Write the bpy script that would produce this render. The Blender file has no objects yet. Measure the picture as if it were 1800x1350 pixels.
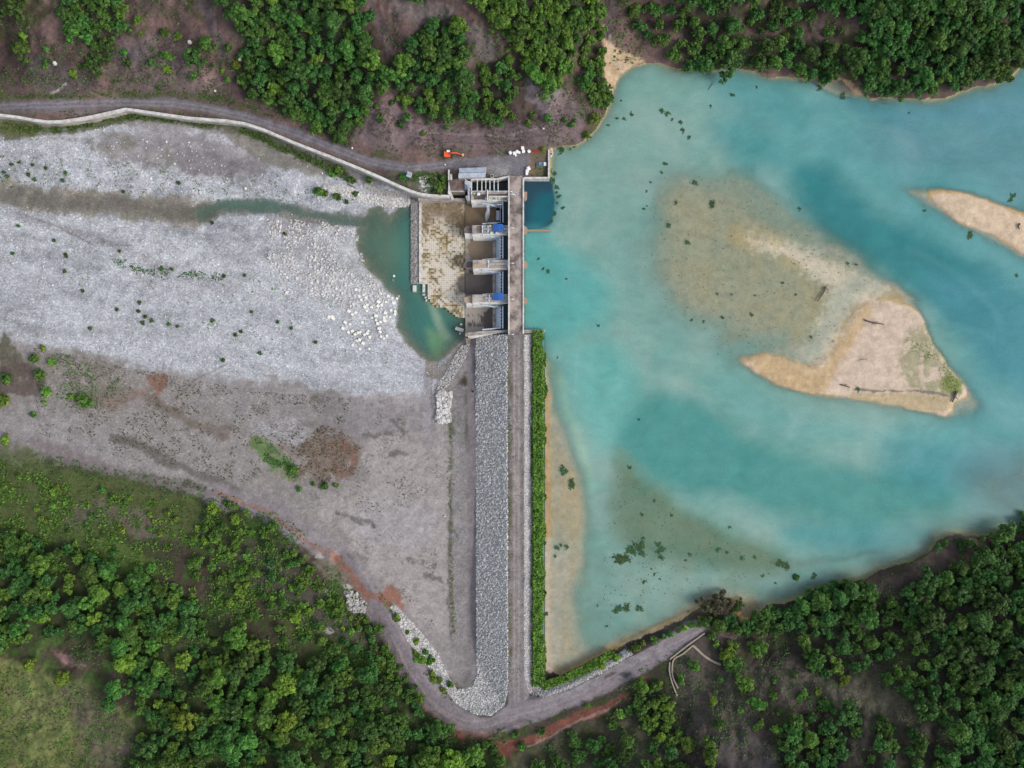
import bpy, math, random
import numpy as np
from mathutils import Vector, Matrix
sc = bpy.context.scene
COLL = sc.collection
# ------------------------------------------------------------------ camera, sky, sun, exposure
H = 300.0                      # camera height over the reservoir surface (m)
S = 0.25                       # metres per photo pixel at reservoir level
cam = bpy.data.cameras.new('camera'); camo = bpy.data.objects.new('camera', cam); COLL.objects.link(camo)
camo.location = (0, 0, H); camo.rotation_euler = (0, 0, 0)
cam.sensor_width = 36; cam.lens = 36 * H / 450.0
cam.clip_start = 1; cam.clip_end = 12000
sc.camera = camo
SUN_EL, SUN_AZ = math.radians(34), math.radians(108)      # light comes from the east-south-east (azimuth from north)
w = bpy.data.worlds.new('World'); sc.world = w; w.use_nodes = True
nt = w.node_tree; nt.nodes.clear()
sky = nt.nodes.new('ShaderNodeTexSky'); sky.sky_type = 'NISHITA'; sky.sun_disc = False
sky.sun_elevation = SUN_EL; sky.sun_rotation = SUN_AZ
sky.air_density = 1.0; sky.dust_density = 2.0; sky.ozone_density = 1.0
bg = nt.nodes.new('ShaderNodeBackground'); bg.inputs[1].default_value = 0.15
wo = nt.nodes.new('ShaderNodeOutputWorld')
hs = nt.nodes.new('ShaderNodeHueSaturation'); hs.inputs['Saturation'].default_value = 0.5      # thin overcast
nt.links.new(sky.outputs[0], hs.inputs['Color']); nt.links.new(hs.outputs[0], bg.inputs[0]); nt.links.new(bg.outputs[0], wo.inputs[0])
sl = bpy.data.lights.new('sun', 'SUN'); sl.energy = 1.3; sl.angle = math.radians(20); sl.color = (1.0, 0.94, 0.85)
so = bpy.data.objects.new('sun', sl); COLL.objects.link(so)
sd = Vector((math.sin(SUN_AZ) * math.cos(SUN_EL), math.cos(SUN_AZ) * math.cos(SUN_EL), math.sin(SUN_EL)))
so.rotation_euler = sd.to_track_quat('Z', 'Y').to_euler(); so.location = sd * 400
sc.view_settings.view_transform = 'Standard'; sc.view_settings.look = 'None'
sc.view_settings.gamma = 1; sc.view_settings.use_curve_mapping = False
sc.view_settings.exposure = 0.68
sc.render.engine = 'CYCLES'; sc.cycles.max_bounces = 6; sc.cycles.transparent_max_bounces = 8
sc.cycles.caustics_reflective = False; sc.cycles.caustics_refractive = False

# ------------------------------------------------------------------ helpers
def W(px, py, z=0.0):
    k = S * (H - z) / H
    return ((px - 900) * k, (675 - py) * k, z)
def lin(r, g, b, k=1.0):
    f = lambda c: (c / 255 / 12.92 if c / 255 <= .04045 else ((c / 255 + .055) / 1.055) ** 2.4)
    return (f(r) * k, f(g) * k, f(b) * k)
def tag(o, label=None, cat=None, group=None, kind=None):
    if label: o['label'] = label
    if cat: o['category'] = cat
    if group: o['group'] = group
    if kind: o['kind'] = kind
    return o
def empty(name, loc, rz=0, **k):
    o = bpy.data.objects.new(name, None); o.location = loc; o.rotation_euler = (0, 0, rz); o.empty_display_size = .5
    COLL.objects.link(o); tag(o, **k); return o
def link(name, me, mat, parent=None, **k):
    o = bpy.data.objects.new(name, me); COLL.objects.link(o)
    if mat and len(me.materials) == 0: me.materials.append(mat)
    if parent: o.parent = parent
    tag(o, **k); return o
def npmesh(name, V, F, attrs=None, flat=False):
    V = np.asarray(V, np.float32); F = np.asarray(F, np.int32); n = F.shape[1]
    me = bpy.data.meshes.new(name)
    me.vertices.add(len(V)); me.vertices.foreach_set('co', V.ravel())
    me.loops.add(F.size); me.loops.foreach_set('vertex_index', F.ravel())
    me.polygons.add(len(F)); me.polygons.foreach_set('loop_start', np.arange(0, F.size, n, dtype=np.int32))
    for k, a in (attrs or {}).items():
        a = np.asarray(a, np.float32)
        if a.ndim == 1:
            at = me.attributes.new(k, 'FLOAT', 'POINT'); at.data.foreach_set('value', a)
        else:
            at = me.attributes.new(k, 'FLOAT_COLOR', 'POINT')
            at.data.foreach_set('color', np.concatenate([a, np.ones((len(a), 1), np.float32)], 1).ravel())
    if flat:
        at = me.attributes.new('sharp_face', 'BOOLEAN', 'FACE'); at.data.foreach_set('value', np.ones(len(F), bool))
    me.update(calc_edges=True); return me
class MB:                                        # collects plain shapes into one mesh
    def __init__(s): s.v = []; s.f = []
    def add(s, V, F):
        n = len(s.v); s.v += [tuple(p) for p in V]; s.f += [tuple(i + n for i in f) for f in F]; return s
    def box(s, x0, y0, z0, x1, y1, z1):
        V = [(x, y, z) for z in (z0, z1) for y in (y0, y1) for x in (x0, x1)]
        return s.add(V, [(0, 2, 3, 1), (4, 5, 7, 6), (0, 1, 5, 4), (2, 6, 7, 3), (0, 4, 6, 2), (1, 3, 7, 5)])
    def pbox(s, x0, y0, x1, y1, zt, zb):         # box whose top face covers a photo rectangle at height zt
        a = W(x0, y1, zt); b = W(x1, y0, zt); return s.box(a[0], a[1], zb, b[0], b[1], zt)
    def obox(s, c, size, rz=0, ry=0, rx=0):      # centred, turned box
        M = Matrix.Rotation(rz, 3, 'Z') @ Matrix.Rotation(ry, 3, 'Y') @ Matrix.Rotation(rx, 3, 'X')
        V = [Vector(c) + M @ Vector((x * size[0] / 2, y * size[1] / 2, z * size[2] / 2)) for z in (-1, 1) for y in (-1, 1) for x in (-1, 1)]
        return s.add(V, [(0, 2, 3, 1), (4, 5, 7, 6), (0, 1, 5, 4), (2, 6, 7, 3), (0, 4, 6, 2), (1, 3, 7, 5)])
    def prism(s, pts, z0, z1):                   # pts world xy
        n = len(pts); a = sum(pts[i][0] * pts[(i + 1) % n][1] - pts[(i + 1) % n][0] * pts[i][1] for i in range(n))
        if a < 0: pts = pts[::-1]
        zt = z1 if isinstance(z1, (list, tuple)) else [z1] * n
        if a < 0 and isinstance(z1, (list, tuple)): zt = zt[::-1]
        V = [(p[0], p[1], z0) for p in pts] + [(p[0], p[1], zt[i]) for i, p in enumerate(pts)]
        return s.add(V, [tuple(range(n - 1, -1, -1)), tuple(range(n, 2 * n))] + [(i, (i + 1) % n, n + (i + 1) % n, n + i) for i in range(n)])
    def pprism(s, pts, zt, zb):
        return s.prism([W(x, y, zt)[:2] for x, y in pts], zb, zt)
    def tube(s, P, r, n=6, r1=None):
        P = [Vector(p) for p in P]; m = len(P); V = []
        for i, p in enumerate(P):
            d = (P[min(i + 1, m - 1)] - P[max(i - 1, 0)]).normalized()
            u = d.orthogonal().normalized() if abs(d.z) > .99 else d.cross(Vector((0, 0, 1))).normalized(); q = d.cross(u)
            rr = r if r1 is None else r + (r1 - r) * i / (m - 1)
            V += [p + (u * math.cos(a) + q * math.sin(a)) * rr for a in [2 * math.pi * k / n for k in range(n)]]
        F = [(i * n + k, i * n + (k + 1) % n, (i + 1) * n + (k + 1) % n, (i + 1) * n + k) for i in range(m - 1) for k in range(n)]
        return s.add(V, F + [tuple(range(n - 1, -1, -1)), tuple(range((m - 1) * n, m * n))])
    def cyl(s, c, r, z0, z1, n=12, r1=None):
        r1 = r if r1 is None else r1
        V = [(c[0] + rr * math.cos(2 * math.pi * k / n), c[1] + rr * math.sin(2 * math.pi * k / n), z) for z, rr in ((z0, r), (z1, r1)) for k in range(n)]
        return s.add(V, [tuple(range(n - 1, -1, -1)), tuple(range(n, 2 * n))] + [(k, (k + 1) % n, n + (k + 1) % n, n + k) for k in range(n)])
    def build(s, name, mat, parent=None, bevel=0, loc=None, **k):
        o_ = Vector(parent_world(parent)) if parent else Vector(loc or (0, 0, 0))
        me = bpy.data.meshes.new(name); me.from_pydata([tuple(Vector(p) - o_) for p in s.v], [], s.f); me.update()
        ob = link(name, me, mat, parent, **k)
        if not parent: ob.location = o_
        if bevel:
            b = ob.modifiers.new('bevel', 'BEVEL'); b.width = bevel; b.segments = 2; b.limit_method = 'ANGLE'
        return ob
def parent_world(p):
    v = Vector((0, 0, 0))
    while p: v += p.location; p = p.parent
    return v
def dup(root, loc, rz=0, scale=None, **k):       # a copy of a thing with its parts and sub-parts
    r = root.copy(); COLL.objects.link(r); r.location = loc; r.rotation_euler = (0, 0, rz)
    if scale is not None: r.scale = scale
    for kk in ('label', 'group'):
        if kk in k: r[kk] = k[kk]
    for ch in KIDS(root):
        c = ch.copy(); COLL.objects.link(c); c.parent = r
        for g in KIDS(ch):
            d = g.copy(); COLL.objects.link(d); d.parent = c
    return r
_kids = {}
def KIDS(o):
    if o.name not in _kids: _kids[o.name] = list(o.children)
    return _kids[o.name]

# numpy noise
def _h(ix, iy, seed):
    n = (ix.astype(np.int64) * 374761393 + iy.astype(np.int64) * 668265263 + seed * 974711) & 0xffffffff
    n = ((n ^ (n >> 13)) * 1274126177) & 0xffffffff
    return ((n ^ (n >> 16)) & 0xffff) / 65535.0
def vnoise(x, y, seed=0):
    xi = np.floor(x); yi = np.floor(y); fx = x - xi; fy = y - yi
    fx = fx * fx * (3 - 2 * fx); fy = fy * fy * (3 - 2 * fy); xi = xi.astype(np.int64); yi = yi.astype(np.int64)
    a = _h(xi, yi, seed); b = _h(xi + 1, yi, seed); c = _h(xi, yi + 1, seed); d = _h(xi + 1, yi + 1, seed)
    return (a * (1 - fx) + b * fx) * (1 - fy) + (c * (1 - fx) + d * fx) * fy
def fbm(x, y, scale, octv=4, seed=0):
    x = np.asarray(x, float) / scale; y = np.asarray(y, float) / scale; t = 0; amp = .5; tot = 0
    for o in range(octv):
        t = t + amp * vnoise(x + 17.3 * o, y - 9.1 * o, seed + o); tot += amp; amp *= .5; x = x * 2.03; y = y * 2.03
    return t / tot
def sstep(a, b, x):
    t = np.clip((x - a) / (b - a), 0, 1); return t * t * (3 - 2 * t)
def smooth(pts, n=5, closed=True):
    P = np.array(pts, float); m = len(P); out = []
    for i in range(m if closed else m - 1):
        g = (lambda k: P[k % m]) if closed else (lambda k: P[min(max(k, 0), m - 1)])
        p0, p1, p2, p3 = g(i - 1), g(i), g(i + 1), g(i + 2)
        for t in np.linspace(0, 1, n, endpoint=False):
            out.append(.5 * (2 * p1 + (p2 - p0) * t + (2 * p0 - 5 * p1 + 4 * p2 - p3) * t * t + (3 * p1 - p0 - 3 * p2 + p3) * t ** 3))
    if not closed: out.append(P[-1])
    return [tuple(p) for p in out]
def sdf(x, y, pts):                              # signed distance, negative inside
    d = np.full(x.shape, 1e18); ins = np.zeros(x.shape, bool); n = len(pts)
    for i in range(n):
        ax, ay = pts[i]; bx, by = pts[(i + 1) % n]; ex, ey = bx - ax, by - ay; L = ex * ex + ey * ey + 1e-9
        t = np.clip(((x - ax) * ex + (y - ay) * ey) / L, 0, 1)
        d = np.minimum(d, (x - ax - t * ex) ** 2 + (y - ay - t * ey) ** 2)
        c = (ay > y) != (by > y)
        if ay != by: ins ^= c & (x < ax + (y - ay) * ex / (by - ay))
    d = np.sqrt(d); return np.where(ins, -d, d)
def ldist(x, y, pts, vals=None):                 # distance to a polyline, and value carried along it
    d = np.full(x.shape, 1e18); v = np.zeros(x.shape)
    for i in range(len(pts) - 1):
        ax, ay = pts[i]; bx, by = pts[i + 1]; ex, ey = bx - ax, by - ay; L = ex * ex + ey * ey + 1e-9
        t = np.clip(((x - ax) * ex + (y - ay) * ey) / L, 0, 1); q = (x - ax - t * ex) ** 2 + (y - ay - t * ey) ** 2
        if vals is not None: v = np.where(q < d, vals[i] + t * (vals[i + 1] - vals[i]), v)
        d = np.minimum(d, q)
    return (np.sqrt(d), v) if vals is not None else np.sqrt(d)

# ------------------------------------------------------------------ materials
def newmat(name):
    m = bpy.data.materials.new(name); m.use_nodes = True; t = m.node_tree; t.nodes.clear()
    o = t.nodes.new('ShaderNodeOutputMaterial'); b = t.nodes.new('ShaderNodeBsdfPrincipled'); t.links.new(b.outputs[0], o.inputs[0])
    return m, t, b
def N(t, typ, **k):
    n = t.nodes.new('ShaderNode' + typ)
    for a, v in k.items():
        if a.startswith('i'): n.inputs[int(a[1:])].default_value = v
        else: setattr(n, a, v)
    return n
def mixc(t, fac, a, b, mode='MIX'):
    n = t.nodes.new('ShaderNodeMix'); n.data_type = 'RGBA'; n.blend_type = mode
    for s, v in ((0, fac), (6, a), (7, b)):
        if hasattr(v, 'is_output'): t.links.new(v, n.inputs[s])
        else: n.inputs[s].default_value = v if s == 0 else (*v, 1) if len(v) == 3 else v
    return n.outputs[2]
def math_(t, op, a, b=None, c=None, clamp=False):
    n = t.nodes.new('ShaderNodeMath'); n.operation = op; n.use_clamp = clamp
    for i, v in enumerate((a, b, c)):
        if v is None: continue
        if hasattr(v, 'is_output'): t.links.new(v, n.inputs[i])
        else: n.inputs[i].default_value = v
    return n.outputs[0]
def ramp(t, fac, stops):
    n = t.nodes.new('ShaderNodeValToRGB'); e = n.color_ramp.elements
    while len(e) < len(stops): e.new(.5)
    for i, (p, c) in enumerate(stops):
        e[i].position = p; e[i].color = (*c, 1) if not isinstance(c, float) else (c, c, c, 1)
    t.links.new(fac, n.inputs[0]); return n.outputs[0]
def coord(t, kind='Object'):
    return N(t, 'TexCoord').outputs[kind]
def noise(t, vec, scale, detail=4, rough=.6):
    n = N(t, 'TexNoise'); n.inputs['Scale'].default_value = scale; n.inputs['Detail'].default_value = detail; n.inputs['Roughness'].default_value = rough
    t.links.new(vec, n.inputs['Vector']); return n.outputs[0]
def worldpos(t):
    return N(t, 'NewGeometry').outputs['Position']
def bump(t, b, h, strength, dist):
    n = N(t, 'Bump'); n.inputs['Strength'].default_value = strength; n.inputs['Distance'].default_value = dist
    t.links.new(h, n.inputs['Height']); t.links.new(n.outputs[0], b.inputs['Normal'])
def surf(name, col, rough=.7, var=.25, scale=.8, metal=0, spec=.3, stain=None, stain_amt=.5, stain_scale=.25, bumpd=.03):
    m, t, b = newmat(name); p = worldpos(t)
    n1 = noise(t, p, scale, 6, .7)
    c = mixc(t, n1, tuple(x * (1 - var * 1.4) for x in col), tuple(x * (1 + var * 1.4) for x in col))
    if stain:
        n2 = noise(t, p, stain_scale, 5, .65)
        f = math_(t, 'MULTIPLY', ramp(t, n2, [(.42, 0.0), (.62, 1.0)]), stain_amt)
        c = mixc(t, f, c, stain)
    t.links.new(c, b.inputs['Base Color'])
    b.inputs['Roughness'].default_value = rough; b.inputs['Metallic'].default_value = metal; b.inputs['Specular IOR Level'].default_value = spec
    if bumpd: bump(t, b, noise(t, p, scale * 3, 3), .5, bumpd)
    return m
# ------------------------------------------------------------------ the land: one height field and its soils, laid out on photo pixels
def axis(a, b, step, far):
    core = list(np.arange(a, b + .1, step)); up = []; s = step; v = b
    while v < far: s *= 1.35; v += s; up.append(v)
    dn = []; s = step; v = a
    while v > -far + 1500: s *= 1.35; v -= s; dn.append(v)
    return np.array(dn[::-1] + core + up)
AX = axis(-120, 1920, 2.0, 9000); AY = axis(-120, 1470, 2.0, 9000)
PX, PY = np.meshgrid(AX, AY)
def tps(ctrl):
    C = np.array(ctrl, float); P = C[:, :2] / 300; n = len(P)
    phi = lambda r2: np.where(r2 > 0, .5 * r2 * np.log(r2 + 1e-12), 0)
    r2 = ((P[:, None] - P[None]) ** 2).sum(-1); A = np.zeros((n + 3, n + 3))
    A[:n, :n] = phi(r2) + np.eye(n) * .002; A[:n, n] = 1; A[:n, n + 1:] = P; A[n, :n] = 1; A[n + 1:, :n] = P.T
    s = np.linalg.solve(A, np.concatenate([C[:, 2], [0, 0, 0]]))
    gx = np.clip(AX[::4], -400, 2200) / 300; gy = np.clip(AY[::4], -400, 1750) / 300
    X, Y = np.meshgrid(gx, gy); Z = s[n] + s[n + 1] * X + s[n + 2] * Y
    for i in range(n): Z = Z + s[i] * phi((X - P[i, 0]) ** 2 + (Y - P[i, 1]) ** 2)
    # bilinear upsample in index space
    iy = np.clip(np.arange(len(AY)) / 4, 0, Z.shape[0] - 1.001); ix = np.clip(np.arange(len(AX)) / 4, 0, Z.shape[1] - 1.001)
    y0 = iy.astype(int); x0 = ix.astype(int); fy = (iy - y0)[:, None]; fx = (ix - x0)[None]
    g = lambda a, b: Z[np.ix_(a, b)]
    return (g(y0, x0) * (1 - fx) + g(y0, x0 + 1) * fx) * (1 - fy) + (g(y0 + 1, x0) * (1 - fx) + g(y0 + 1, x0 + 1) * fx) * fy
NORTH = [(0,190,1),(200,180,1.5),(400,205,2),(560,255,2.5),(660,290,3),(720,310,3),(800,285,3.2),(900,300,3.1),(940,300,3.1),(960,280,3),(1000,255,1.5),(1030,230,1.5),(1060,190,1),(0,140,5),(150,150,6),(300,150,5.5),(450,170,6),(600,230,6),(700,240,7),(850,235,6),(950,215,7),(1000,180,8),(0,50,16),(150,50,18),(300,50,17),(450,80,17),(600,120,16),(750,120,18),(900,120,17),(980,80,20),(0,-100,30),(300,-60,29),(600,-60,31),(900,-60,32),(1040,60,11),(1060,10,14),(1065,90,3),(1100,95,.8),(1075,150,.8),(1200,110,1),(1200,50,7),(1200,-60,20),(1400,120,1.5),(1400,50,8),(1400,-60,20),(1550,160,1.5),(1600,90,10),(1600,-60,24),(1750,130,3),(1800,60,9),(1800,-60,20),(2150,-60,20),(2150,50,4),(-300,180,1),(-300,50,15),(-300,-300,42),(300,-300,44),(900,-300,45),(1500,-300,40),(2150,-300,38),(0,230,1),(400,240,1.5),(700,335,2.6)]
SOUTH = [(0,330,-6.7),(150,300,-5.5),(300,300,-5),(450,310,-5.2),(600,330,-5.8),(650,350,-6.5),(0,420,-6),(0,500,-5.5),(200,430,-5.8),(400,440,-5.8),(600,430,-6.2),(200,560,-5.2),(400,600,-5.2),(600,560,-5.8),(680,480,-6.8),(700,600,-6.5),(740,640,-6.4),(500,660,-5),(300,680,-4.5),(100,620,-4.8),(0,620,-4.5),(0,720,-4),(200,740,-4),(400,760,-4),(560,720,-4.5),(700,720,-5),(830,700,-5),(830,900,-5),(700,900,-4.8),(560,860,-4.3),(450,880,-3.5),(350,860,-3.4),(200,820,-3),(0,780,-3),(830,1150,-5),(760,1100,-4.5),(700,1000,-4.5),(640,1000,-3.8),(660,1080,-1.5),(700,1165,1),(760,1245,2.6),(830,1280,3),(905,1255,3),(1000,1245,3.2),(1100,1200,3.2),(1200,1120,3),(600,1100,3),(520,1000,1),(430,950,0),(350,920,-1),(200,900,0),(0,880,1),(650,1200,7),(700,1300,8),(500,1200,9),(550,1350,13),(300,1350,12),(350,1150,8),(200,1050,7),(0,1020,8),(100,1250,10),(0,1350,12),(-300,1200,22),(-300,900,8),(-300,700,-2),(-300,500,-6),(-300,340,-6.9),(-300,240,-5),(0,240,-3),(200,225,-3),(400,250,-3.2),(520,290,-3.5),(660,330,-4.5),(720,350,-5),(400,1650,22),(900,1650,24),(0,1650,20),(800,1330,5),(900,1310,4.5),(950,1350,7),(1100,1350,12),(1050,1270,5),(1200,1200,6),(1200,1300,12),(1300,1130,5),(1300,1250,14),(1400,1090,4),(1450,1050,2),(1400,1350,20),(1500,1150,9),(1550,1050,4),(1600,1250,20),(1650,1000,5),(1660,950,2),(1750,950,3),(1800,1100,16),(1800,1350,28),(1500,1650,36),(2150,1100,22),(2150,950,3),(2150,1350,36),(1230,1090,2),(1320,1095,1.5)]
ZN, ZS = tps(NORTH), tps(SOUTH)
WALL = [(-400,206),(0,202),(84,214),(150,207),(210,194),(232,193),(330,207),(430,217),(520,252),(600,283),(660,308),(720,335),(752,343),(790,345)]
wy = np.interp(PX, [p[0] for p in WALL] + [792, 895, 921, 966, 1000, 2200], [p[1] for p in WALL] + [314, 312, 312, 313, 500, 500])
wy = np.where(PX < -400, 206, wy)
dry = fbm(PX, PY, 60, 5, 3)
north = PY < wy + 1
Z = np.where(north, ZN, ZS)
hill = np.where(north, sstep(3.5, 9, ZN), sstep(2, 8, ZS))
rid = np.abs(fbm(PX + 40 * fbm(PX, PY, 90, 2, 8), PY * .45, 70, 4, 21) - .5) * 2     # erosion gullies
rid2 = np.abs(fbm(PX + 20 * fbm(PX, PY, 40, 2, 9), PY * .6, 30, 3, 22) - .5) * 2
Z = Z + hill * ((dry - .5) * 5 - (1 - rid) * 2.4 - (1 - rid2) * .9) + (fbm(PX, PY, 14, 3, 5) - .5) * (.3 + hill * .7)
# crest and the two shore roads on one raised bank
CREST = [(830,1280),(907,1245),(907,560)]
BANK = [(600,985),(630,1025),(660,1070),(690,1122),(720,1180),(762,1237),(810,1268),(855,1272),(905,1252),(960,1240),(1030,1208),(1100,1168),(1160,1138),(1235,1100)]
BANKZ = [-4.3,-3,-1.6,0,1,2.4,2.9,3,3,3.1,3.2,3.2,3.1,2.6]
d1, = [ldist(PX, PY, [(907,1245),(907,500)])]
d2, v2 = ldist(PX, PY, BANK, BANKZ)
zb1 = np.where(PY > 587, 3 - np.maximum(0, d1 - 14) * .14, -99)
zb2 = np.where(PY > 900, v2 - np.maximum(0, d2 - 14) * .14, -99)
zbank = np.maximum(zb1, zb2)
bank_flat = np.maximum(sstep(17, 13, d1) * (PY > 587), sstep(20, 13, d2))
Z = np.where(bank_flat > 0, Z * (1 - bank_flat) + np.where(zb1 > zb2, 3.0, v2) * bank_flat, Z)
Z = np.maximum(Z, zbank)
# reservoir
RES = [(921,312),(921,585),(957,585),(957,760),(957,1000),(958,1168),(983,1187),(1030,1164),(1073,1141),(1140,1113),(1200,1087),(1227,1068),(1244,1052),(1282,1053),(1303,1086),(1323,1087),(1345,1066),(1382,1058),(1427,1042),(1477,1027),(1513,1020),(1543,1003),(1612,982),(1632,968),(1648,950),(1668,941),(1747,938),(1850,936),(2200,945),(3200,900),(12000,900),(12000,-200),(3200,-100),(2400,20),(2100,60),(1850,88),(1800,100),(1780,133),(1733,150),(1684,160),(1660,173),(1632,170),(1593,173),(1533,170),(1500,160),(1477,140),(1413,138),(1380,132),(1343,133),(1293,117),(1243,122),(1200,122),(1165,112),(1133,108),(1107,117),(1088,133),(1078,166),(1066,200),(1043,227),(1023,248),(998,256),(967,260),(967,312)]
wx = (fbm(PX, PY, 26, 3, 31) - .5) * 14 * (PX > 975); wyy = (fbm(PX, PY, 26, 3, 32) - .5) * 14 * (PX > 975)
dres = sdf(PX + wx, PY + wyy, RES)
D = np.full(PX.shape, 5.0)                       # water depth, painted below
def region(pts, soft=8, warp=8, wscale=30, seed=1, sm=True, mott=0, mscale=25, pad=40):
    P = smooth(pts) if sm else pts
    xs = [p[0] for p in P]; ys = [p[1] for p in P]; e = soft + warp + pad
    i0, i1 = np.searchsorted(AX, [min(xs) - e, max(xs) + e]); j0, j1 = np.searchsorted(AY, [min(ys) - e, max(ys) + e])
    sl = (slice(max(j0, 0), j1 + 1), slice(max(i0, 0), i1 + 1)); x, y = PX[sl], PY[sl]
    if warp:
        x = x + (fbm(x, y, wscale, 4, seed) - .5) * 2 * warp; y = y + (fbm(PX[sl], y, wscale, 4, seed + 50) - .5) * 2 * warp
    m = 1 - sstep(-soft, soft, sdf(x, y, P))
    if mott: m = m * sstep(.5 - mott * .5, .5 + (1 - mott) * .3 + .02, fbm(PX[sl], PY[sl], mscale, 4, seed + 9))
    return sl, m
def line_region(pts, width, soft=4, warp=4, wscale=20, seed=1, sm=True, mott=0):
    P = smooth(pts, 4, False) if sm else pts
    xs = [p[0] for p in P]; ys = [p[1] for p in P]; e = width + soft + warp + 20
    i0, i1 = np.searchsorted(AX, [min(xs) - e, max(xs) + e]); j0, j1 = np.searchsorted(AY, [min(ys) - e, max(ys) + e])
    sl = (slice(max(j0, 0), j1 + 1), slice(max(i0, 0), i1 + 1)); x, y = PX[sl], PY[sl]
    if warp:
        x = x + (fbm(x, y, wscale, 3, seed) - .5) * 2 * warp; y = y + (fbm(PX[sl], y, wscale, 3, seed + 50) - .5) * 2 * warp
    m = 1 - sstep(width / 2 - soft, width / 2 + soft, ldist(x, y, P))
    if mott: m = m * sstep(.5 - mott * .5, .8 - mott * .3, fbm(PX[sl], PY[sl], 14, 3, seed + 9))
    return sl, m
def blend(A, rm, v, alpha=1.0):
    sl, m = rm; m = m * alpha
    if A.ndim == 3: A[sl] = A[sl] * (1 - m[..., None]) + np.array(v)[None, None] * m[..., None]
    else: A[sl] = A[sl] * (1 - m) + v * m
SHOAL = [(1168,305),(1210,298),(1290,312),(1345,332),(1385,375),(1425,405),(1470,425),(1500,465),(1530,500),(1560,520),(1540,560),(1500,600),(1470,650),(1420,660),(1350,625),(1300,628),(1255,622),(1232,603),(1255,585),(1205,575),(1165,540),(1140,505),(1122,450),(1126,400),(1148,350)]
ISLE = [(1302,633),(1340,623),(1387,634),(1427,645),(1453,628),(1477,597),(1500,553),(1520,532),(1553,528),(1593,537),(1622,557),(1638,600),(1668,640),(1694,674),(1697,695),(1678,706),(1662,729),(1633,727),(1600,719),(1550,709),(1487,697),(1433,692),(1373,680),(1333,660)]
BAR = [(1636,336),(1690,338),(1750,356),(1810,382),(1860,420),(1860,470),(1800,446),(1760,420),(1700,395),(1660,368)]
blend(D, region([(1075,300),(1230,270),(1400,320),(1560,470),(1700,640),(1760,700),(1700,760),(1540,730),(1400,700),(1250,660),(1130,580),(1080,450)], 40, 12, 60, 2), 3.2)
blend(D, region(SHOAL, 58, 16, 40, 3), .7)
blend(D, region([(1180,320),(1290,330),(1370,390),(1430,430),(1500,500),(1470,560),(1430,600),(1330,590),(1240,560),(1170,500),(1160,400)], 40, 16, 40, 4), .3)
blend(D, region([(1330,400),(1430,430),(1520,500),(1560,530),(1490,560),(1460,620),(1420,640),(1350,615),(1380,560),(1400,480)], 26, 12, 40, 25), .24)
blend(D, line_region([(1300,415),(1360,428),(1430,455),(1500,490),(1570,515)], 34, 22, 8, 30, 5), .05)
blend(D, region([(1400,640),(1440,640),(1480,560),(1530,500),(1480,490),(1460,560),(1430,610)], 12, 6, 30, 6), .2)
blend(D, region([(1290,630),(1410,600),(1500,500),(1600,520),(1660,620),(1730,700),(1680,745),(1560,725),(1400,700)], 26, 8, 40, 7), .45)
blend(D, region([(1345,590),(1380,585),(1378,615),(1340,612)], 16, 6, 40, 17), .7)
blend(D, region([(1430,640),(1470,570),(1500,520),(1560,500),(1620,530),(1540,540),(1500,590),(1470,640)], 20, 6, 40, 26), .16)
blend(D, region([(1280,300),(1350,330),(1420,390),(1490,430),(1545,480),(1500,480),(1400,420),(1320,360)], 34, 12, 40, 27), .45)
blend(D, region([(1560,322),(1640,325),(1750,350),(1900,400),(1900,500),(1780,455),(1680,405),(1600,360)], 40, 8, 40, 8), .8)
blend(D, region([(1590,328),(1690,333),(1750,352),(1900,400),(1900,490),(1790,452),(1690,400),(1630,362)], 14, 5, 40, 9), .4)
blend(D, region([(1680,830),(1750,800),(1900,780),(1900,960),(1760,920),(1700,880)], 44, 12, 50, 10), 1.2)
# the silt fan along the reeds and the south shore
blend(D, region([(940,585),(985,690),(1020,800),(1045,880),(1080,800),(1140,850),(1260,920),(1400,980),(1560,985),(1640,975),(1560,1060),(1300,1110),(1000,1220),(940,1200)], 46, 12, 50, 11), 1.9)
blend(D, region([(1075,800),(1110,830),(1180,880),(1260,925),(1330,960),(1400,995),(1300,1020),(1150,1000),(1085,960),(1065,880)], 22, 10, 40, 12), 1.25)
blend(D, region([(945,620),(975,690),(1005,770),(1030,850),(1035,950),(1020,1020),(1000,1100),(1010,1150),(1060,1140),(1180,1070),(1300,1030),(1340,1060),(1320,1120),(1180,1140),(990,1220),(940,1200)], 42, 9, 40, 13), .75)
blend(D, region([(960,1010),(1020,990),(1090,1040),(1180,1060),(1300,1030),(1320,1060),(1180,1120),(990,1220),(950,1190)], 26, 10, 40, 24), .7)
blend(D, region([(948,640),(962,660),(985,730),(1010,800),(1026,860),(1032,960),(1024,1010),(1012,1080),(1020,1130),(1060,1146),(1170,1095),(1220,1060),(1320,1050),(1340,1090),(1180,1140),(990,1220),(940,1200)], 20, 6, 40, 14), .3)
blend(D, line_region([(955,690),(957,900),(957,1180)], 18, 8, 5, 30, 15), .02)
blend(D, region([(1110,1000),(1170,1010),(1200,1050),(1130,1100),(1050,1120),(1020,1060),(1040,1000)], 24, 8, 40, 16), 1.5)
blend(D, line_region([(1380,1000),(1450,985),(1540,972),(1590,975)], 20, 14, 8, 30, 18), 1.1)
blend(D, line_region([(1430,1020),(1540,990),(1620,965)], 14, 9, 5, 30, 19), 1.0)
blend(D, region(ISLE, 10, 5, 20, 20), -.45)
blend(D, region(BAR, 10, 5, 20, 21), -.4)
blend(D, region([(1060,60),(1066,90),(1060,125),(1072,160),(1064,200),(1082,175),(1092,140),(1112,122),(1150,118),(1130,100),(1095,85)], 12, 4, 24, 22), .25)
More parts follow.
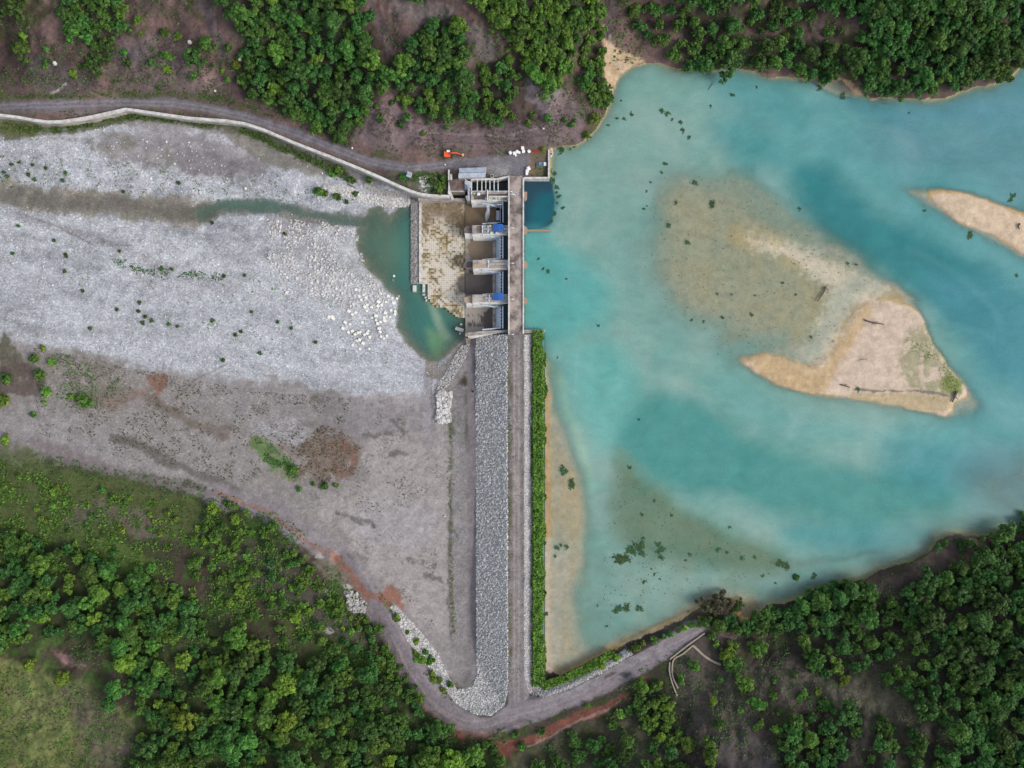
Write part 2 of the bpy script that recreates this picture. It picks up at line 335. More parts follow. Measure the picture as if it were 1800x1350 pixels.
blend(D, region([(1400,130),(1480,138),(1510,165),(1590,172),(1560,185),(1490,175),(1440,160)], 10, 5, 24, 23), .5)
D = D + (fbm(PX, PY, 40, 4, 41) - .5) * np.clip(D, 0, 2) * .7 + (fbm(PX, PY, 9, 3, 43) - .5) * np.clip(D, .05, 1) * .35
D = np.where(D < 0, np.minimum(D, -.02), D)
bed = -np.minimum(D, .02 + np.maximum(0, -dres) * (.06 + .06 * sstep(345, 300, PY) + .9 * sstep(1040, 955, PX) * sstep(640, 575, PY) * sstep(312, 335, PY)))
land = np.where((PX > 957), np.maximum(Z, np.clip(.15 + dres * .05, .15, 2.0)), Z)
Z = np.where(dres < 0, np.maximum(bed, np.where(PY > 587, zbank, -99)), land)
# pools and channels below the dam (level -7)
POOLZ = -7.0
POOL = [(724,350),(700,362),(684,378),(668,362),(648,366),(640,390),(626,402),(624,430),(640,470),(672,500),(698,530),(696,575),(712,600),(740,628),(766,640),(782,628),(800,612),(816,596),(820,580),(860,560),(860,350)]
CHAN = [(-400,332),(-200,334),(0,342),(60,352),(130,356),(200,360),(260,368),(310,372),(360,374),(420,366),(460,360),(520,372),(580,384),(640,388)]
BROOK = CHAN[:9]
cw = np.interp(PX, [-400, 0, 100, 180, 300, 360, 420, 460, 540, 640], [26, 24, 19, 20, 26, 19, 17, 15, 12, 12])
dch = ldist(PX + (fbm(PX, PY, 34, 5, 51) - .5) * 44, PY + (fbm(PX, PY, 30, 5, 52) - .5) * 40, smooth(CHAN, 4, False)) - cw
dpool = sdf(PX + (fbm(PX, PY, 20, 3, 53) - .5) * 12 * (PX < 722), PY + (fbm(PX, PY, 20, 3, 54) - .5) * 12 * (PX < 722), smooth(POOL[:18], 3) if False else POOL)
dwet = np.minimum(dch, dpool)
west = (~north) & (PX < 830)
pdepth = np.clip(-dpool * .035, .0, 2.4) + np.clip(-dch * .03, 0, .5) * np.interp(PX, [0, 260, 420, 460], [.55, .6, 1.5, 1.4])
Z = np.where(west & (dwet < 0), np.minimum(Z, POOLZ - .03 - pdepth), np.where(west & (dwet < 40) & (PY > 300), np.maximum(np.minimum(Z, POOLZ + .06 + dwet * .045), np.where(PY > 587, zbank, -99)), Z))
# the pit the spillway stands in
PIT = [(724,351),(790,349),(790,318),(829,317),(895,314),(919,314),(919,584),(895,586),(820,590),(819,560),(760,540),(724,500)]
ins = sdf(PX, PY, PIT) < 0
Z = np.where(ins, np.where(PX > 738, -9.5, np.minimum(Z, -8.2)), Z)

# ------------------------------------------------------------------ soils (plain surface colours)
K = .92
COLR = np.zeros(PX.shape + (3,)); PEB = np.full(PX.shape, .15)
n1 = fbm(PX, PY, 110, 5, 61); n2 = fbm(PX, PY, 28, 5, 62); n3 = fbm(PX * .5 + PY * .2, PY, 12, 4, 63)
def base(mask, cols, na, nb):
    c0, c1, c2 = [np.array(lin(*c, K)) for c in cols]
    f = sstep(.35, .65, na)[..., None]; g = sstep(.5, .72, nb)[..., None]
    c = c0 * (1 - f) + c1 * f; c = c * (1 - g) + c2 * g; COLR[mask] = c[mask]
base(north, [(116,94,90),(90,75,72),(80,78,56)], n1, n2)
COLR *= (1 + hill * ((rid - .5) * .42 + (rid2 - .5) * .44))[..., None]
sw = (~north) & (PX < 905)
base(sw, [(64,72,42),(70,62,52),(62,82,40)], n1, n2)
base((~north) & ~sw, [(74,68,60),(58,52,47),(62,66,42)], n1, n2)
G = (185,186,191)
def soilc(c):
    if c[0] >= c[1]:
        m = .35 * c[0] + .5 * c[1] + .15 * c[2]; s_ = .62 if c[0] < 170 else .9; c = [m + (v - m) * s_ for v in c]
    return lin(*c, K if c[0] < 170 else K * .86)
def dissolve(r, k=.42):
    sl, m = r; x, y = PX[sl], PY[sl]; t = fbm(x, y, 6, 3, 777); t2 = fbm(x, y, 22, 3, 778)
    return sl, m * (1 - k) + k * sstep(.25, .75, m + (t - .5) * 1.1 * (m > .01) + (t2 - .5) * .9 * (m > .01)) * (m > .01)
def paint(pts, col, soft=8, warp=10, wscale=30, seed=1, alpha=1., peb=None, mott=0, mscale=25, sm=True):
    r = dissolve(region(pts, soft, warp, wscale, seed, sm, mott, mscale), .75 if sm else .3); blend(COLR, r, soilc(col), alpha)
    if peb is not None: blend(PEB, r, peb, alpha)
def stroke(pts, width, col, soft=4, warp=4, wscale=20, seed=1, alpha=1., peb=None, mott=0, sm=True):
    r = dissolve(line_region(pts, width, soft, warp, wscale, seed, sm, mott), .7 if sm else .3); blend(COLR, r, soilc(col), alpha)
    if peb is not None: blend(PEB, r, peb, alpha)
BEDP = [(-4000,200),(0,206),(84,217),(210,200),(330,213),(430,222),(520,258),(600,288),(660,312),(735,346),(735,500),(830,520),(830,640),(800,680),(790,760),(830,800),(836,1180),(800,1200),(730,1110),(690,1062),(640,1010),(590,985),(520,920),(470,890),(380,862),(330,842),(240,830),(150,812),(60,786),(0,775),(-200,760),(-4000,700)]
paint(BEDP, (140,130,125), 6, 5, 30, 70, 1, .35, sm=False)
RIV = [(-4000,215),(-100,240),(60,240),(200,220),(330,225),(420,245),(500,275),(560,300),(640,325),(735,352),(735,500),(800,560),(815,600),(770,660),(748,700),(640,693),(520,675),(400,655),(290,650),(180,625),(90,610),(0,588),(-100,575),(-4000,500)]
paint(RIV, G, 12, 10, 40, 71, 1, .95)
# tints within the gravel
paint([(0,370),(150,365),(320,395),(500,400),(630,430),(690,520),(690,600),(560,560),(420,520),(250,480),(100,440),(0,430)], (194,195,198), 30, 20, 60, 72, .8, 1)
paint([(0,450),(250,520),(500,590),(700,640),(740,700),(560,680),(300,650),(120,610),(0,580)], (188,189,193), 40, 20, 60, 73, .8)
paint([(480,395),(560,390),(625,405),(628,470),(600,510),(540,510),(500,470)], (196,195,198), 24, 14, 30, 74, .8, 1)
paint([(190,235),(300,225),(400,250),(470,285),(440,312),(330,305),(250,295),(180,270)], (140,132,134), 18, 14, 30, 75, .9, .4)
paint([(300,265),(380,268),(420,285),(400,305),(330,300)], (128,118,122), 10, 10, 20, 76, .8)
paint([(150,250),(210,240),(300,262),(310,290),(200,275)], (124,120,100), 12, 12, 20, 77, .7, .4, .5)
stroke([(0,228),(120,228),(230,205),(330,214),(420,228),(500,262),(600,300)], 15, (72,84,50), 5, 6, 14, 78, .85, .1, .9)
paint([(0,208),(60,215),(70,235),(30,245),(0,240)], (88,92,58), 8, 8, 20, 79, .9, .1)
paint([(400,225),(480,262),(570,298),(560,310),(470,285),(410,255)], (120,112,94), 8, 8, 20, 80, .8, .2)
stroke([(20,375),(80,395),(150,410),(230,445),(300,475)], 14, (150,145,148), 8, 5, 20, 81, .7)
stroke([(40,375),(90,395),(160,430)], 4, (110,102,104), 2, 3, 20, 82, .6)
paint([(250,480),(330,475),(420,495),(380,525),(280,520)], (166,163,168), 20, 15, 30, 83, .7)
paint([(470,380),(530,380),(560,400),(520,420),(480,410)], (158,150,156), 14, 10, 20, 84, .7)
paint([(60,700),(130,690),(240,700),(330,720),(400,740),(390,770),(280,750),(150,760),(60,740)], (142,136,138), 16, 14, 40, 85, .7, .6)
paint([(0,730),(120,750),(250,790),(330,830),(220,820),(80,780),(0,770)], (152,144,148), 14, 10, 40, 86, .8, .6)
paint([(-60,600),(120,640),(300,665),(450,690),(470,760),(440,850),(330,850),(150,815),(-60,780)], (140,131,126), 26, 18, 40, 270, .7, .5)
paint([(60,640),(200,640),(330,680),(430,720),(350,760),(200,740),(80,700)], (138,128,118), 14, 20, 20, 271, .7, .8, .7, 14)
fl = fbm(PX * .35 + PY * .1, PY * 1.3 - PX * .25, 16, 5, 272); fl2 = fbm(PX * .4, PY - PX * .15, 60, 3, 273)
sl_, mm_ = region(RIV, 8, 6, 30, 274, False); COLR[sl_] *= (1 - mm_ * (.17 * sstep(.45, .7, fl2[sl_]) + .15 * (sstep(.4, .65, fl[sl_])) - .03))[..., None]
# brown / green patches left of the terrace
paint([(0,588),(20,600),(45,635),(60,640),(40,660),(0,655)], (92,86,60), 6, 6, 20, 87, .9, .1)
paint([(0,640),(60,650),(80,675),(60,700),(10,690),(-40,680)], (98,80,70), 8, 8, 20, 88, .9, .1)
paint([(80,620),(180,625),(210,660),(150,715),(110,690)], (122,112,92), 14, 12, 26, 89, .6, .6, .8, 10)
paint([(110,700),(170,690),(220,665),(215,690),(160,725)], (112,104,76), 9, 8, 26, 90, .6, .4, .8, 10)
paint([(258,660),(292,658),(296,672),(284,690),(262,700),(275,682),(262,672)], (140,92,70), 4, 4, 12, 91, .9, .2)
paint([(170,715),(230,690),(270,680),(250,700),(200,718)], (132,102,84), 8, 6, 20, 92, .7, .3)
paint([(255,700),(275,695),(330,730),(400,750),(395,772),(330,748),(280,725)], (116,98,84), 8, 8, 20, 93, .8, .3)
paint([(340,690),(460,680),(560,695),(560,735),(470,745),(380,735)], (140,132,130), 16, 14, 30, 94, .7, .75)
paint([(548,695),(580,685),(600,700),(600,750),(560,745),(566,725)], (110,106,92), 7, 7, 16, 95, .85, .15)
paint([(480,745),(530,740),(600,738),(640,745),(600,755),(520,750)], (116,106,102), 7, 6, 16, 96, .8, .1)
for k_, P_ in enumerate([[(640,720),(690,800),(720,900),(730,1000)],[(655,718),(705,800),(735,900),(745,1000)],[(450,895),(560,880),(660,840),(740,770)],[(455,903),(565,888),(668,848),(748,778)],[(110,610),(118,660),(128,720)],[(320,690),(350,665),(400,640)],[(330,695),(360,670),(410,645)]]):
    stroke(P_, 3, (116,106,102) if k_ % 2 else (152,142,140), 1.2, 3, 16, 292 + k_, .55)
stroke([(200,768),(250,785),(300,815),(360,840),(420,862)], 16, (98,90,80), 6, 6, 20, 97, .75, .2)
paint([(60,770),(160,800),(240,830),(330,850),(420,880),(380,880),(250,850),(100,810)], (126,110,110), 12, 8, 30, 98, .8, .4)
paint([(445,765),(470,775),(500,800),(525,835),(510,845),(480,825),(455,800),(440,780)], (92,116,66), 7, 6, 16, 99, .9, .05)
paint([(440,745),(520,740),(540,770),(500,780),(460,765)], (150,146,148), 8, 8, 16, 100, .7, .9)
paint([(496,786),(545,772),(556,748),(600,750),(638,790),(612,808),(626,840),(590,834),(570,860),(545,832),(516,840),(530,806)], (122,102,84), 14, 26, 26, 101, .9, .2)
paint([(585,770),(625,785),(622,825),(590,840)], (134,86,66), 10, 10, 18, 102, .8, .1, .5, 16)
paint([(480,780),(530,800),(560,840),(520,850),(480,830)], (142,124,112), 10, 8, 18, 103, .6, .5, .6, 14)
# terrace
paint([(640,700),(735,705),(790,760),(795,1000),(800,1180),(760,1130),(700,1060),(660,1000),(600,930),(560,880),(640,850)], (158,146,142), 24, 16, 40, 104, .9, .15)
paint([(640,880),(700,870),(760,910),(740,960),(670,960),(630,930)], (158,149,150), 24, 16, 40, 105, .8)
paint([(560,690),(640,700),(735,720),(735,760),(650,770),(570,760)], (134,124,126), 18, 12, 40, 106, .7, .15)
for k, (a, b_, c, d) in enumerate([(640,765,700,772),(690,740,712,765),(590,905,640,920),(600,970,640,985),(720,985,765,995),(640,915,660,925),(676,805,710,795),(745,1012,775,1020)]):
    stroke([(a,b_),((a+c)/2,(b_+d)/2-3),(c,d)], 9, (98,90,84), 4, 6, 10, 110 + k, .75, .1, .8)
stroke([(380,868),(440,884),(490,905),(530,935),(580,965),(620,1000),(650,1040)], 40, (136,124,128), 9, 6, 20, 120, .9, .2)
stroke([(420,885),(480,905),(520,940),(560,968)], 12, (142,134,142), 5, 5, 20, 121, .6)
stroke([(380,868),(440,888),(490,912),(530,945),(575,972),(615,1010),(645,1050),(668,1080),(700,1145),(740,1210),(790,1262)], 9, (146,104,90), 3, 5, 14, 275, .85, .2)
paint([(575,968),(600,980),(640,1030),(665,1045),(690,1030),(706,1050),(704,1075),(690,1062),(680,1075),(660,1072),(620,1030)], (152,90,68), 6, 6, 12, 122, .95, .1)
paint([(745,690),(765,690),(770,730),(760,800),(735,760)], (140,130,130), 10, 6, 20, 123, .7, .4)
stroke([(752,640),(750,680),(752,715),(748,760)], 12, (148,140,144), 3, 2, 20, 124, .8, .4, sm=False)
stroke([(760,640),(758,690),(760,720)], 2, (112,104,104), 1, 1, 20, 125, .8, sm=False)
# strips beside the bank
stroke([(829,600),(829,900),(830,1190)], 16, (128,116,120), 3, 2, 30, 126, .9, .1, sm=False)
stroke([(808,690),(806,900),(808,1140)], 24, (136,130,130), 6, 4, 20, 127, .8, .8, sm=False)
stroke([(793,745),(792,940),(796,1140)], 6, (104,98,76), 3, 3, 12, 128, .8, .2, .8)
stroke([(803,942),(790,946),(792,1120),(806,1138)], 4, (96,90,82), 2, 3, 12, 129, .7, .1)
paint([(690,1065),(735,1110),(800,1200),(836,1205),(832,1140),(770,1110),(730,1080)], (134,126,124), 10, 8, 20, 130, .7, .5)
paint([(826,606),(820,625),(806,650),(790,675),(776,690),(765,688),(772,668),(790,645),(800,622),(812,606)], (122,122,130), 3, 3, 10, 131, .9, .9)
paint([(748,628),(776,640),(800,615),(818,600),(812,625),(790,645),(770,668),(752,660)], (132,118,104), 5, 4, 14, 132, .8, .2)
# riprap faces under the loose stones, then the roads
RIP = [(836,592),(892,586),(893,1215),(886,1240),(862,1258),(832,1255),(800,1235),(760,1182),(716,1126),(686,1068),(692,1062),(730,1100),(770,1150),(792,1196),(803,1211),(818,1212),(832,1204),(838,1190)]
paint(RIP, (164,161,160), 2, 2, 10, 140, 1, .7, sm=False)
paint([(921,587),(936,587),(936,1190),(955,1208),(1010,1195),(1075,1160),(1100,1140),(1110,1150),(1060,1180),(1000,1210),(960,1224),(930,1215),(921,1195)], (160,158,160), 2, 2, 10, 141, 1, .7, sm=False)
paint([(893,586),(921,586),(922,1190),(945,1225),(990,1220),(1060,1185),(1140,1140),(1200,1100),(1240,1085),(1245,1105),(1200,1140),(1130,1185),(1040,1230),(960,1262),(900,1285),(850,1292),(800,1282),(750,1250),(700,1180),(670,1120),(640,1075),(655,1050),(690,1075),(720,1130),(765,1195),(805,1240),(840,1260),(870,1258),(892,1235),(893,1200)], (130,117,122), 4, 4, 14, 142, 1, .2, sm=False)
stroke([(907,600),(907,1210)], 18, (134,122,118), 5, 2, 20, 143, .8, sm=False)
stroke([(898,592),(897,900),(898,1150)], 7, (108,94,68), 2, 2, 14, 144, .9, .1, .5, sm=False)
stroke([(918,592),(918,1000)], 4, (110,100,80), 2, 2, 14, 145, .7, .1, .5, sm=False)
stroke([(904,600),(904,1230)], 2.5, (154,141,134), 1.2, 1.5, 20, 146, .9, sm=False)
stroke([(912,600),(912,1230)], 2.5, (154,141,134), 1.2, 1.5, 20, 147, .9, sm=False)
stroke([(907,820),(908,880)], 6, (160,142,126), 4, 2, 20, 148, .8, sm=False)
stroke([(660,1075),(700,1150),(745,1225),(800,1268),(850,1280),(920,1268)], 12, (118,100,100), 5, 4, 20, 149, .7)
stroke([(700,1190),(750,1250),(820,1290),(880,1290)], 8, (134,80,68), 5, 4, 20, 150, .8)
stroke([(930,1250),(1030,1205),(1110,1165),(1180,1120),(1220,1095)], 14, (134,124,130), 6, 5, 20, 151, .7)
stroke([(1065,1188),(1080,1185),(1105,1185)], 6, (84,72,74), 3, 3, 10, 152, .8)
stroke([(905,1312),(960,1290),(1010,1262),(1060,1245),(1105,1222),(1130,1195)], 16, (138,66,48), 5, 5, 20, 153, .95, .1)
stroke([(920,1315),(960,1298),(1015,1268),(1060,1250),(1090,1232)], 4, (158,112,100), 2, 3, 12, 154, .8)
paint([(780,1290),(815,1290),(812,1310),(785,1303)], (140,64,52), 4, 4, 12, 155, .9)
paint([(865,1310),(905,1300),(900,1330),(880,1332)], (130,60,48), 5, 5, 12, 156, .9)
# north side: hillside tints, track and yard
paint([(640,190),(700,180),(760,215),(860,220),(940,200),(960,140),(1000,170),(1020,220),(1030,245),(960,256),(860,262),(760,270),(660,260),(620,240)], (118,95,98), 16, 14, 40, 160, .8, .2)
paint([(925,140),(955,150),(985,165),(960,200),(935,180)], (126,110,114), 12, 10, 24, 161, .8, .2)
paint([(680,0),(760,0),(840,50),(870,95),(850,110),(800,60),(720,40)], (104,92,90), 16, 14, 30, 162, .8, .3)
paint([(190,70),(300,65),(370,130),(400,160),(330,165),(250,160),(180,130)], (112,90,92), 20, 14, 30, 163, .7, .2)
paint([(50,100),(150,125),(170,155),(100,165),(55,140)], (88,76,82), 12, 10, 24, 164, .7)
paint([(195,85),(250,78),(280,95),(240,110),(200,105)], (86,78,88), 12, 10, 24, 165, .7)
paint([(335,120),(370,115),(385,150),(340,155)], (132,100,94), 10, 8, 24, 166, .8)
stroke([(88,164),(105,158),(115,146)], 4, (170,158,156), 2, 2, 10, 167, .8)
stroke([(350,0),(375,50),(390,100)], 16, (98,80,84), 6, 6, 20, 168, .8)
stroke([(650,0),(670,40),(685,90)], 14, (96,78,82), 6, 6, 20, 169, .7)
stroke([(1075,-10),(1075,30),(1068,60)], 20, (78,62,68), 8, 6, 20, 170, .8)
for k, y in enumerate((222, 236, 250)):
    stroke([(720,y-8),(790,y),(880,y+2),(960,y-14)], 2.5, (138,120,118) if k % 2 else (86,70,74), 1.5, 5, 20, 171 + k, .7)
stroke([(-200,172),(0,172),(130,170),(260,165),(380,172)], 12, (90,88,62), 4, 6, 14, 174, .7, .1, .9)
stroke([(-4000,190),(-60,190),(0,189),(120,184),(230,182),(330,186),(430,207),(520,235),(590,262),(650,284),(720,296),(790,290),(860,285),(905,288)], 18, (110,102,110), 4, 3, 20, 180, 1, .3)
stroke([(0,196),(100,198),(200,188),(330,195),(430,214),(520,246),(600,275),(660,298)], 8, (112,92,86), 4, 3, 20, 181, .7, .1)
for dy_ in (-4, 3):
    stroke([(x_, y_ + dy_) for x_, y_ in ((0,189),(120,184),(230,182),(330,186),(430,207),(520,235),(590,262),(650,284),(720,296),(790,290),(860,285))], 2.6, (132,124,130), 1.2, 1.5, 20, 290, .7)
for dy_ in (-5, 5):
    stroke([(x_ + dy_ * .6, y_ + dy_) for x_, y_ in BANK[3:]], 3, (146,132,134), 1.4, 2, 20, 291, .7)
paint([(775,282),(850,276),(925,268),(935,285),(932,310),(897,312),(870,310),(855,296),(800,296)], (116,110,116), 5, 4, 14, 182, 1, .4, sm=False)
paint([(858,290),(890,286),(895,300),(880,310),(860,310)], (140,138,136), 6, 5, 10, 183, .8, .9)
paint([(935,262),(965,262),(965,312),(928,312),(930,292)], (104,92,62), 4, 4, 10, 184, .95, .1, sm=False)
paint([(930,285),(950,280),(945,300),(930,305)], (118,92,66), 6, 5, 10, 185, .7)
paint([(775,262),(800,260),(815,272),(770,280)], (84,82,58), 6, 5, 10, 186, .8)
paint([(680,298),(720,306),(786,300),(788,342),(750,340),(700,322)], (96,92,70), 5, 5, 12, 187, .9, .2)
paint([(732,312),(762,308),(775,330),(745,335)], (150,144,148), 6, 5, 12, 188, .8, .8)
paint([(735,346),(790,346),(790,352),(735,352)], (120,112,100), 2, 1, 10, 189, 1, .2)
# meadow and rough ground in the lower left
paint([(-600,1100),(0,1160),(60,1183),(130,1195),(200,1235),(240,1290),(255,1360),(260,1600),(-600,1600)], (100,103,62), 14, 8, 30, 190, 1, .1)
paint([(20,1160),(100,1195),(120,1290),(60,1330),(10,1250)], (102,110,66), 30, 20, 40, 191, .7)
paint([(110,1210),(200,1240),(240,1300),(250,1360),(180,1360),(140,1290)], (98,88,66), 20, 16, 30, 192, .8)
paint([(220,1300),(250,1290),(270,1360),(215,1360)], (70,58,58), 10, 8, 20, 193, .8)
paint([(0,790),(60,800),(130,830),(240,850),(330,870),(360,900),(330,945),(200,940),(0,940)], (84,92,54), 12, 16, 24, 194, .75, .1)
paint([(150,880),(250,900),(300,935),(260,950),(180,915),(120,930),(130,900)], (112,92,82), 12, 10, 24, 195, .7)
paint([(420,960),(480,960),(530,1010),(590,1060),(640,1130),(560,1110),(480,1060),(430,1010)], (86,72,68), 18, 12, 24, 196, .7)
paint([(160,955),(200,950),(290,1000),(260,1015),(180,1000)], (86,104,52), 12, 10, 24, 197, .8)
paint([(90,1145),(110,1145),(140,1165),(150,1172),(120,1170)], (138,92,92), 6, 5, 10, 198, .9)
paint([(510,960),(560,970),(600,990),(650,1055),(620,1050),(560,1000)], (118,106,84), 10, 8, 14, 199, .7, .2, .4, 10)
for k, (x, y, r) in enumerate([(518,970,7),(560,977,8),(612,1045,9),(622,1068,12),(440,978,9),(575,1040,6),(578,1108,9),(612,1030,7),(475,998,7)]):
    paint([(x-r,y),(x,y-r*.6),(x+r,y+r*.3),(x,y+r*.7)], (178,170,168), 3, 4, 8, 210 + k, .9, .5)
# south-east ground
paint([(1200,1150),(1270,1150),(1300,1200),(1330,1250),(1310,1350),(1250,1350),(1210,1280)], (92,78,70), 20, 14, 30, 230, .7)
paint([(1320,1170),(1430,1180),(1500,1200),(1600,1280),(1650,1340),(1550,1320),(1450,1250),(1350,1230)], (96,84,70), 24, 16, 30, 231, .8)
paint([(1450,1205),(1560,1190),(1620,1280),(1560,1300)], (104,98,70), 24, 16, 30, 232, .5)
paint([(1660,945),(1740,942),(1760,970),(1690,1000),(1640,990),(1600,1020),(1530,1045),(1550,1020),(1620,990)], (94,76,66), 10, 8, 20, 233, .8)
paint([(1270,1300),(1340,1300),(1380,1345),(1290,1360)], (84,76,76), 16, 10, 24, 234, .7)
paint([(1265,1112),(1305,1108),(1310,1120),(1275,1125)], (116,84,82), 4, 4, 10, 235, .9)
paint([(910,1320),(1040,1290),(1120,1260),(1200,1350),(900,1360)], (84,82,54), 20, 12, 24, 236, .7)
WOODS = [
 ('the upper left wood', [(105,-30),(205,-30),(212,30),(190,85),(165,95),(140,60),(110,40)], 22, 11, 19, (.5,.45,.05,0), .7),
 ('the wood above the river road', [(395,-30),(600,-30),(652,40),(655,120),(640,200),(610,255),(575,245),(530,205),(480,185),(430,160),(412,130),(430,100),(415,50)], 115, 11, 23, (.45,.45,.1,0), .69),
 ('the wood above the excavator', [(655,140),(690,105),(735,55),(780,35),(812,45),(832,80),(815,125),(850,115),(895,95),(910,140),(895,200),(870,215),(835,205),(800,190),(765,215),(740,205),(715,180),(665,150)], 72, 10, 21, (.35,.5,.15,0), .69),
 ('the bright wood above the inlet', [(825,-30),(1020,-30),(1055,40),(1062,75),(1058,130),(1030,118),(1010,105),(990,130),(980,158),(950,148),(925,115),(905,85),(870,35)], 81, 11, 23, (0,.3,.65,.05), .60),
 ('the bank beside the inlet', [(1030,115),(1056,118),(1068,150),(1074,175),(1060,195),(1045,180),(1030,150)], 13, 9, 19, (0,.6,.4,0), .60),
 ('the north shore wood', [(1090,-30),(1205,-30),(1210,20),(1200,105),(1160,95),(1125,60)], 20, 10, 18, (.5,.5,0,0), .85),
 ('the north shore wood', [(1200,-20),(1310,-20),(1300,60),(1380,70),(1388,105),(1350,118),(1250,115),(1205,108)], 26, 14, 26, (.5,.5,0,0), .75),
 ('the middle of the north shore', [(1395,80),(1440,70),(1474,95),(1472,130),(1440,138),(1385,120)], 9, 11, 20, (.6,.4,0,0), .75),
 ('the north shore wood', [(1310,-30),(1450,-30),(1450,20),(1380,50),(1320,20)], 14, 12, 19, (.7,.3,0,0), .8),
 ('the big northeast wood', [(1450,-30),(1830,-30),(1840,80),(1785,120),(1740,138),(1680,148),(1640,160),(1590,160),(1535,158),(1505,140),(1495,85),(1530,40),(1480,20)], 145, 13, 25, (.6,.4,0,0), .60),
 ('the southwest wood', [(-30,955),(100,950),(170,970),(225,1010),(330,1060),(420,1120),(520,1150),(640,1180),(700,1200),(745,1250),(800,1295),(815,1380),(240,1380),(245,1290),(225,1190),(150,1130),(60,1120),(-30,1150)], 258, 10, 25, (.36,.4,.19,.05), .60),
 ('the slope above the terrace', [(330,960),(380,880),(460,905),(510,960),(560,1010),(620,1075),(690,1150),(640,1170),(540,1140),(440,1100),(350,1040)], 60, 8, 14, (.1,.4,.38,.12), .95),
 ('the left bank below the terrace', [(-30,940),(0,950),(60,955),(50,1010),(-30,1020)], 8, 10, 16, (.6,.4,0,0), .8),
 ('the roadside by the road bend', [(640,1080),(665,1100),(700,1170),(740,1225),(735,1255),(690,1200),(650,1130)], 15, 8, 14, (0,.35,.55,.1), .72),
 ('the south shore belt', [(1240,1085),(1310,1092),(1350,1070),(1390,1058),(1430,1042),(1485,1022),(1535,1035),(1545,1075),(1520,1092),(1450,1096),(1400,1108),(1320,1112),(1250,1112)], 48, 11, 22, (.55,.45,0,0), .60),
 ('the southeast wood', [(1840,945),(1755,950),(1705,985),(1660,1008),(1600,1035),(1550,1068),(1560,1100),(1610,1130),(1600,1180),(1592,1215),(1620,1255),(1665,1275),(1690,1380),(1840,1380)], 140, 13, 26, (.65,.35,0,0), .70),
 ('the middle of the southeast slope', [(1400,1110),(1480,1100),(1540,1105),(1585,1125),(1570,1150),(1520,1170),(1480,1195),(1420,1170),(1405,1140)], 26, 10, 18, (.3,.6,.1,0), .75),
 ('the bottom of the southeast slope', [(1375,1290),(1420,1255),(1500,1245),(1520,1270),(1490,1330),(1470,1380),(1380,1370)], 22, 11, 19, (.4,.5,.1,0), .7),
 ('the lower right slope', [(1530,1290),(1600,1275),(1670,1320),(1680,1380),(1540,1380)], 16, 11, 18, (.6,.4,0,0), .75),
 ('the roadside south of the embankment', [(1105,1215),(1150,1195),(1185,1240),(1195,1290),(1170,1310),(1130,1260)], 13, 10, 17, (0,.4,.55,.05), .75),
 ('the bottom edge below the red bank', [(960,1330),(1060,1290),(1110,1300),(1200,1320),(1230,1380),(950,1380)], 20, 10, 17, (.4,.5,.1,0), .85),
 ('the bottom edge below the road bend', [(830,1310),(880,1320),(890,1380),(820,1380)], 6, 10, 16, (.6,.4,0,0), .8),
 ('the east shore point', [(1635,965),(1665,950),(1740,945),(1700,965),(1655,975)], 6, 7, 12, (.5,.5,0,0), .9),
]
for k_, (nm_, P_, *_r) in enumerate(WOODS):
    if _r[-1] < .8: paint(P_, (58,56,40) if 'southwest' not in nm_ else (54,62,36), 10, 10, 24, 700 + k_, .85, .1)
# shore sands and reservoir bed
inside = dres < 0
sandc = np.array(lin(196,178,150, K * .9)); wet = np.array(lin(190,160,112, K * .9)); algae = np.array(lin(158,152,112, K))
bedc = algae[None, None] + 0 * COLR
m_sh = sstep(1.0, .45, D)[..., None]; bedc = bedc * (1 - m_sh) + sandc * m_sh
ring = (sstep(.38, .16, D) * sstep(-.30, .0, D))[..., None] * .9; bedc = bedc * (1 - ring) + wet * ring
COLR[inside] = bedc[inside]; PEB[inside] = .06
paint([(1160,330),(1290,320),(1400,390),(1480,470),(1440,600),(1330,600),(1240,580),(1160,510),(1140,400)], (172,160,116), 30, 16, 40, 240, .7, .1)
paint([(1320,420),(1400,430),(1480,470),(1560,510),(1500,545),(1470,600),(1440,640),(1400,635),(1440,570),(1450,500)], (226,208,180), 22, 12, 40, 241, .9)
paint([(1200,300),(1330,335),(1400,400),(1330,430),(1250,360)], (168,150,100), 20, 14, 40, 242, .6)
paint([(1235,590),(1310,585),(1300,620),(1250,618)], (176,160,104), 8, 6, 20, 243, .8)
paint(ISLE, (212,190,166), 5, 4, 24, 20, 1, .12)
paint([(1300,630),(1350,620),(1400,636),(1440,648),(1480,600),(1505,555),(1525,535),(1530,560),(1500,610),(1470,655),(1440,690),(1370,682)], (200,168,122), 18, 8, 20, 244, .9)
paint([(1470,655),(1500,610),(1530,555),(1560,535),(1600,560),(1630,620),(1680,680),(1600,690),(1500,685),(1465,680)], (212,188,166), 12, 6, 24, 245, .9, .15)
paint([(1585,600),(1625,570),(1650,610),(1675,645),(1692,675),(1680,695),(1630,690),(1590,670)], (146,146,92), 8, 8, 14, 246, .75, .1, .75, 9)
paint([(1655,660),(1690,670),(1688,690),(1660,688)], (110,124,58), 6, 5, 10, 247, .8, .1)
paint([(1490,695),(1600,690),(1670,700),(1668,715),(1640,728),(1580,715),(1520,706)], (192,170,130), 8, 5, 14, 248, .9)
stroke([(1500,686),(1560,687),(1590,686),(1640,690),(1670,696)], 4, (118,106,92), 2, 3, 12, 249, .9)
paint(BAR, (216,190,160), 5, 4, 24, 250, 1, .15)
stroke([(1610,334),(1690,336),(1750,354),(1810,380)], 10, (206,168,104), 5, 3, 20, 251, .8)
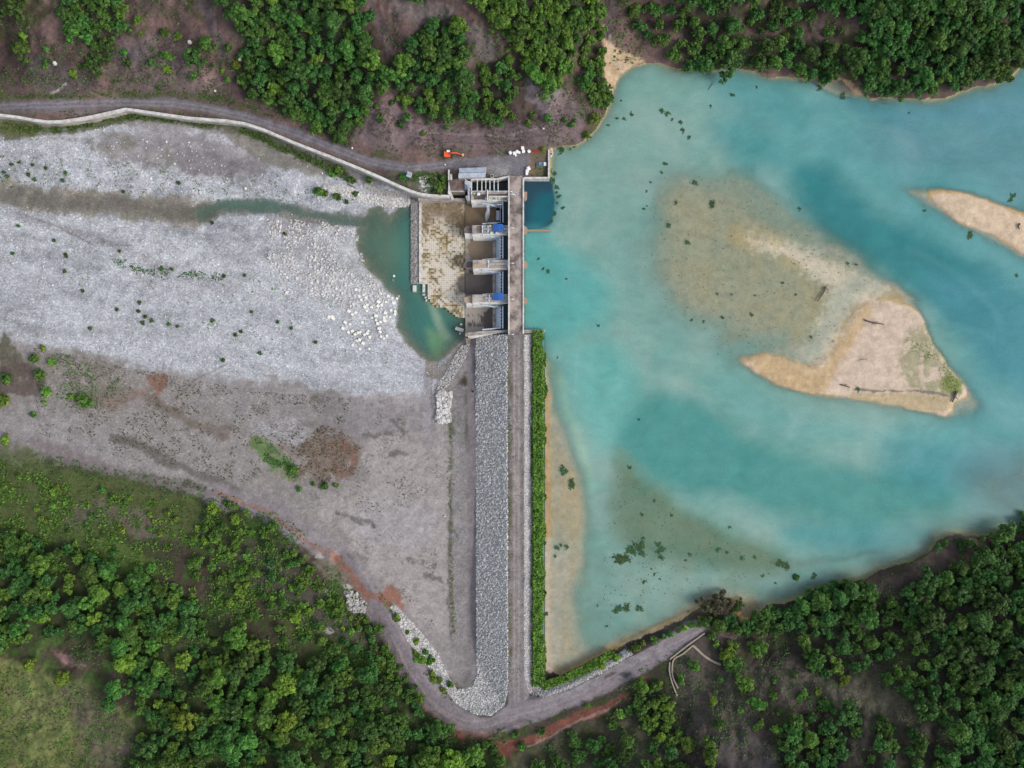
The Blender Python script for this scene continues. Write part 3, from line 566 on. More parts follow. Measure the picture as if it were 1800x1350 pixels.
paint([(970,760),(985,790),(1012,820),(1027,860),(1028,930),(1010,960),(990,930),(985,860)], (208,174,122), 12, 8, 24, 252, .75)
stroke([(958,690),(960,760),(962,860),(964,950)], 10, (194,156,104), 5, 4, 20, 253, .7)
stroke([(968,1170),(1000,1180),(1070,1138),(1150,1100),(1230,1060)], 14, (206,164,104), 6, 4, 20, 254, .85)
paint([(1280,1050),(1330,1052),(1330,1088),(1300,1090)], (206,160,98), 8, 5, 24, 255, .9)
paint([(958,960),(1000,970),(990,1060),(980,1160),(958,1165)], (206,186,160), 8, 6, 24, 256, .9)
paint([(1060,45),(1066,70),(1095,88),(1135,106),(1112,118),(1090,132),(1080,165),(1070,192),(1062,190),(1072,160),(1060,125),(1064,90),(1054,60)], (196,168,134), 5, 4, 16, 257, 1, .1, sm=False)
stroke([(1072,62),(1075,95),(1085,112),(1100,128)], 4, (160,146,124), 2, 2, 14, 258, .7)
paint([(1450,140),(1490,142),(1515,165),(1480,165)], (184,152,120), 6, 5, 16, 259, .9)
# wet stone and algae in the stream
stroke(BROOK, 46, (134,118,88), 12, 10, 20, 260, .8, .6)
stroke(BROOK, 30, (118,112,106), 12, 10, 20, 261, .75, .7, .6)
paint(POOL, (120,116,86), 4, 4, 16, 262, .9, .3, sm=False)
stroke([(360,376),(440,362),(560,382),(650,392)], 26, (108,106,88), 8, 6, 20, 263, .8)
COLR *= (.86 + .28 * fbm(PX, PY, 7, 3, 66))[..., None]
GRAIN = np.where(inside | (dres < 0), .4, 1 - .5 * np.clip(PEB, 0, 1))

def sampler(A):
    def f(px, py):
        i = np.clip(np.interp(px, AX, np.arange(len(AX))), 0, len(AX) - 1.001); j = np.clip(np.interp(py, AY, np.arange(len(AY))), 0, len(AY) - 1.001)
        i0 = np.floor(i).astype(int); j0 = np.floor(j).astype(int); fx = i - i0; fy = j - j0
        return (A[j0, i0] * (1 - fx) + A[j0, i0 + 1] * fx) * (1 - fy) + (A[j0 + 1, i0] * (1 - fx) + A[j0 + 1, i0 + 1] * fx) * fy
    return f
GZ = sampler(Z)
def ground(px, py): return float(GZ(np.array(px, float), np.array(py, float)))
def G3(px, py, dz=0): z = ground(px, py); p = W(px, py, z); return (p[0], p[1], z + dz)

# ------------------------------------------------------------------ split the sheet into named pieces of ground that meet edge to edge
kk = S * (H - Z) / H
GV = np.stack([(PX - 900) * kk, (675 - PY) * kk, Z], -1).reshape(-1, 3)
ny, nx = PX.shape
idx = np.arange(ny * nx).reshape(ny, nx)
FQ = np.stack([idx[1:, :-1], idx[1:, 1:], idx[:-1, 1:], idx[:-1, :-1]], -1).reshape(-1, 4)
cx = (PX[1:, 1:] + PX[:-1, :-1]) / 2; cy = (PY[1:, 1:] + PY[:-1, :-1]) / 2
cell = lambda A: (A[1:, 1:] + A[:-1, :-1]) / 2
cls = np.where(cell(north * 1.), 0, np.where(cx < 905, 1, 2)).astype(int)          # hillsides
cls[sdf(cx, cy, BEDP) < 0] = 3                                                     # terrace and valley floor
cls[(sdf(cx, cy, RIV) < 0) & (cell(north * 1.) < .5)] = 4                            # gravel river bed
cls[sdf(cx, cy, RIP) < 0] = 5
cls[(cx > 921) & (cx < 957) & (cy > 587) & (cy < 1210)] = 5
rd = np.minimum(np.maximum(np.abs(cx - 907) - 14, np.maximum(587 - cy, cy - 1250)), ldist(cx, cy, BANK) - 15)
cls[rd < 0] = 6
cls[ldist(cx, cy, [(-4000,190),(-60,190),(0,189),(120,184),(230,182),(330,186),(430,207),(520,235),(590,262),(650,284),(720,296),(790,290),(860,285),(905,288)]) < 9] = 7
cls[sdf(cx, cy, [(775,282),(850,276),(925,268),(935,285),(932,312),(895,313),(870,310),(855,296),(800,296)]) < 0] = 7
cls[cell(dres) < 0] = 8
cls[(sdf(cx, cy, smooth(ISLE)) < 3)] = 9
cls[(sdf(cx, cy, smooth(BAR)) < 3)] = 10
cls[cell(ins * 1.) > .5] = 11
mt, t, b = newmat('soil'); p = worldpos(t)
ca = N(t, 'Attribute', attribute_name='soil').outputs['Color']; pa = N(t, 'Attribute', attribute_name='pebble').outputs['Fac']
nA = noise(t, p, .9, 6, .75); nB = noise(t, p, .22, 5, .6)
ga = N(t, 'Attribute', attribute_name='grain').outputs['Fac']
c = mixc(t, ga, ca, ramp(t, nA, [(.28, .66), (.5, .99), (.72, 1.34)]), 'MULTIPLY')
c = mixc(t, 1.0, c, ramp(t, nB, [(.3, .82), (.7, 1.16)]), 'MULTIPLY')
vo = N(t, 'TexVoronoi'); vo.inputs['Scale'].default_value = 2.3; t.links.new(p, vo.inputs['Vector'])
sep = N(t, 'SeparateColor'); t.links.new(vo.outputs['Color'], sep.inputs[0])
st = ramp(t, sep.outputs[0], [(0.0, .62), (.25, .86), (.7, 1.04), (.9, 1.2), (1.0, 1.6)])
c2 = mixc(t, 1.0, c, st, 'MULTIPLY')
t.links.new(mixc(t, pa, c, c2), b.inputs['Base Color'])
b.inputs['Roughness'].default_value = .9; b.inputs['Specular IOR Level'].default_value = .15
hh = math_(t, 'ADD', nA, math_(t, 'MULTIPLY', vo.outputs['Distance'], -.6)); bump(t, b, hh, .5, .22)
SOIL = mt
names = {0: ('hillside', 'brown northern hillside with pale tracks above the dam yard'), 1: ('hillside', 'overgrown southwestern hillside and meadow'), 2: ('hillside', 'brown southeastern hillside with scattered trees'), 3: ('terrace', 'flat grey purple earth terrace below the embankment'), 4: ('riverbed', 'pale grey gravel river bed downstream of the dam'), 5: ('embankment', 'long straight stone faced earth embankment of the dam'), 6: ('road', 'dirt road along the embankment crest and the south shore'), 7: ('road', 'grey gravel road along the river wall to the dam yard'), 8: ('lakebed', 'sandy bed of the reservoir seen through shallow water'), 9: ('sandbar', 'pale sand island with a green eastern end in the reservoir'), 10: ('sandbar', 'long narrow sand spit at the right edge of the reservoir'), 11: ('foundation_pit', 'ground under the spillway')}
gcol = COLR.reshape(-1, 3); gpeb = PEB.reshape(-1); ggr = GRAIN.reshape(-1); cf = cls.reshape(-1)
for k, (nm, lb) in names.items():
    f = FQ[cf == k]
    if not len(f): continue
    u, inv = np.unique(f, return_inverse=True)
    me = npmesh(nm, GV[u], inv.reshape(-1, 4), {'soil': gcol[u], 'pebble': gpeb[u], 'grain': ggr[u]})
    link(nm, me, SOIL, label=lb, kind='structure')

# ------------------------------------------------------------------ water
def watermat(name, rough, rip):
    m, t, b = newmat(name); p = worldpos(t); out = [n for n in t.nodes if n.type == 'OUTPUT_MATERIAL'][0]
    wc = N(t, 'Attribute', attribute_name='tint').outputs['Color']; op = N(t, 'Attribute', attribute_name='turbidity').outputs['Fac']
    n_ = noise(t, p, .12, 6, .62); c = mixc(t, 1.0, wc, ramp(t, n_, [(.3, .93), (.7, 1.07)]), 'MULTIPLY')
    c = mixc(t, 1.0, c, ramp(t, noise(t, p, 1.1, 3, .7), [(.3, .93), (.7, 1.07)]), 'MULTIPLY')
    t.links.new(c, b.inputs['Base Color']); b.inputs['Roughness'].default_value = rough; b.inputs['IOR'].default_value = 1.33
    b.inputs['Specular IOR Level'].default_value = .5
    bump(t, b, noise(t, p, .9, 6, .7), rip, .3)
    tr = N(t, 'BsdfTransparent'); mx = N(t, 'MixShader'); t.links.new(op, mx.inputs[0]); t.links.new(tr.outputs[0], mx.inputs[1]); t.links.new(b.outputs[0], mx.inputs[2])
    t.links.new(mx.outputs[0], out.inputs[0]); return m
WT = np.zeros(PX.shape + (3,)) + np.array(lin(120,157,147, K))
def wpaint(pts, col, soft=40, warp=24, wscale=70, seed=300, alpha=1., mott=0):
    blend(WT, region(pts, soft, warp, wscale, seed, True, mott, 40), lin(*col, K), alpha)
def wstroke(pts, width, col, soft=14, warp=10, wscale=40, seed=300, alpha=1., mott=0):
    blend(WT, line_region(pts, width, soft, warp, wscale, seed, True, mott), lin(*col, K), alpha)
wpaint([(1240,120),(1400,130),(1560,180),(1800,200),(4000,200),(4000,900),(1800,900),(1700,560),(1500,380),(1340,260)], (88,146,146), 70, 30, 100, 301)
wpaint([(1260,215),(1340,230),(1400,260),(1400,310),(1330,300),(1270,270)], (74,138,138), 40, 20, 60, 302, .9)
wpaint([(1390,310),(1450,300),(1560,380),(1680,440),(1760,500),(1700,560),(1620,540),(1540,470),(1460,420),(1420,370)], (44,118,120), 30, 20, 60, 303, .95)
wpaint([(1560,200),(1700,200),(1900,150),(1900,400),(1720,320),(1600,300),(1500,250)], (88,132,138), 50, 30, 90, 304, .8)
wpaint([(1480,170),(1640,180),(1800,130),(1900,110),(1900,210),(1700,220),(1560,210)], (76,132,142), 26, 14, 60, 305, .8)
wpaint([(1640,480),(1760,500),(1900,520),(1900,700),(1780,680),(1700,600)], (62,128,136), 40, 24, 80, 306, .9)
wpaint([(1070,760),(1110,710),(1180,690),(1270,720),(1330,770),(1420,800),(1560,830),(1700,840),(1660,900),(1560,930),(1420,920),(1260,880),(1150,840),(1090,810)], (56,132,126), 30, 22, 80, 307, .8)
wpaint([(1250,660),(1400,720),(1560,745),(1700,770),(1800,760),(1800,800),(1600,790),(1420,780),(1300,730)], (96,158,154), 30, 18, 80, 308, .4)
wpaint([(1560,770),(1700,790),(1760,830),(1640,870),(1560,830)], (64,136,140), 30, 18, 80, 309, .7)
wpaint([(1700,800),(1800,780),(1900,770),(1900,930),(1760,910),(1710,850)], (80,122,128), 60, 24, 60, 310, .8)
wpaint([(1400,920),(1560,930),(1640,940),(1560,980),(1400,960)], (66,138,140), 24, 14, 60, 311, .7)
wpaint([(921,420),(990,430),(1060,470),(1060,560),(1000,600),(921,585)], (84,158,152), 30, 20, 60, 312, .8)
wpaint([(1080,220),(1200,240),(1150,330),(1090,460),(1010,440),(1010,300)], (124,157,147), 40, 20, 80, 313, .9)
wpaint([(980,620),(1060,600),(1120,640),(1100,720),(1050,800),(1010,720)], (104,166,158), 30, 20, 80, 314, .8)
wpaint([(1050,880),(1120,960),(1240,1000),(1400,1000),(1300,1060),(1150,1080),(1040,1060)], (130,164,152), 40, 20, 60, 315, .85)
wpaint([(1085,800),(1160,860),(1260,920),(1380,975),(1330,1010),(1200,990),(1110,960),(1075,900)], (98,128,104), 22, 14, 50, 316, .85)
wstroke([(1013,620),(1012,680),(1008,730)], 4, (130,172,164), 2.5, 5, 30, 317, .3)
wstroke([(985,660),(1000,720),(1022,790),(1038,860)], 16, (132,172,152), 9, 6, 40, 318, .7)
for k, P in enumerate([[(1440,470),(1500,480),(1580,500),(1660,560)], [(1560,540),(1640,560),(1740,590)], [(1600,440),(1680,480),(1760,560)], [(1690,700),(1740,706),(1790,712)], [(1330,300),(1400,360),(1440,420)]]):
    wstroke(P, 12, (124,172,172), 7, 10, 40, 320 + k, .12)
wpaint([(921,316),(964,315),(974,345),(975,372),(966,395),(940,404),(921,404)], (34,66,82), 3, 5, 14, 330, .97)  # deep clear water by the intake, its shadow put into the tint
wpaint([(940,350),(972,345),(974,375),(964,397),(930,402)], (26,96,106), 14, 10, 20, 331, .9)
wpaint([(700,300),(800,300),(900,300),(920,300),(921,310),(921,380),(921,460),(921,540),(921,580),(920,590),(900,590),(800,590),(700,590)], (26,44,52), 1, 0, 20, 332, 1)  # deep water behind the gates, with the shade there put into the navy
wpaint([(921,404),(960,408),(930,460),(921,470)], (76,150,146), 14, 8, 20, 333, .6)
sw1 = fbm(PX, PY, 120, 3, 801); sw2 = fbm(PX, PY, 120, 3, 802)
swirl = fbm(PX + 150 * sw1, PY + 150 * sw2, 70, 5, 803); swf = fbm(PX + 60 * sw1, (PY + 60 * sw2) * 2.2, 20, 5, 804)
lk = (PX > 925) & (sdf(PX, PY, [(921,314),(966,314),(976,345),(976,372),(966,400),(921,404)]) > 6)
WT *= (1 + lk * ((swirl - .5) * (.22 + .06 * sstep(1150, 1350, PX)) + (swf - .5) * .17))[..., None]; WT[..., 0] *= 1 + lk * (swirl - .5) * .5
OPA = 1 - np.exp(-np.maximum(D, 0) * 1.0)
shore = 1 - np.exp(-np.maximum(-Z, 0) * 1.0)
OPA = np.where(dres < 0, np.minimum(OPA, shore), shore)
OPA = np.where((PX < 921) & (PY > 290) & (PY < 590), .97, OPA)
dark = sdf(PX, PY, [(921,314),(966,314),(976,345),(976,372),(966,400),(921,404)]); OPA = np.where(dark < 0, .95, OPA)
resmask = (cell(np.where(Z < .35, 1., 0.)) > 0) & (cx > 884) & (cell(dres) < 60) & ((cy < 587) | (cx > 930)) & ((cx > 921) | ((cy > 313) & (cy < 586)))
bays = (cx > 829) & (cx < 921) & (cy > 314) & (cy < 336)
kw = S
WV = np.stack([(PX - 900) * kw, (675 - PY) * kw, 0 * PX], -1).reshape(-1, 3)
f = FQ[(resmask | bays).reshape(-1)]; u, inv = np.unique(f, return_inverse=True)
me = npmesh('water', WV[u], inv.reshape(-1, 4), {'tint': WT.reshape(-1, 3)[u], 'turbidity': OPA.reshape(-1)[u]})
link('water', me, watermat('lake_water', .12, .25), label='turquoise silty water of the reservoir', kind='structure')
WT2 = np.zeros(PX.shape + (3,)) + np.array(lin(82,116,102, K))
def w2(pts, col, soft, seed, alpha=1.):
    blend(WT2, region(pts, soft, 8, 30, seed), lin(*col, K), alpha)
w2([(690,380),(724,360),(724,500),(760,540),(800,560),(810,600),(760,625),(710,590),(690,500)], (64,116,106), 20, 340)
w2([(620,380),(690,370),(700,460),(660,480),(630,430)], (84,112,96), 24, 341)
w2([(752,520),(775,550),(795,590),(780,600),(765,570)], (138,160,136), 8, 342, .8)
w2([(750,580),(775,590),(780,625),(760,630)], (112,152,110), 10, 343, .7)
w2([(-4000,310),(0,310),(330,340),(330,400),(0,380),(-4000,380)], (112,106,94), 20, 344)
w2([(340,360),(400,360),(400,390),(350,390)], (84,112,96), 14, 345)
OP2 = 1 - np.exp(-np.maximum(POOLZ - Z, 0) * 1.5)
OP2 = OP2 * (.55 + .45 * sstep(250, 430, PX))
k7 = S * (H - POOLZ) / H
WV = np.stack([(PX - 900) * k7, (675 - PY) * k7, 0 * PX + POOLZ], -1).reshape(-1, 3)
f = FQ[((cell(np.where(Z < POOLZ + .1, 1., 0.)) > 0) & (cx < 825) & (cell(dwet) < 12)).reshape(-1)]; u, inv = np.unique(f, return_inverse=True)
me = npmesh('water', WV[u], inv.reshape(-1, 4), {'tint': WT2.reshape(-1, 3)[u], 'turbidity': OP2.reshape(-1)[u]})
link('water', me, watermat('pool_water', .1, .2), label='green pool and shallow stream below the spillway', kind='structure')
# ------------------------------------------------------------------ materials of built things
CONC = surf('concrete', lin(172,164,157), .85, .16, .7, stain=lin(92,84,76), stain_amt=.6, stain_scale=.3)
CONCL = surf('pale_concrete', lin(202,200,196), .85, .12, .9, stain=lin(126,116,104), stain_amt=.5, stain_scale=.5)
CONCD = surf('stained_concrete', lin(148,136,124), .85, .22, .6, stain=lin(74,64,60), stain_amt=.75, stain_scale=.28)
DECKM = surf('deck_concrete', lin(164,150,142), .85, .22, .5, stain=lin(74,66,62), stain_amt=.85, stain_scale=.22)
BROWNM = surf('dirt_roof', lin(116,99,92), .9, .2, .8, stain=lin(64,52,50), stain_amt=.8, stain_scale=.3)
STEEL = surf('grey_blue_steel', lin(184,198,214), .5, .08, .6, spec=.4, stain=lin(112,118,124), stain_amt=.4, stain_scale=.6, bumpd=0)
STEELD = surf('dark_steel', lin(62,74,88), .5, .1, .6, spec=.4, bumpd=0)
WHITEP = surf('white_paint', lin(214,216,218), .45, .06, 1, spec=.4, bumpd=0)
GALV = surf('galvanised_sheet', lin(168,178,190), .42, .1, .8, metal=.15, spec=.5, stain=lin(124,128,136), stain_amt=.5, stain_scale=.7, bumpd=0)
BLUEP = surf('blue_sheet', lin(46,94,166), .5, .08, .8, spec=.4, bumpd=0)
ORANGE = surf('orange_paint', lin(226,92,50), .4, .06, 1, spec=.5, bumpd=0)
REDP = surf('red_paint', lin(196,66,44), .5, .1, 1, bumpd=0)
DARK = surf('dark_rubber_and_shade', lin(40,40,44), .7, .1, 1, bumpd=0)  # dark rubber, also painted shade in girder gaps and the pit opening
GLASS = surf('dark_glass', lin(36,48,60), .08, .05, 1, spec=.8, bumpd=0)
CARM = surf('silver_blue_paint', lin(112,140,166), .25, .04, 1, spec=.6, metal=.3, bumpd=0)
BAGM = surf('white_woven_bag', lin(226,226,224), .8, .06, 2, bumpd=.02)
WOODM = surf('bleached_wood', lin(92,82,78), .85, .2, 2, bumpd=0)
FLANK = surf('chalky_concrete', lin(240,238,232), .85, .08, .6, stain=lin(120,110,100), stain_amt=.4, stain_scale=.5)
TIMB = surf('brown_concrete', lin(150,128,112), .85, .15, .8, bumpd=0)
# the stilling basin floor: square concrete blocks with stained joints
m, t, b = newmat('basin_tiles'); p = worldpos(t); TILES = m
br = N(t, 'TexBrick', offset=0.0, squash=1.0); br.inputs['Scale'].default_value = 1.0; br.inputs['Brick Width'].default_value = .86; br.inputs['Row Height'].default_value = .86
br.inputs['Mortar Size'].default_value = .075; br.inputs['Mortar Smooth'].default_value = .3; t.links.new(p, br.inputs['Vector'])
vo = N(t, 'TexVoronoi', distance='CHEBYCHEV'); vo.inputs['Randomness'].default_value = 0.0; vo.inputs['Scale'].default_value = 1 / .86; t.links.new(p, vo.inputs['Vector'])
sx = N(t, 'SeparateColor'); t.links.new(vo.outputs['Color'], sx.inputs[0])
n1_ = noise(t, p, .11, 5, .6); n2_ = noise(t, p, .45, 4, .7)
f = math_(t, 'ADD', math_(t, 'MULTIPLY', n1_, 1.0), math_(t, 'MULTIPLY', math_(t, 'SUBTRACT', sx.outputs[0], .5), .26))
f = math_(t, 'ADD', f, math_(t, 'MULTIPLY', math_(t, 'SUBTRACT', n2_, .5), .3))
f = math_(t, 'ADD', f, math_(t, 'MULTIPLY', N(t, 'Attribute', attribute_name='bleach').outputs['Fac'], .09))
c = ramp(t, f, [(.38, lin(104,90,64)), (.46, lin(148,130,94)), (.53, lin(180,166,140)), (.62, lin(204,196,182))])
c = mixc(t, math_(t, 'MULTIPLY', br.outputs['Fac'], .55), c, lin(104,92,70)); TILEC = c
mk = N(t, 'Attribute', attribute_name='wet').outputs['Fac']
c = mixc(t, mk, c, mixc(t, n2_, lin(92,76,58), lin(120,100,74)))
c = mixc(t, N(t, 'Attribute', attribute_name='soak').outputs['Fac'], c, mixc(t, n2_, lin(58,50,48), lin(88,80,74)))
t.links.new(c, b.inputs['Base Color']); b.inputs['Roughness'].default_value = .8
# chute slabs with wet stains whose outline is carried on the mesh
m, t, b = newmat('chute_concrete'); p = worldpos(t); CHUTE = m
c = mixc(t, noise(t, p, .7, 6, .7), lin(132,122,112), lin(172,162,150))
mk = N(t, 'Attribute', attribute_name='wet').outputs['Fac']; mb_ = N(t, 'Attribute', attribute_name='silt').outputs['Fac']
c = mixc(t, mb_, c, mixc(t, noise(t, p, .4, 5, .65), lin(88,72,54), lin(132,112,84)))
c = mixc(t, mk, c, mixc(t, noise(t, p, .35, 5, .65), lin(58,50,48), lin(92,82,78)))
t.links.new(c, b.inputs['Base Color']); b.inputs['Roughness'].default_value = .6
def grid_top(x0, y0, x1, y1, z, step, keep=None):       # finely cut top sheet of a slab, photo pixel rectangle at height z
    xs = np.arange(x0, x1 + step * .5, step); ys = np.arange(y0, y1 + step * .5, step); X, Y = np.meshgrid(xs, ys)
    zz = z(X, Y) if callable(z) else 0 * X + z
    k = S * (H - zz) / H; V = np.stack([(X - 900) * k, (675 - Y) * k, zz], -1).reshape(-1, 3)
    i = np.arange(X.size).reshape(X.shape); F = np.stack([i[1:, :-1], i[1:, 1:], i[:-1, 1:], i[:-1, :-1]], -1).reshape(-1, 4)
    if keep is not None:
        c0 = (X[1:, 1:] + X[:-1, :-1]) / 2; c1 = (Y[1:, 1:] + Y[:-1, :-1]) / 2; F = F[keep(c0, c1).reshape(-1)]
    return X, Y, V, F
def slab_mesh(name, X, V, F, depth, attrs):
    # close the sheet with sides down to a flat underside
    from collections import Counter
    e = Counter(); d = {}
    for q in F:
        for a_, b_ in zip(q, np.roll(q, -1)):
            k = (min(a_, b_), max(a_, b_)); e[k] += 1; d[k] = (a_, b_)
    n = len(V); V2 = V.copy(); V2[:, 2] = depth
    side = [(d[k][1], d[k][0], d[k][0] + n, d[k][1] + n) for k, c_ in e.items() if c_ == 1]
    FF = np.concatenate([F, np.array(side), F[:, ::-1] + n]); VV = np.concatenate([V, V2])
    return npmesh(name, VV, FF, {k: np.concatenate([a_, a_]) for k, a_ in attrs.items()}, flat=True)

# ------------------------------------------------------------------ gated spillway
ZA, ZC, ZP, ZD = -6.3, -5.9, 1.6, 3.2          # basin floor, chute, pier top, deck
dam = empty('spillway', W(850, 470, -9), label='grey concrete spillway with five piers and a square tiled stilling basin', cat='dam spillway')
STEPS = [(741,352.6),(818,352.6),(818,559),(806,559),(806,556.5),(800,556.5),(800,553),(795,553),(795,549.5),(790,549.5),(790,545),(783,545),(783,540.5),(767,540.5),(767,536),(760,536),(760,532),(756.5,532),(756.5,525),(752,525),(752,499),(741,499)]
X, Y, V, F = grid_top(741, 352.6, 818, 559.4, ZA, .9, lambda a, b_: sdf(a, b_, STEPS) < 0)
wet = .82 - .82 * sstep(-12, 16, sdf(X + (fbm(X, Y, 16, 3, 401) - .5) * 26, Y + (fbm(X, Y, 12, 4, 402) - .5) * 30, [(741,352),(818,352),(818,402),(800,398),(780,385),(760,378),(741,400)]))
soak = (1 - sstep(-3, 5, sdf(X + (fbm(X, Y, 7, 3, 403) - .5) * 12, Y + (fbm(X, Y, 7, 3, 404) - .5) * 10, [(820,482),(806,488),(799,500),(805,513),(820,518)]))) * .9
wet = np.maximum(wet, sstep(.52, .66, fbm(X, Y, 20, 4, 405)) * .7 * (1 - sstep(0, 10, sdf(X, Y, [(770,490),(806,484),(802,515),(780,522)]))))
def add_part(name, me, mat, par, **k):
    o = link(name, me, mat, par, **k); o.location = -parent_world(par); return o
add_part('basin_floor', slab_mesh('basin_floor', X, V, F, -9.2, {'wet': wet.ravel(), 'soak': soak.ravel(), 'bleach': (sstep(430, 500, Y + (fbm(X, Y, 20, 3, 407) - .5) * 60)).ravel()}), TILES, dam)
WETB = {1: [(812,352),(868,352),(868,402),(812,402)], 3: [(800,492),(812,480),(840,477),(866,478),(867,518),(840,520),(818,520),(806,512)], 4: [(850,548),(866,540),(867,578),(852,576),(848,566)]}
for i, (y0, y1) in enumerate(((354, 400), (414, 460), (474, 521), (533, 584)), 1):
    zf = lambda X_, Y_: ZC + np.clip((X_ - 850) / 15, 0, 1) * .3
    X, Y, V, F = grid_top(818.2, y0, 872, y1, zf, .9)
    q = lambda P, s, a_, sd: 1 - sstep(-2, s, sdf(X + (fbm(X, Y, 7, 4, sd) - .5) * a_, Y + (fbm(X, Y, 7, 4, sd + 1) - .5) * a_, P))
    wet = q(WETB[i], 3, 9, 410) if i in WETB and i > 1 else 0 * X
    if i == 4: wet = np.maximum(wet, sstep(.42, .52, fbm(X * 2.2, Y * .5, 7, 3, 420)) * (1 - sstep(-3, 3, sdf(X, Y, [(822,553),(852,553),(852,574),(822,574)]))))
    silt = q([(812,352),(872,352),(872,404),(812,404)], 3, 4, 430) if i == 1 else q([(826,414),(872,412),(872,460),(840,462),(822,446)], 5, 18, 431) * .85 if i == 2 else q([(826,478),(872,478),(872,486),(840,484)], 4, 8, 432) * .6
    add_part('chute_slab', slab_mesh('chute_slab', X, V, F, -9.2, {'wet': wet.ravel(), 'silt': silt.ravel()}), CHUTE, dam)
def pier(P, zt, name='pier', mat=CONC):
    mb = MB()
    for pts, z in P: mb.pprism(pts, z, -9.2)
    return mb.build(name, mat, dam)
pier([([(818,344.5),(828,342),(828,351.5),(820,351.5)], .6), ([(828.1,341),(893,341),(893,350.4),(870,351),(846,351.5),(828.1,351.5)], ZP)], ZP)
pier([([(816.5,402),(820,399),(830,398),(830,410.5),(820,410.5),(816.5,408)], .2), ([(830.1,396),(893,396),(893,410),(870,411),(830.1,411)], ZP)], ZP)
pier([([(815,464),(820,459),(831,458),(831,471),(819,471.5)], -.8), ([(831.1,457),(893,456.5),(893,470.5),(870,472),(831.1,472)], ZP)], ZP)
pier([([(816,523),(830,519),(830,532),(819,533),(816,530)], .2), ([(830.1,518),(893,517),(893,531),(870,531.5),(830.1,532)], ZP)], ZP)
pier([([(818,585),(850,582),(893,579.5),(893,583.5),(850,588),(818,591)], .8)], ZP)
PT = surf('weathered_cap', lin(118,104,102), .9, .25, .7, stain=lin(70,60,62), stain_amt=.8, stain_scale=.5)
PO = surf('rusty_cap', lin(170,148,120), .9, .2, .7, stain=lin(150,138,128), stain_amt=.8, stain_scale=.5)
for P_, z_, mt_ in (([(817.2,402.4),(820.4,399.6),(829.6,398.6),(829.6,410),(820.3,410),(817.2,407.6)], .2, PT), ([(838,397),(848,396.8),(848,409.6),(838,409.6)], ZP, PT), ([(816,464),(820.6,459.6),(830.6,458.6),(830.6,470.4),(819.6,471)], -.8, PT), ([(833,464.5),(857,464),(857,471),(833,471.4)], ZP, PO), ([(862,466),(890,466),(890,470),(862,471)], ZP, PO), ([(816.8,523.6),(829.6,519.6),(829.6,531.4),(819.6,532.4),(816.8,529.6)], .2, PO), ([(833,341.8),(852,341.8),(852,350.6),(833,350.6)], ZP, PT)):
    mb = MB(); mb.pprism(P_, z_ + .03, z_ + .004); mb.build('pier_cap', mt_, dam)
# pale weathered pier flanks, added and sloped to catch light, and round noses on the lake side
for y0, y1, rnd in ((337, 351, 0), (397, 412, 1), (458, 472, 1), (522, 535, 1)):
    x0, x1 = 920.5, 926.5
    a = W(x0, (y0 + y1) / 2, 1.8); r = (y1 - y0) / 2 * S
    mb = MB()
    if rnd: mb.prism([(a[0], a[1] - r)] + [(a[0] + 1.7 * math.cos(q_), a[1] + r * math.sin(q_)) for q_ in np.linspace(-math.pi / 2, math.pi / 2, 11)] + [(a[0], a[1] + r)], -6, 1.8)
    else: mb.prism([W(x, y, 1.8)[:2] for x, y in ((x0, y0), (926.5, y0), (926.5, 348), (924, 352), (x0, 352))], -6, 1.8)
    mb.build('pier_nose', TIMB, dam)
for (x0, x1, y, zt, wd) in ((828.2, 892, 351.5, ZP - .1, 1.5), (830.2, 892, 411, ZP - .1, 1.7), (816.6, 830, 410.5, 0, 1.4), (831.2, 892, 472, ZP - .1, 1.6), (830.2, 892, 532, ZP - .1, 1.5), (819, 830, 533, 0, 1.3), (822, 892, 588, .5, 1.2)):
    a = W(x0, y, zt); c_ = W(x1, y, zt); y1_ = a[1] + (.0 if x0 != 822 else 0)
    V = [(a[0], a[1] + .05, zt), (c_[0], c_[1] + .05, zt), (c_[0], c_[1] - .1, zt), (a[0], a[1] - .1, zt), (a[0], a[1] + .05, -6.6), (c_[0], c_[1] + .05, -6.6), (c_[0], c_[1] - wd, -6.6), (a[0], a[1] - wd, -6.6)]
    if x0 == 822:
        e_ = W(892, 583.5, zt); V = [(v[0], v[1] + (e_[1] - a[1]) * (1 if k in (1, 2, 5, 6) else 0) - (0 if k in (1, 2, 5, 6) else .5), v[2]) for k, v in enumerate(V)]
    MB().add(V, [(0, 1, 2, 3)[::-1], (4, 5, 6, 7), (3, 2, 6, 7)[::-1], (0, 1, 5, 4), (1, 2, 6, 5), (3, 0, 4, 7)]).build('pier_flank', FLANK, dam)
# low end wall of the basin, end sill and the long north training wall
mb = MB(); mb.pbox(736.5, 349, 740.8, 498.5, -5.9, -9.2); mb.build('end_sill', CONCL, dam)
mb = MB(); mb.pbox(735, 348.2, 817.5, 352.4, -2.2, -9.2); mb.build('training_wall', CONC, dam)
for (x0, x1, zt) in ((866, 871.8, -4.6),):
    for (y0, y1) in ((411.5, 457), (473, 518), (533.5, 580)):
        mb = MB(); mb.pbox(x0, y0, x1, y1, zt, -9.2); mb.build('gate_sill', CONC, dam, bevel=.15)
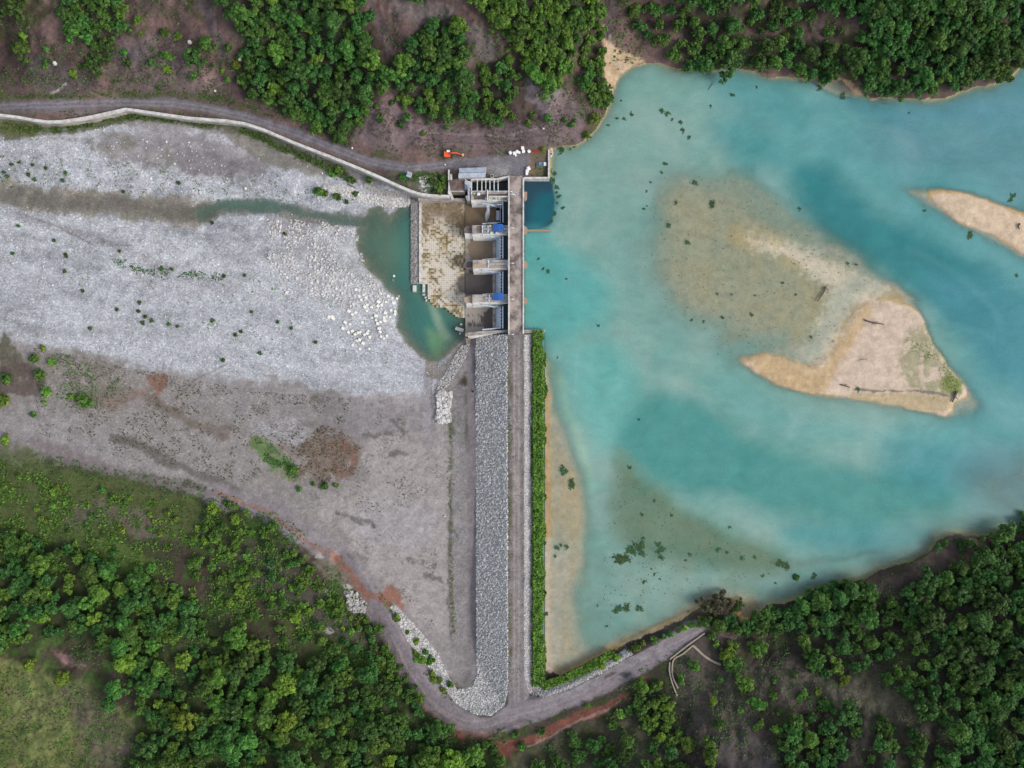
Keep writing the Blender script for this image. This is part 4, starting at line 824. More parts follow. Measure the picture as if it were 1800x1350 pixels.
# ------------------------------------------------------------------ radial gates
def gate(y0, y1, label, open_=False):
    g = empty('radial_gate', W(880, (y0 + y1) / 2, -5), label=label, cat='radial gate', group='radial gates of the spillway')
    ya = W(880, y1, 0)[1]; yb = W(880, y0, 0)[1]
    xt = W(884, y0, .9)[0]; xb = W(872, y0, -4.7)[0]
    prof = [(xb + (xt - xb) * q_ ** 1.25, -4.7 + 5.6 * q_) for q_ in np.linspace(0, 1, 9)]
    if open_: prof = [(W(879.5, y0, z)[0], z) for z in (-4.4, -3, -1.5, 0, .9)]
    n = len(prof); V = [(x, y, z) for y in (ya, yb) for x, z in prof] + [(x + .12, y, z) for y in (ya, yb) for x, z in prof]
    F = [(i, i + 1, n + i + 1, n + i) for i in range(n - 1)] + [(2 * n + i, 3 * n + i, 3 * n + i + 1, 2 * n + i + 1) for i in range(n - 1)]
    F += [(i, 2 * n + i, 2 * n + i + 1, i + 1) for i in range(n - 1)] + [(n + i, n + i + 1, 3 * n + i + 1, 3 * n + i) for i in range(n - 1)]
    F += [(0, n, 3 * n, 2 * n), (n - 1, 3 * n - 1, 4 * n - 1, 2 * n - 1)]
    MB().add(V, F).build('skin_plate', STEEL, g)
    mb = MB(); mb.box(xt - .14, ya, .55, xt + .16, yb, 1.05); mb.build('top_beam', WHITEP, g)
    if not open_:
        xg = W(879.4, y0, .7)[0]
        mb = MB(); mb.box(xg - .12, ya, .35, xg + .12, yb, .75); mb.build('girder', STEEL, g)
        mb = MB(); mb.box(xg + .14, ya, .22, xt - .16, yb, .3); mb.build('girder_gap_shade', DARK, g)  # recessed near-black sheet standing in for shade in the girder gaps
        k = 7
        for i in range(1, k):
            y = ya + (yb - ya) * i / k
            mb = MB(); mb.obox(((xg + xt) / 2, y, .55), (xt - xg - .32, .22, .25)); mb.build('rib', STEEL, g)
    for s, y in ((1, yb), (-1, ya)):
        mb = MB(); xa = W(848, 400, 1.0)[0]; mb.tube([(xa, y + s * .55, .9), (xa + 3.5, y + s * .2, .1), (W(874, 400, 0)[0], y - s * .25, -2.4)], .32, 6)
        mb.tube([(xa + 1, y + s * .35, 1.0), (W(879, 400, 0)[0], y - s * .2, .35)], .13, 5)
        mb.build('gate_arm', STEEL, g)
    return g
gate(360.5, 392, 'partly raised radial gate spilling water beside the intake deck', True)
gate(416.5, 455, 'blue grey radial gate just south of the upper blue hoist house')
gate(478, 516, 'blue grey radial gate above the big dark wet chute')
gate(539, 577.5, 'southernmost blue grey radial gate next to the end wall')
mb = MB(); mb.pbox(872.5, 370, 878.2, 387, -1.5, -5.6); mb.build('steel_apron', GALV, None, loc=W(875, 378, -5.6), label='pale steel box standing below the partly raised gate', cat='steel box')
# falling water
rng = np.random.default_rng(5)
P = [W(857.5, 360.5, .2), W(857.8, 364, -.4), W(858, 369, -1.6), W(857, 375, -3), W(856, 382, -4.6), W(855.5, 389, -5.6)]
mb = MB(); V = []; Rr = [.55, .6, .75, .95, .9, .35]; nn = 10
for (x, y, z), r in zip(P, Rr):
    V += [(x + r * math.cos(a) * (1 + rng.uniform(-.22, .22)), y + rng.uniform(-.12, .12), z + .35 * r * math.sin(a)) for a in [2 * math.pi * k / nn for k in range(nn)]]
mb.add(V, [(i * nn + k, i * nn + (k + 1) % nn, (i + 1) * nn + (k + 1) % nn, (i + 1) * nn + k) for i in range(5) for k in range(nn)])
m, t, b = newmat('white_water'); p = worldpos(t); b.inputs['Roughness'].default_value = .6
t.links.new(mixc(t, noise(t, p, 2.2, 5, .7), lin(150,150,160), lin(222,222,230)), b.inputs['Base Color'])
t.links.new(ramp(t, noise(t, p, 1.6, 4, .7), [(.3, .45), (.5, .95)]), b.inputs['Alpha'])
mb.build('water_jet', m, None, loc=W(857, 375, -5.9), label='white jet of water falling beside the first spillway gate', cat='water jet')
# ------------------------------------------------------------------ bridge over the gates
br_ = empty('bridge', W(907, 450, ZD), label='long narrow stained concrete bridge over the spillway gates', cat='bridge')
mb = MB(); mb.pbox(895.8, 309, 918.6, 587.6, ZD, ZD - .9); mb.build('deck', DECKM, br_)
for x0, x1 in ((893.2, 895.7), (918.7, 921.2)):
    mb = MB(); mb.pbox(x0, 311 if x0 < 900 else 312, x1, 587, ZD + .55, ZD - 1.1); mb.build('parapet', CONCL, br_, bevel=.04)
mb = MB()
for i in range(13): mb.tube([W(894.4, 318 + i * 22, ZD + .55), W(894.4, 318 + i * 22, ZD + 1.2)], .04, 4)
mb.tube([W(894.4, 314, ZD + 1.2), W(894.4, 586, ZD + 1.2)], .05, 4); mb.build('railing', WHITEP, br_)
LAMPL = ['white street lamp on the bridge beside the intake deck', 'white street lamp on the bridge beside the upper blue hoist house', 'white street lamp on the bridge beside the pier without a hoist house', 'white street lamp on the bridge beside the lower blue hoist house', 'white street lamp at the south end of the bridge']
for y, lb in zip((347, 405, 466, 528.5, 589), LAMPL):
    b0 = W(894.4, y, ZD + .55); L = empty('street_lamp', b0, label=lb, cat='street lamp', group='street lamps along the bridge')
    x, y_, z = b0; mb = MB(); mb.tube([b0, (x, y_, z + 4.6)], .09, 6, .06); mb.build('pole', WHITEP, L)
    mb = MB(); mb.tube([(x, y_, z + 4.5), (x + .9, y_, z + 4.8), (x + 1.5, y_, z + 4.85)], .07, 5); mb.build('lamp_arm', WHITEP, L)
    mb = MB(); mb.obox((x + 1.85, y_, z + 4.82), (.85, .36, .16)); mb.build('lamp_head', WHITEP, L, bevel=.05)
# guide walls on the lake side
mb = MB(); mb.pbox(927, 403.4, 967.5, 407, 1.0, -6); mb.build('guide_wall', TIMB, None, loc=W(947, 405, -6), label='thin brown concrete wall jutting into the lake from the second pier', cat='wall')
mb = MB(); mb.pprism([(921.4, 579.5), (957, 579.5), (959, 582), (957, 584.6), (921.4, 586)], 2.0, -6); mb.build('guide_wall', CONC, None, loc=W(940, 582, -6), label='concrete wall at the north end of the reed belt', cat='wall')
# ------------------------------------------------------------------ hoist houses and machinery on the piers
def hoist(x0, y0, x1, y1, label):
    a = W(x0, y1, 3.6); c = W(x1, y0, 3.6); ex = empty('hoist_house', (a[0], a[1], ZP), label=label, cat='hoist house', group='blue hoist houses on the piers')
    mb = MB(); mb.box(a[0] + .2, a[1] + .2, ZP, c[0] - .2, c[1] - .2, 3.35); mb.build('wall', BLUEP, ex)
    xm = (a[0] + c[0]) / 2
    mb = MB(); mb.prism([(a[0], 3.4), (xm, 3.62), (c[0], 3.4), (c[0], 3.32), (xm, 3.54), (a[0], 3.32)], a[1], c[1])
    mb.v = [(v[0], v[2], v[1]) for v in mb.v]; mb.build('roof', BLUEP, ex)
    mb = MB()
    for i in range(1, 7): mb.box(a[0] + (c[0] - a[0]) * i / 7 - .03, a[1] + .02, 3.66 - abs(i - 3.5) * .06, a[0] + (c[0] - a[0]) * i / 7 + .03, c[1] - .02, 3.7 - abs(i - 3.5) * .06)
    mb.build('roof_seam', BLUEP, ex)
    mb = MB(); mb.obox((a[0] + 1.4, a[1] + .18, ZP + .9), (.8, .08, 1.7)); mb.build('door', STEELD, ex)
hoist(867.5, 393.5, 884, 407, 'blue hoist house on the second pier beside the partly raised gate')
hoist(867, 514.5, 885, 528, 'blue hoist house on the fourth pier nearer the south end')
def frame(yc, x0, x1, label, cross):
    e = empty('service_frame', W((x0 + x1) / 2, yc, ZP), label=label, cat='steel frame', group='steel walkway frames on the piers')
    mb = MB(); mb.pbox(x0, yc - 1.1, x1, yc + 1.1, ZP + .9, ZP + .72); mb.build('walkway', GALV, e)
    for xc in cross:
        mb = MB(); mb.pbox(xc - .7, yc - 6.2, xc + .7, yc + 6.2, ZP + .6, ZP + .45); mb.build('cross_beam', WHITEP, e)
    for xc in (x0 + 1, x1 - 1):
        mb = MB(); mb.pbox(xc - .4, yc - .8, xc + .4, yc + .8, ZP + .7, ZP); mb.build('post', STEEL, e)
frame(402.5, 847, 866, 'steel walkway frame left of the upper blue hoist house', (848, 858))
frame(402.5, 885.5, 893, 'short steel walkway between the upper blue hoist house and the bridge', (891.5,))
frame(464, 859, 893, 'long pale walkway frame on the pier without a hoist house', (858.5, 892))
frame(524, 852, 865, 'steel walkway frame left of the lower blue hoist house', (860,))
def drum(px, py, z, r, h, label, mat=CONCL):
    c0 = W(px, py, z + h); e = empty('cable_drum', (c0[0], c0[1], z), label=label, cat='drum', group='round drums on the piers')
    mb = MB(); mb.cyl(c0, r, z, z + h, 14, r * .92); mb.build('drum_body', mat, e)
    mb = MB(); mb.cyl(c0, r * .3, z + h, z + h + .12, 10); mb.build('drum_cap', WHITEP, e)
YEL = surf('cream_paint', lin(206,200,172), .7, .1, 1.5, bumpd=0)
PALEG = surf('pale_green_paint', lin(186,198,186), .7, .1, 1.5, bumpd=0)
for px, py, r, mt_, lb in ((862, 397.5, .6, YEL, 'cream drum at the left corner of the upper blue hoist house'), (863.5, 409.5, .62, PALEG, 'pale green drum below the upper blue hoist house'), (873, 409.8, .62, YEL, 'cream drum in front of the upper blue hoist house'), (863, 345.5, .6, YEL, 'cream drum on the intake deck pier'), (872, 348.5, .4, YEL, 'small cream drum left of its twin by the first gate'), (877.5, 348.5, .4, YEL, 'small cream drum right of its twin by the first gate'), (854, 348.5, .35, WHITEP, 'small white drum above the water jet')):
    drum(px, py, ZP, r, .7, lb, mt_)
# ------------------------------------------------------------------ intake works
it = empty('intake', W(850, 330, -9), label='concrete water intake with open bays under narrow beams beside the bridge', cat='intake')
mb = MB(); mb.pbox(829.5, 336.4, 893, 341, ZD - .3, -9); mb.build('deck', CONC, it)
mb = MB(); mb.pprism([(829, 313), (873, 313), (895.5, 308.5), (895.5, 312), (873, 316), (829, 316.2)], ZD + .2, -9); mb.build('north_wall', CONCL, it)
mb = MB(); mb.pbox(827.5, 313.3, 829.4, 341, ZD + .1, -9); mb.build('side_wall', CONCL, it)
for x in (839, 847, 854, 861.2, 868.6, 875.6):
    mb = MB(); mb.pbox(x - .85, 316.3, x + .85, 336, ZD, ZD - .7); mb.build('cross_beam', CONCL, it)
mb = MB(); mb.pbox(829.6, 335.3, 893, 336.3, ZD + .35, ZD - .5); mb.build('kerb', CONCL, it)
mb = MB(); mb.pbox(856, 333.2, 858, 352.5, ZD + .7, ZP); mb.build('dividing_wall', CONCL, it)
mb = MB(); mb.pbox(859, 344.3, 893, 346.2, ZD + .2, ZP); mb.pbox(859, 346.3, 860.5, 351, ZD - .1, ZP); mb.pbox(891.5, 346.3, 893, 351, ZD - .1, ZP); mb.build('parapet', CONCL, it)
mb = MB(); mb.pbox(883, 350.5, 884.6, 360, ZP + .2, ZP - 1.4); mb.pbox(874, 358.6, 882.9, 360, ZP + .2, ZP - .2); mb.build('gate_bracket', GALV, it)
# brown roofed chamber left of the intake, its pale front wall
ch = empty('sluice_house', W(803, 330, -9), label='low chamber with a brown dirt covered roof left of the intake', cat='sluice house')
mb = MB(); mb.pprism([(789.5, 316), (805, 313.5), (816.3, 314), (816.3, 336.2), (792, 336.4)], ZD - .2, -9); mb.build('wall', CONCD, ch)
mb = MB(); mb.pprism([(790.3, 317), (805, 314.5), (815.6, 315), (815.6, 335), (793, 335.2)], ZD + .02, ZD - .19); mb.build('roof', BROWNM, ch)
mb = MB(); mb.pbox(791.5, 335.3, 816, 336.5, ZD + .3, ZD - .1); mb.build('coping', CONCL, ch)
for i in range(6):
    x = 794 + i * 4; mb = MB(); mb.pbox(x - .9, 336.7, x + .9, 339.5, -.2, -9); mb.build('buttress', CONC, ch)
mb = MB(); mb.pprism([(787.6, 298), (790, 298), (790, 316), (787.6, 316)], ZD + .9, 1); mb.pprism([(788.6, 316.2), (792, 336), (796, 344), (792, 345.4), (787.4, 340)], ZD + .4, -8); mb.build('wing_wall', CONCL, ch)
mb = MB(); mb.pbox(791.5, 306, 794.6, 315.5, ZD + .5, 1.5)
for i in range(6): mb.pbox(791.4, 306.5 + i * 1.5, 794.7, 307.0 + i * 1.5, ZD + .62 - i * .02, ZD + .5)
mb.build('stair', CONCL, ch)
# trash rake with its boom
tr = empty('trash_rake', W(822, 330, ZD), label='grey steel trash rake with slanted rails and a long boom', cat='trash rake')
mb = MB(); mb.pbox(816.8, 318, 827.2, 330, ZD + .4, ZD - 1.2); mb.build('platform', GALV, tr)
for o_ in (0, 3.4, 6.5):
    mb = MB(); a_ = W(817, 315 + o_, ZD + 1.3); c_ = W(828.5, 323 + o_, ZD + 1.3); mb.tube([a_, c_], .16, 4); mb.build('rail', WHITEP, tr)
mb = MB(); mb.pbox(822.2, 325, 825.6, 352.5, ZD + 1.6, ZD + 1.1); mb.build('boom', GALV, tr)
mb = MB()
for (x, y) in ((817.5, 331), (821, 331), (817.5, 336), (821, 336)): mb.tube([W(x, y, ZD + 1), W(x, y, -5)], .12, 5)
mb.tube([W(817.5, 333, ZD + .6), W(822, 333, ZD + .6)], .1, 5); mb.build('leg', STEEL, tr)
mb = MB(); mb.pbox(816.8, 330.2, 822, 336.5, .5, -9); mb.build('gate_well', STEELD, tr)
# small fixtures on the intake deck
mb = MB(); mb.pbox(838.7, 338.7, 843.8, 342.8, ZD + .9, ZD - .3); o = mb.build('control_cabinet', WHITEP, None, bevel=.05, loc=W(841, 341, ZD - .3), label='white square control cabinet on the intake deck', cat='cabinet')
mb = MB(); mb.pbox(839.2, 339.2, 843.3, 342.3, ZD + .98, ZD + .9); mb.build('lid', WHITEP, o)
mb = MB(); mb.cyl(W(834, 340, ZD + .3), .3, ZD - .3, ZD + .3, 10); mb.build('bollard', WHITEP, None, loc=W(834, 340, ZD - .3), label='small round white bollard left of the control cabinet', cat='bollard')
for i, x in enumerate((869.5, 872.5, 876)):
    e = empty('valve_stand', W(x, 337.6, ZD - .3), label=('left', 'middle', 'right')[i] + ' one of three small dark valve stands on the intake deck', cat='valve stand', group='valve stands on the intake deck')
    c_ = W(x, 337.6, ZD - .3); mb = MB(); mb.cyl(c_, .14, c_[2], c_[2] + .9, 8); mb.build('stem', STEELD, e)
    mb = MB(); mb.cyl(c_, .3, c_[2] + .9, c_[2] + .98, 12); mb.build('wheel', WHITEP if i == 2 else STEEL, e)
for (x, y, sx, sy, rz, lb) in ((890.5, 337, 1.1, .35, .2, 'pale plank lying left of the bridge parapet'), (899, 336.6, 1, .3, .1, 'pale plank lying on the bridge deck by the parapet')):
    c_ = W(x, y, ZD + .06); mb = MB(); mb.obox((c_[0], c_[1], ZD + .06 - (.3 if x < 895 else 0)), (sx, sy, .12), rz); mb.build('plank', WHITEP, None, loc=(c_[0], c_[1], ZD - (.3 if x < 895 else 0)), label=lb, cat='plank', group='planks by the parapet')
# chalky rubble dropped on the deck beside the intake
rb = [(901, 338.5), (903.5, 340), (905, 337.5), (908, 339), (910.5, 340.5), (909, 342), (906, 343.4), (904, 342.6)]
for i, (x, y) in enumerate(rb):
    c_ = W(x, y, ZD + .1); mb = MB(); mb.obox((c_[0], c_[1], ZD + .1), (rng.uniform(.3, .6), rng.uniform(.18, .3), .2), rng.uniform(0, 3)); mb.build('rubble_piece', WHITEP, None, loc=(c_[0], c_[1], ZD), label='small pale rubble piece scattered on the bridge deck beside the intake', cat='rubble', group='rubble on the bridge deck')
# ------------------------------------------------------------------ sheds
sh = empty('shed', W(830, 304, 3.1), label='long metal shed with two corrugated roof strips above the intake', cat='shed')
def panel(name, P, par, z0, z1, mat=GALV, ribs=18):
    # corrugated sheet from two photo edges: P = upper-left, upper-right, lower-right, lower-left
    a, b_, c_, d_ = [np.array(W(x, y, z)) for (x, y), z in zip(P, (z0, z0, z1, z1))]
    V = []; n = ribs * 2
    for i in range(n + 1):
        q_ = i / n; u = .05 * (i % 2)
        V += [tuple(a + (b_ - a) * q_ + (0, 0, u)), tuple(d_ + (c_ - d_) * q_ + (0, 0, u))]
    F = [(2 * i, 2 * i + 1, 2 * i + 3, 2 * i + 2) for i in range(n)]
    m0 = len(V); V += [(x, y, z - .12) for x, y, z in V]; F += [(2 * i + m0, 2 * i + 2 + m0, 2 * i + 3 + m0, 2 * i + 1 + m0) for i in range(n)]
    F += [(0, 2 * n, 2 * n + m0, m0), (1, 1 + m0, 2 * n + 1 + m0, 2 * n + 1)]
    F += [(0, m0, 1 + m0, 1), (2 * n, 2 * n + 1, 2 * n + 1 + m0, 2 * n + m0)]
    return MB().add(V, F).build(name, mat, par)
panel('roof', ((807, 295.5), (855.3, 294), (854.8, 302), (807, 303.5)), sh, 6.2, 6.5, ribs=22)
panel('roof', ((806, 304.3), (853.4, 302.9), (853, 311.5), (805.3, 313)), sh, 6.25, 5.8, ribs=22)
mb = MB(); mb.pprism([(807.6, 296.4), (854.4, 295), (852, 311), (806.4, 312.4)], 5.75, 2.6); mb.build('wall', CONC, sh)
mb = MB(); c_ = W(830, 312.2, 4); mb.obox((c_[0], c_[1] - .05, 3.9), (1.6, .12, 2.1)); mb.build('door', STEELD, sh)
kb = empty('kiosk', G3(719, 306), label='small grey kiosk with a two part roof beside the river road', cat='kiosk')
gz = ground(719, 306)
def rot(P, c, a): return [(c[0] + (x - c[0]) * math.cos(a) - (y - c[1]) * math.sin(a), c[1] + (x - c[0]) * math.sin(a) + (y - c[1]) * math.cos(a)) for x, y in P]
R_ = rot([(715, 301.8), (723.4, 301.8), (723.4, 306), (715, 306)], (719, 306), .32); panel('roof', R_, kb, gz + 2.9, gz + 2.6, ribs=6)
R_ = rot([(715, 306.5), (723.4, 306.5), (723.4, 311.2), (715, 311.2)], (719, 306), .32); panel('roof', R_, kb, gz + 2.65, gz + 2.3, ribs=6)
mb = MB(); mb.pprism(rot([(715.8, 302.6), (722.6, 302.6), (722.6, 310.4), (715.8, 310.4)], (719, 306), .32), gz + 2.28, gz - .5); mb.build('wall', CONC, kb)
mb = MB(); mb.pbox(862.5, 306.6, 867.6, 311.6, 4.0, 2.6); o = mb.build('pump_pit', CONCL, None, loc=W(865, 309, 2.6), label='small square pit with a dark opening below the yard', cat='pit')
mb = MB(); mb.pbox(863.1, 307.2, 867, 311, 4.03, 4.0); mb.build('opening', DARK, o)  # flat dark sheet standing in for the shade inside the pit
# yard walls on the lake corner
yw = empty('yard_wall', W(965, 290, 0), label='pale concrete wall round the lake corner of the yard', cat='wall')
mb = MB(); mb.pbox(963.3, 262.5, 966, 314.2, ZD + .75, -6); mb.build('wall', CONCL, yw, bevel=.04)
mb = MB(); mb.pbox(921.3, 310.8, 963.2, 314.2, ZD + .7, -6); mb.build('wall', CONCL, yw, bevel=.04)
# ------------------------------------------------------------------ river wall along the road
WT_ = [(-120, 203.5)] + WALL[1:]
pts = smooth(WT_, 3, False); rw = empty('river_wall', W(430, 217, -5), label='long pale concrete river wall below the road to the dam', cat='wall')
def strip(pts, wid, zt, zb, mb):
    L = [Vector(W(x, y, z)[:2]) for (x, y), z in zip(pts, zt)]; V = []
    for i, p_ in enumerate(L):
        d_ = (L[min(i + 1, len(L) - 1)] - L[max(i - 1, 0)]).normalized(); n_ = Vector((-d_.y, d_.x)) * wid / 2
        V += [(*(p_ + n_), zt[i]), (*(p_ - n_), zt[i]), (*(p_ + n_), zb), (*(p_ - n_), zb)]
    F = []
    for i in range(len(L) - 1):
        a = 4 * i; c_ = a + 4; F += [(a, a + 1, c_ + 1, c_), (a + 1, a + 3, c_ + 3, c_ + 1), (a, c_, c_ + 2, a + 2), (a + 2, c_ + 2, c_ + 3, a + 3)]
    F += [(0, 2, 3, 1), (len(V) - 4, len(V) - 3, len(V) - 1, len(V) - 2)]
    mb.add(V, F)
zt = [np.interp(x, [-120, 0, 430, 660, 790], [1.6, 1.8, 2.4, 3.2, 3.3]) for x, y in pts]
mb = MB(); strip(pts, .8, zt, -7, mb); mb.build('wall', CONC, rw)
mb = MB(); strip(pts, 1.15, [z + .18 for z in zt], 1.0, mb); mb.build('coping', CONCL, rw)
# broken blocks and slabs at the foot of the basin
bl = [((725.3, 501.5), (731.5, 513), -6.0, 0, 'tall pale concrete slab in the pool under the stone strip'), ((742.6, 499.6), (746.6, 513.5), -6.0, .05, 'narrow pale concrete post beside the basin corner')]
for (a_, b_, z, rz, lb) in bl:
    mb = MB(); mb.pbox(a_[0], a_[1], b_[0], b_[1], z, -9); mb.build('concrete_slab', CONCL, None, bevel=.08, loc=W(a_[0], b_[1], -9), label=lb, cat='concrete slab')
c_ = W(807.5, 579, -6.2); mb = MB(); mb.obox(c_, (3.8, 1.5, .8), -.32, .12); mb.build('concrete_slab', CONCL, None, bevel=.08, loc=c_, label='long tilted pale slab fallen in the pool beside the end wall', cat='concrete slab')
for (x, y, s_, lb) in ((810.5, 570, 1.0, 'small pale rubble block above the tilted slab'), (809, 586, .8, 'small rubble block below the tilted slab'), (744.8, 518, .9, 'first small rubble block below the basin corner'), (748, 523, 1.0, 'second small rubble block below the basin corner'), (749, 528, .8, 'third small rubble block below the basin corner'), (754, 524, .7, 'small rubble block tucked against the stepped basin edge')):
    c_ = W(x, y, -6.6); mb = MB(); mb.obox(c_, (s_, s_ * .8, 1.2), x, .2, .15); mb.build('concrete_rubble', CONCL, None, bevel=.08, loc=c_, label=lb, cat='rubble block', group='rubble at the basin foot')
st_ = empty('steps', W(821, 600, -6), label='short dark concrete steps below the end wall of the spillway', cat='steps')
for i in range(5):
    mb = MB(); mb.pbox(818.5 + i * .3, 594.5 + i * 2.6, 826, 596.8 + i * 2.6, -2 - i * .8, -8); mb.build('tread', CONCD if i < 4 else CONC, st_)
ma = W(831, 688, ground(831, 688)); e = empty('manhole', ma, label='round dark manhole on the track left of the embankment', cat='manhole')
mb = MB(); mb.cyl(ma, .85, ma[2] - .4, ma[2] + .25, 16); mb.build('ring', CONC, e); mb = MB(); mb.cyl(ma, .68, ma[2] + .25, ma[2] + .3, 16); mb.build('cover', DARK, e)
# two curb lines of the drain that leaves the south road
def curb(P, label, wid=.55, h=.5):
    Q = smooth(P, 4, False); zs = [ground(x, y) + h for x, y in Q]; mb = MB(); strip(Q, wid, zs, min(zs) - 2, mb)
    mb.build('drain_curb', surf('curb_concrete', lin(150,138,126), .9, .15, 1), None, loc=G3(*P[0]), label=label, cat='drain curb', group='curbs of the drain by the south road')
curb([(1239, 1113), (1210, 1134), (1178, 1159)], 'straight pale curb along the south road')
curb([(1177.5, 1164), (1177, 1180), (1181, 1198), (1187, 1215), (1191, 1224)], 'outer pale curb curving down from the south road')
curb([(1218, 1135), (1200, 1150), (1186, 1158), (1182, 1170), (1183, 1190), (1192, 1210)], 'inner curved curb beside the drain bend')
curb([(1218, 1135), (1226, 1142), (1238, 1153), (1252, 1162), (1267, 1169)], 'wide pale curb running down to the right from the drain corner', .9)

# ------------------------------------------------------------------ yard: excavator, bags, car, boat
def place_local(root, fn): pass
zx = ground(788, 273); ex = empty('excavator', W(788, 273, zx), label='orange excavator with its arm stretched along the river road', cat='excavator')
X0, Y0, Z0 = ex.location
def B(name, boxes, mat, par=ex, bev=.05):
    mb = MB()
    for c_, s_, *r in boxes: mb.obox((X0 + c_[0], Y0 + c_[1], Z0 + c_[2]), s_, *(r or [0]))
    return mb.build(name, mat, par, bevel=bev)
for s in (1, -1):
    tk = B('track', [((.3, s * 1.05, .45), (3.4, .5, .7))], DARK, bev=.2)
B('body', [((-.35, 0, 1.45), (2.6, 2.5, .9)), ((-1.2, -.1, 2.0), (1.0, 2.3, .4))], ORANGE, bev=.12)
cab = B('cab', [((.25, .85, 2.15), (1.5, .95, 1.5))], ORANGE, bev=.1)
B('cab_roof', [((.25, .85, 2.94), (1.4, .9, .08))], WHITEP)
B('window', [((1.02, .85, 2.3), (.04, .8, .9)), ((.25, 1.34, 2.3), (1.2, .04, .9))], GLASS, cab)
mb = MB(); mb.tube([(X0 + .6, Y0 - .25, Z0 + 1.8), (X0 + 1.6, Y0 + .0, Z0 + 3.3), (X0 + 3.6, Y0 + .05, Z0 + 3.1)], .26, 4); mb.build('boom', ORANGE, ex)
mb = MB(); mb.tube([(X0 + 3.6, Y0 + .05, Z0 + 3.1), (X0 + 6.0, Y0 - .15, Z0 + 1.2)], .22, 4, .15); mb.build('arm', ORANGE, ex)
mb = MB(); mb.prism([(X0 + 5.8, Z0 + .3), (X0 + 6.7, Z0 + .2), (X0 + 6.8, Z0 + .9), (X0 + 6.1, Z0 + 1.25)], Y0 - .65, Y0 + .4); mb.v = [(v[0], v[2], v[1]) for v in mb.v]; mb.build('bucket', surf('worn_steel', lin(170,150,126), .6, .15, 2, bumpd=0), ex)
mb = MB(); mb.tube([(X0 + .9, Y0 - .6, Z0 + 1.6), (X0 + 2.2, Y0 - .3, Z0 + 2.7)], .1, 6); mb.build('ram', STEELD, ex)
def bulk_bag(px, py, rz, s, label):
    c_ = G3(px, py); e = empty('bulk_bag', c_, label=label, cat='bulk bag', group='white bulk bags stored in the yard')
    x, y, z = c_; a = s / 2; V = []
    for zz, k in ((0, .86), (.25, 1.0), (.75, 1.0), (.98, .9), (1.04, .5)):
        for i in range(16):
            an = 2 * math.pi * i / 16; sq = min(1 / max(abs(math.cos(an)), abs(math.sin(an))), 1.34)
            V.append((x + a * k * sq * math.cos(an + rz), y + a * k * sq * math.sin(an + rz), z + zz * s * .9))
    F = [(j * 16 + i, j * 16 + (i + 1) % 16, (j + 1) * 16 + (i + 1) % 16, (j + 1) * 16 + i) for j in range(4) for i in range(16)] + [tuple(range(64, 80)), tuple(range(15, -1, -1))]
    MB().add(V, F).build('sack', BAGM, e)
    for sx in (-1, 1):
        p0 = Vector((x, y, z)) + Matrix.Rotation(rz, 3, 'Z') @ Vector((sx * a * .7, -a * .7, s * .88)); p1 = Vector((x, y, z)) + Matrix.Rotation(rz, 3, 'Z') @ Vector((sx * a * .7, a * .7, s * .88))
        mb = MB(); mb.tube([p0, (p0 + p1) / 2 + Vector((0, 0, .18)), p1], .04, 4); mb.build('lifting_loop', BAGM, e)

for q_ in ((897, 269.4, .5, 1.3, 'leftmost white bulk bag of the row at the yard edge'), (904, 270.2, .25, 1.3, 'second white bulk bag from the left of the row'), (906.4, 273.4, .3, .8, 'small white bag leaning on the second bag of the row'), (909, 267.6, .1, 1.25, 'third white bulk bag from the left, touching a smaller neighbour'), (912.6, 268.6, .2, 1.0, 'smaller white bulk bag in the middle of the row'), (918.4, 261.2, .1, 1.35, 'white bulk bag set back towards the slope above the row'), (920, 266.8, .05, 1.35, 'white bulk bag right under the one set back'), (929.6, 266.8, .5, 1.2, 'rightmost white bulk bag of the row beside the red frame'), (928.8, 297, .4, 1.5, 'upper white bulk bag beside the bridge head'), (926.4, 301.6, .1, 1.35, 'middle white bulk bag beside the bridge head'), (925.8, 306, .15, 1.1, 'lowest white bulk bag beside the bridge head')):
    bulk_bag(*q_)
# red slatted frame with a white end, lying in the grass
c0 = G3(943.5, 265.8); e = empty('metal_frame', c0, label='long red slatted metal frame with a white end lying in the yard grass', cat='metal frame')
x, y, z = c0
mb = MB(); mb.obox((x, y + .42, z + .3), (3.6, .14, .2), .05); mb.obox((x, y - .42, z + .3), (3.6, .14, .2), .05); mb.build('rail', REDP, e)
for i in range(8):
    mb = MB(); mb.obox((x - 1.6 + i * .45, y, z + .34), (.14, .95, .12), .05 + (i % 3 - 1) * .2); mb.build('slat', REDP, e)
mb = MB(); mb.obox((x + 2.1, y + .1, z + .4), (.6, .55, .5), .1); mb.build('end_box', WHITEP, e, bevel=.06)
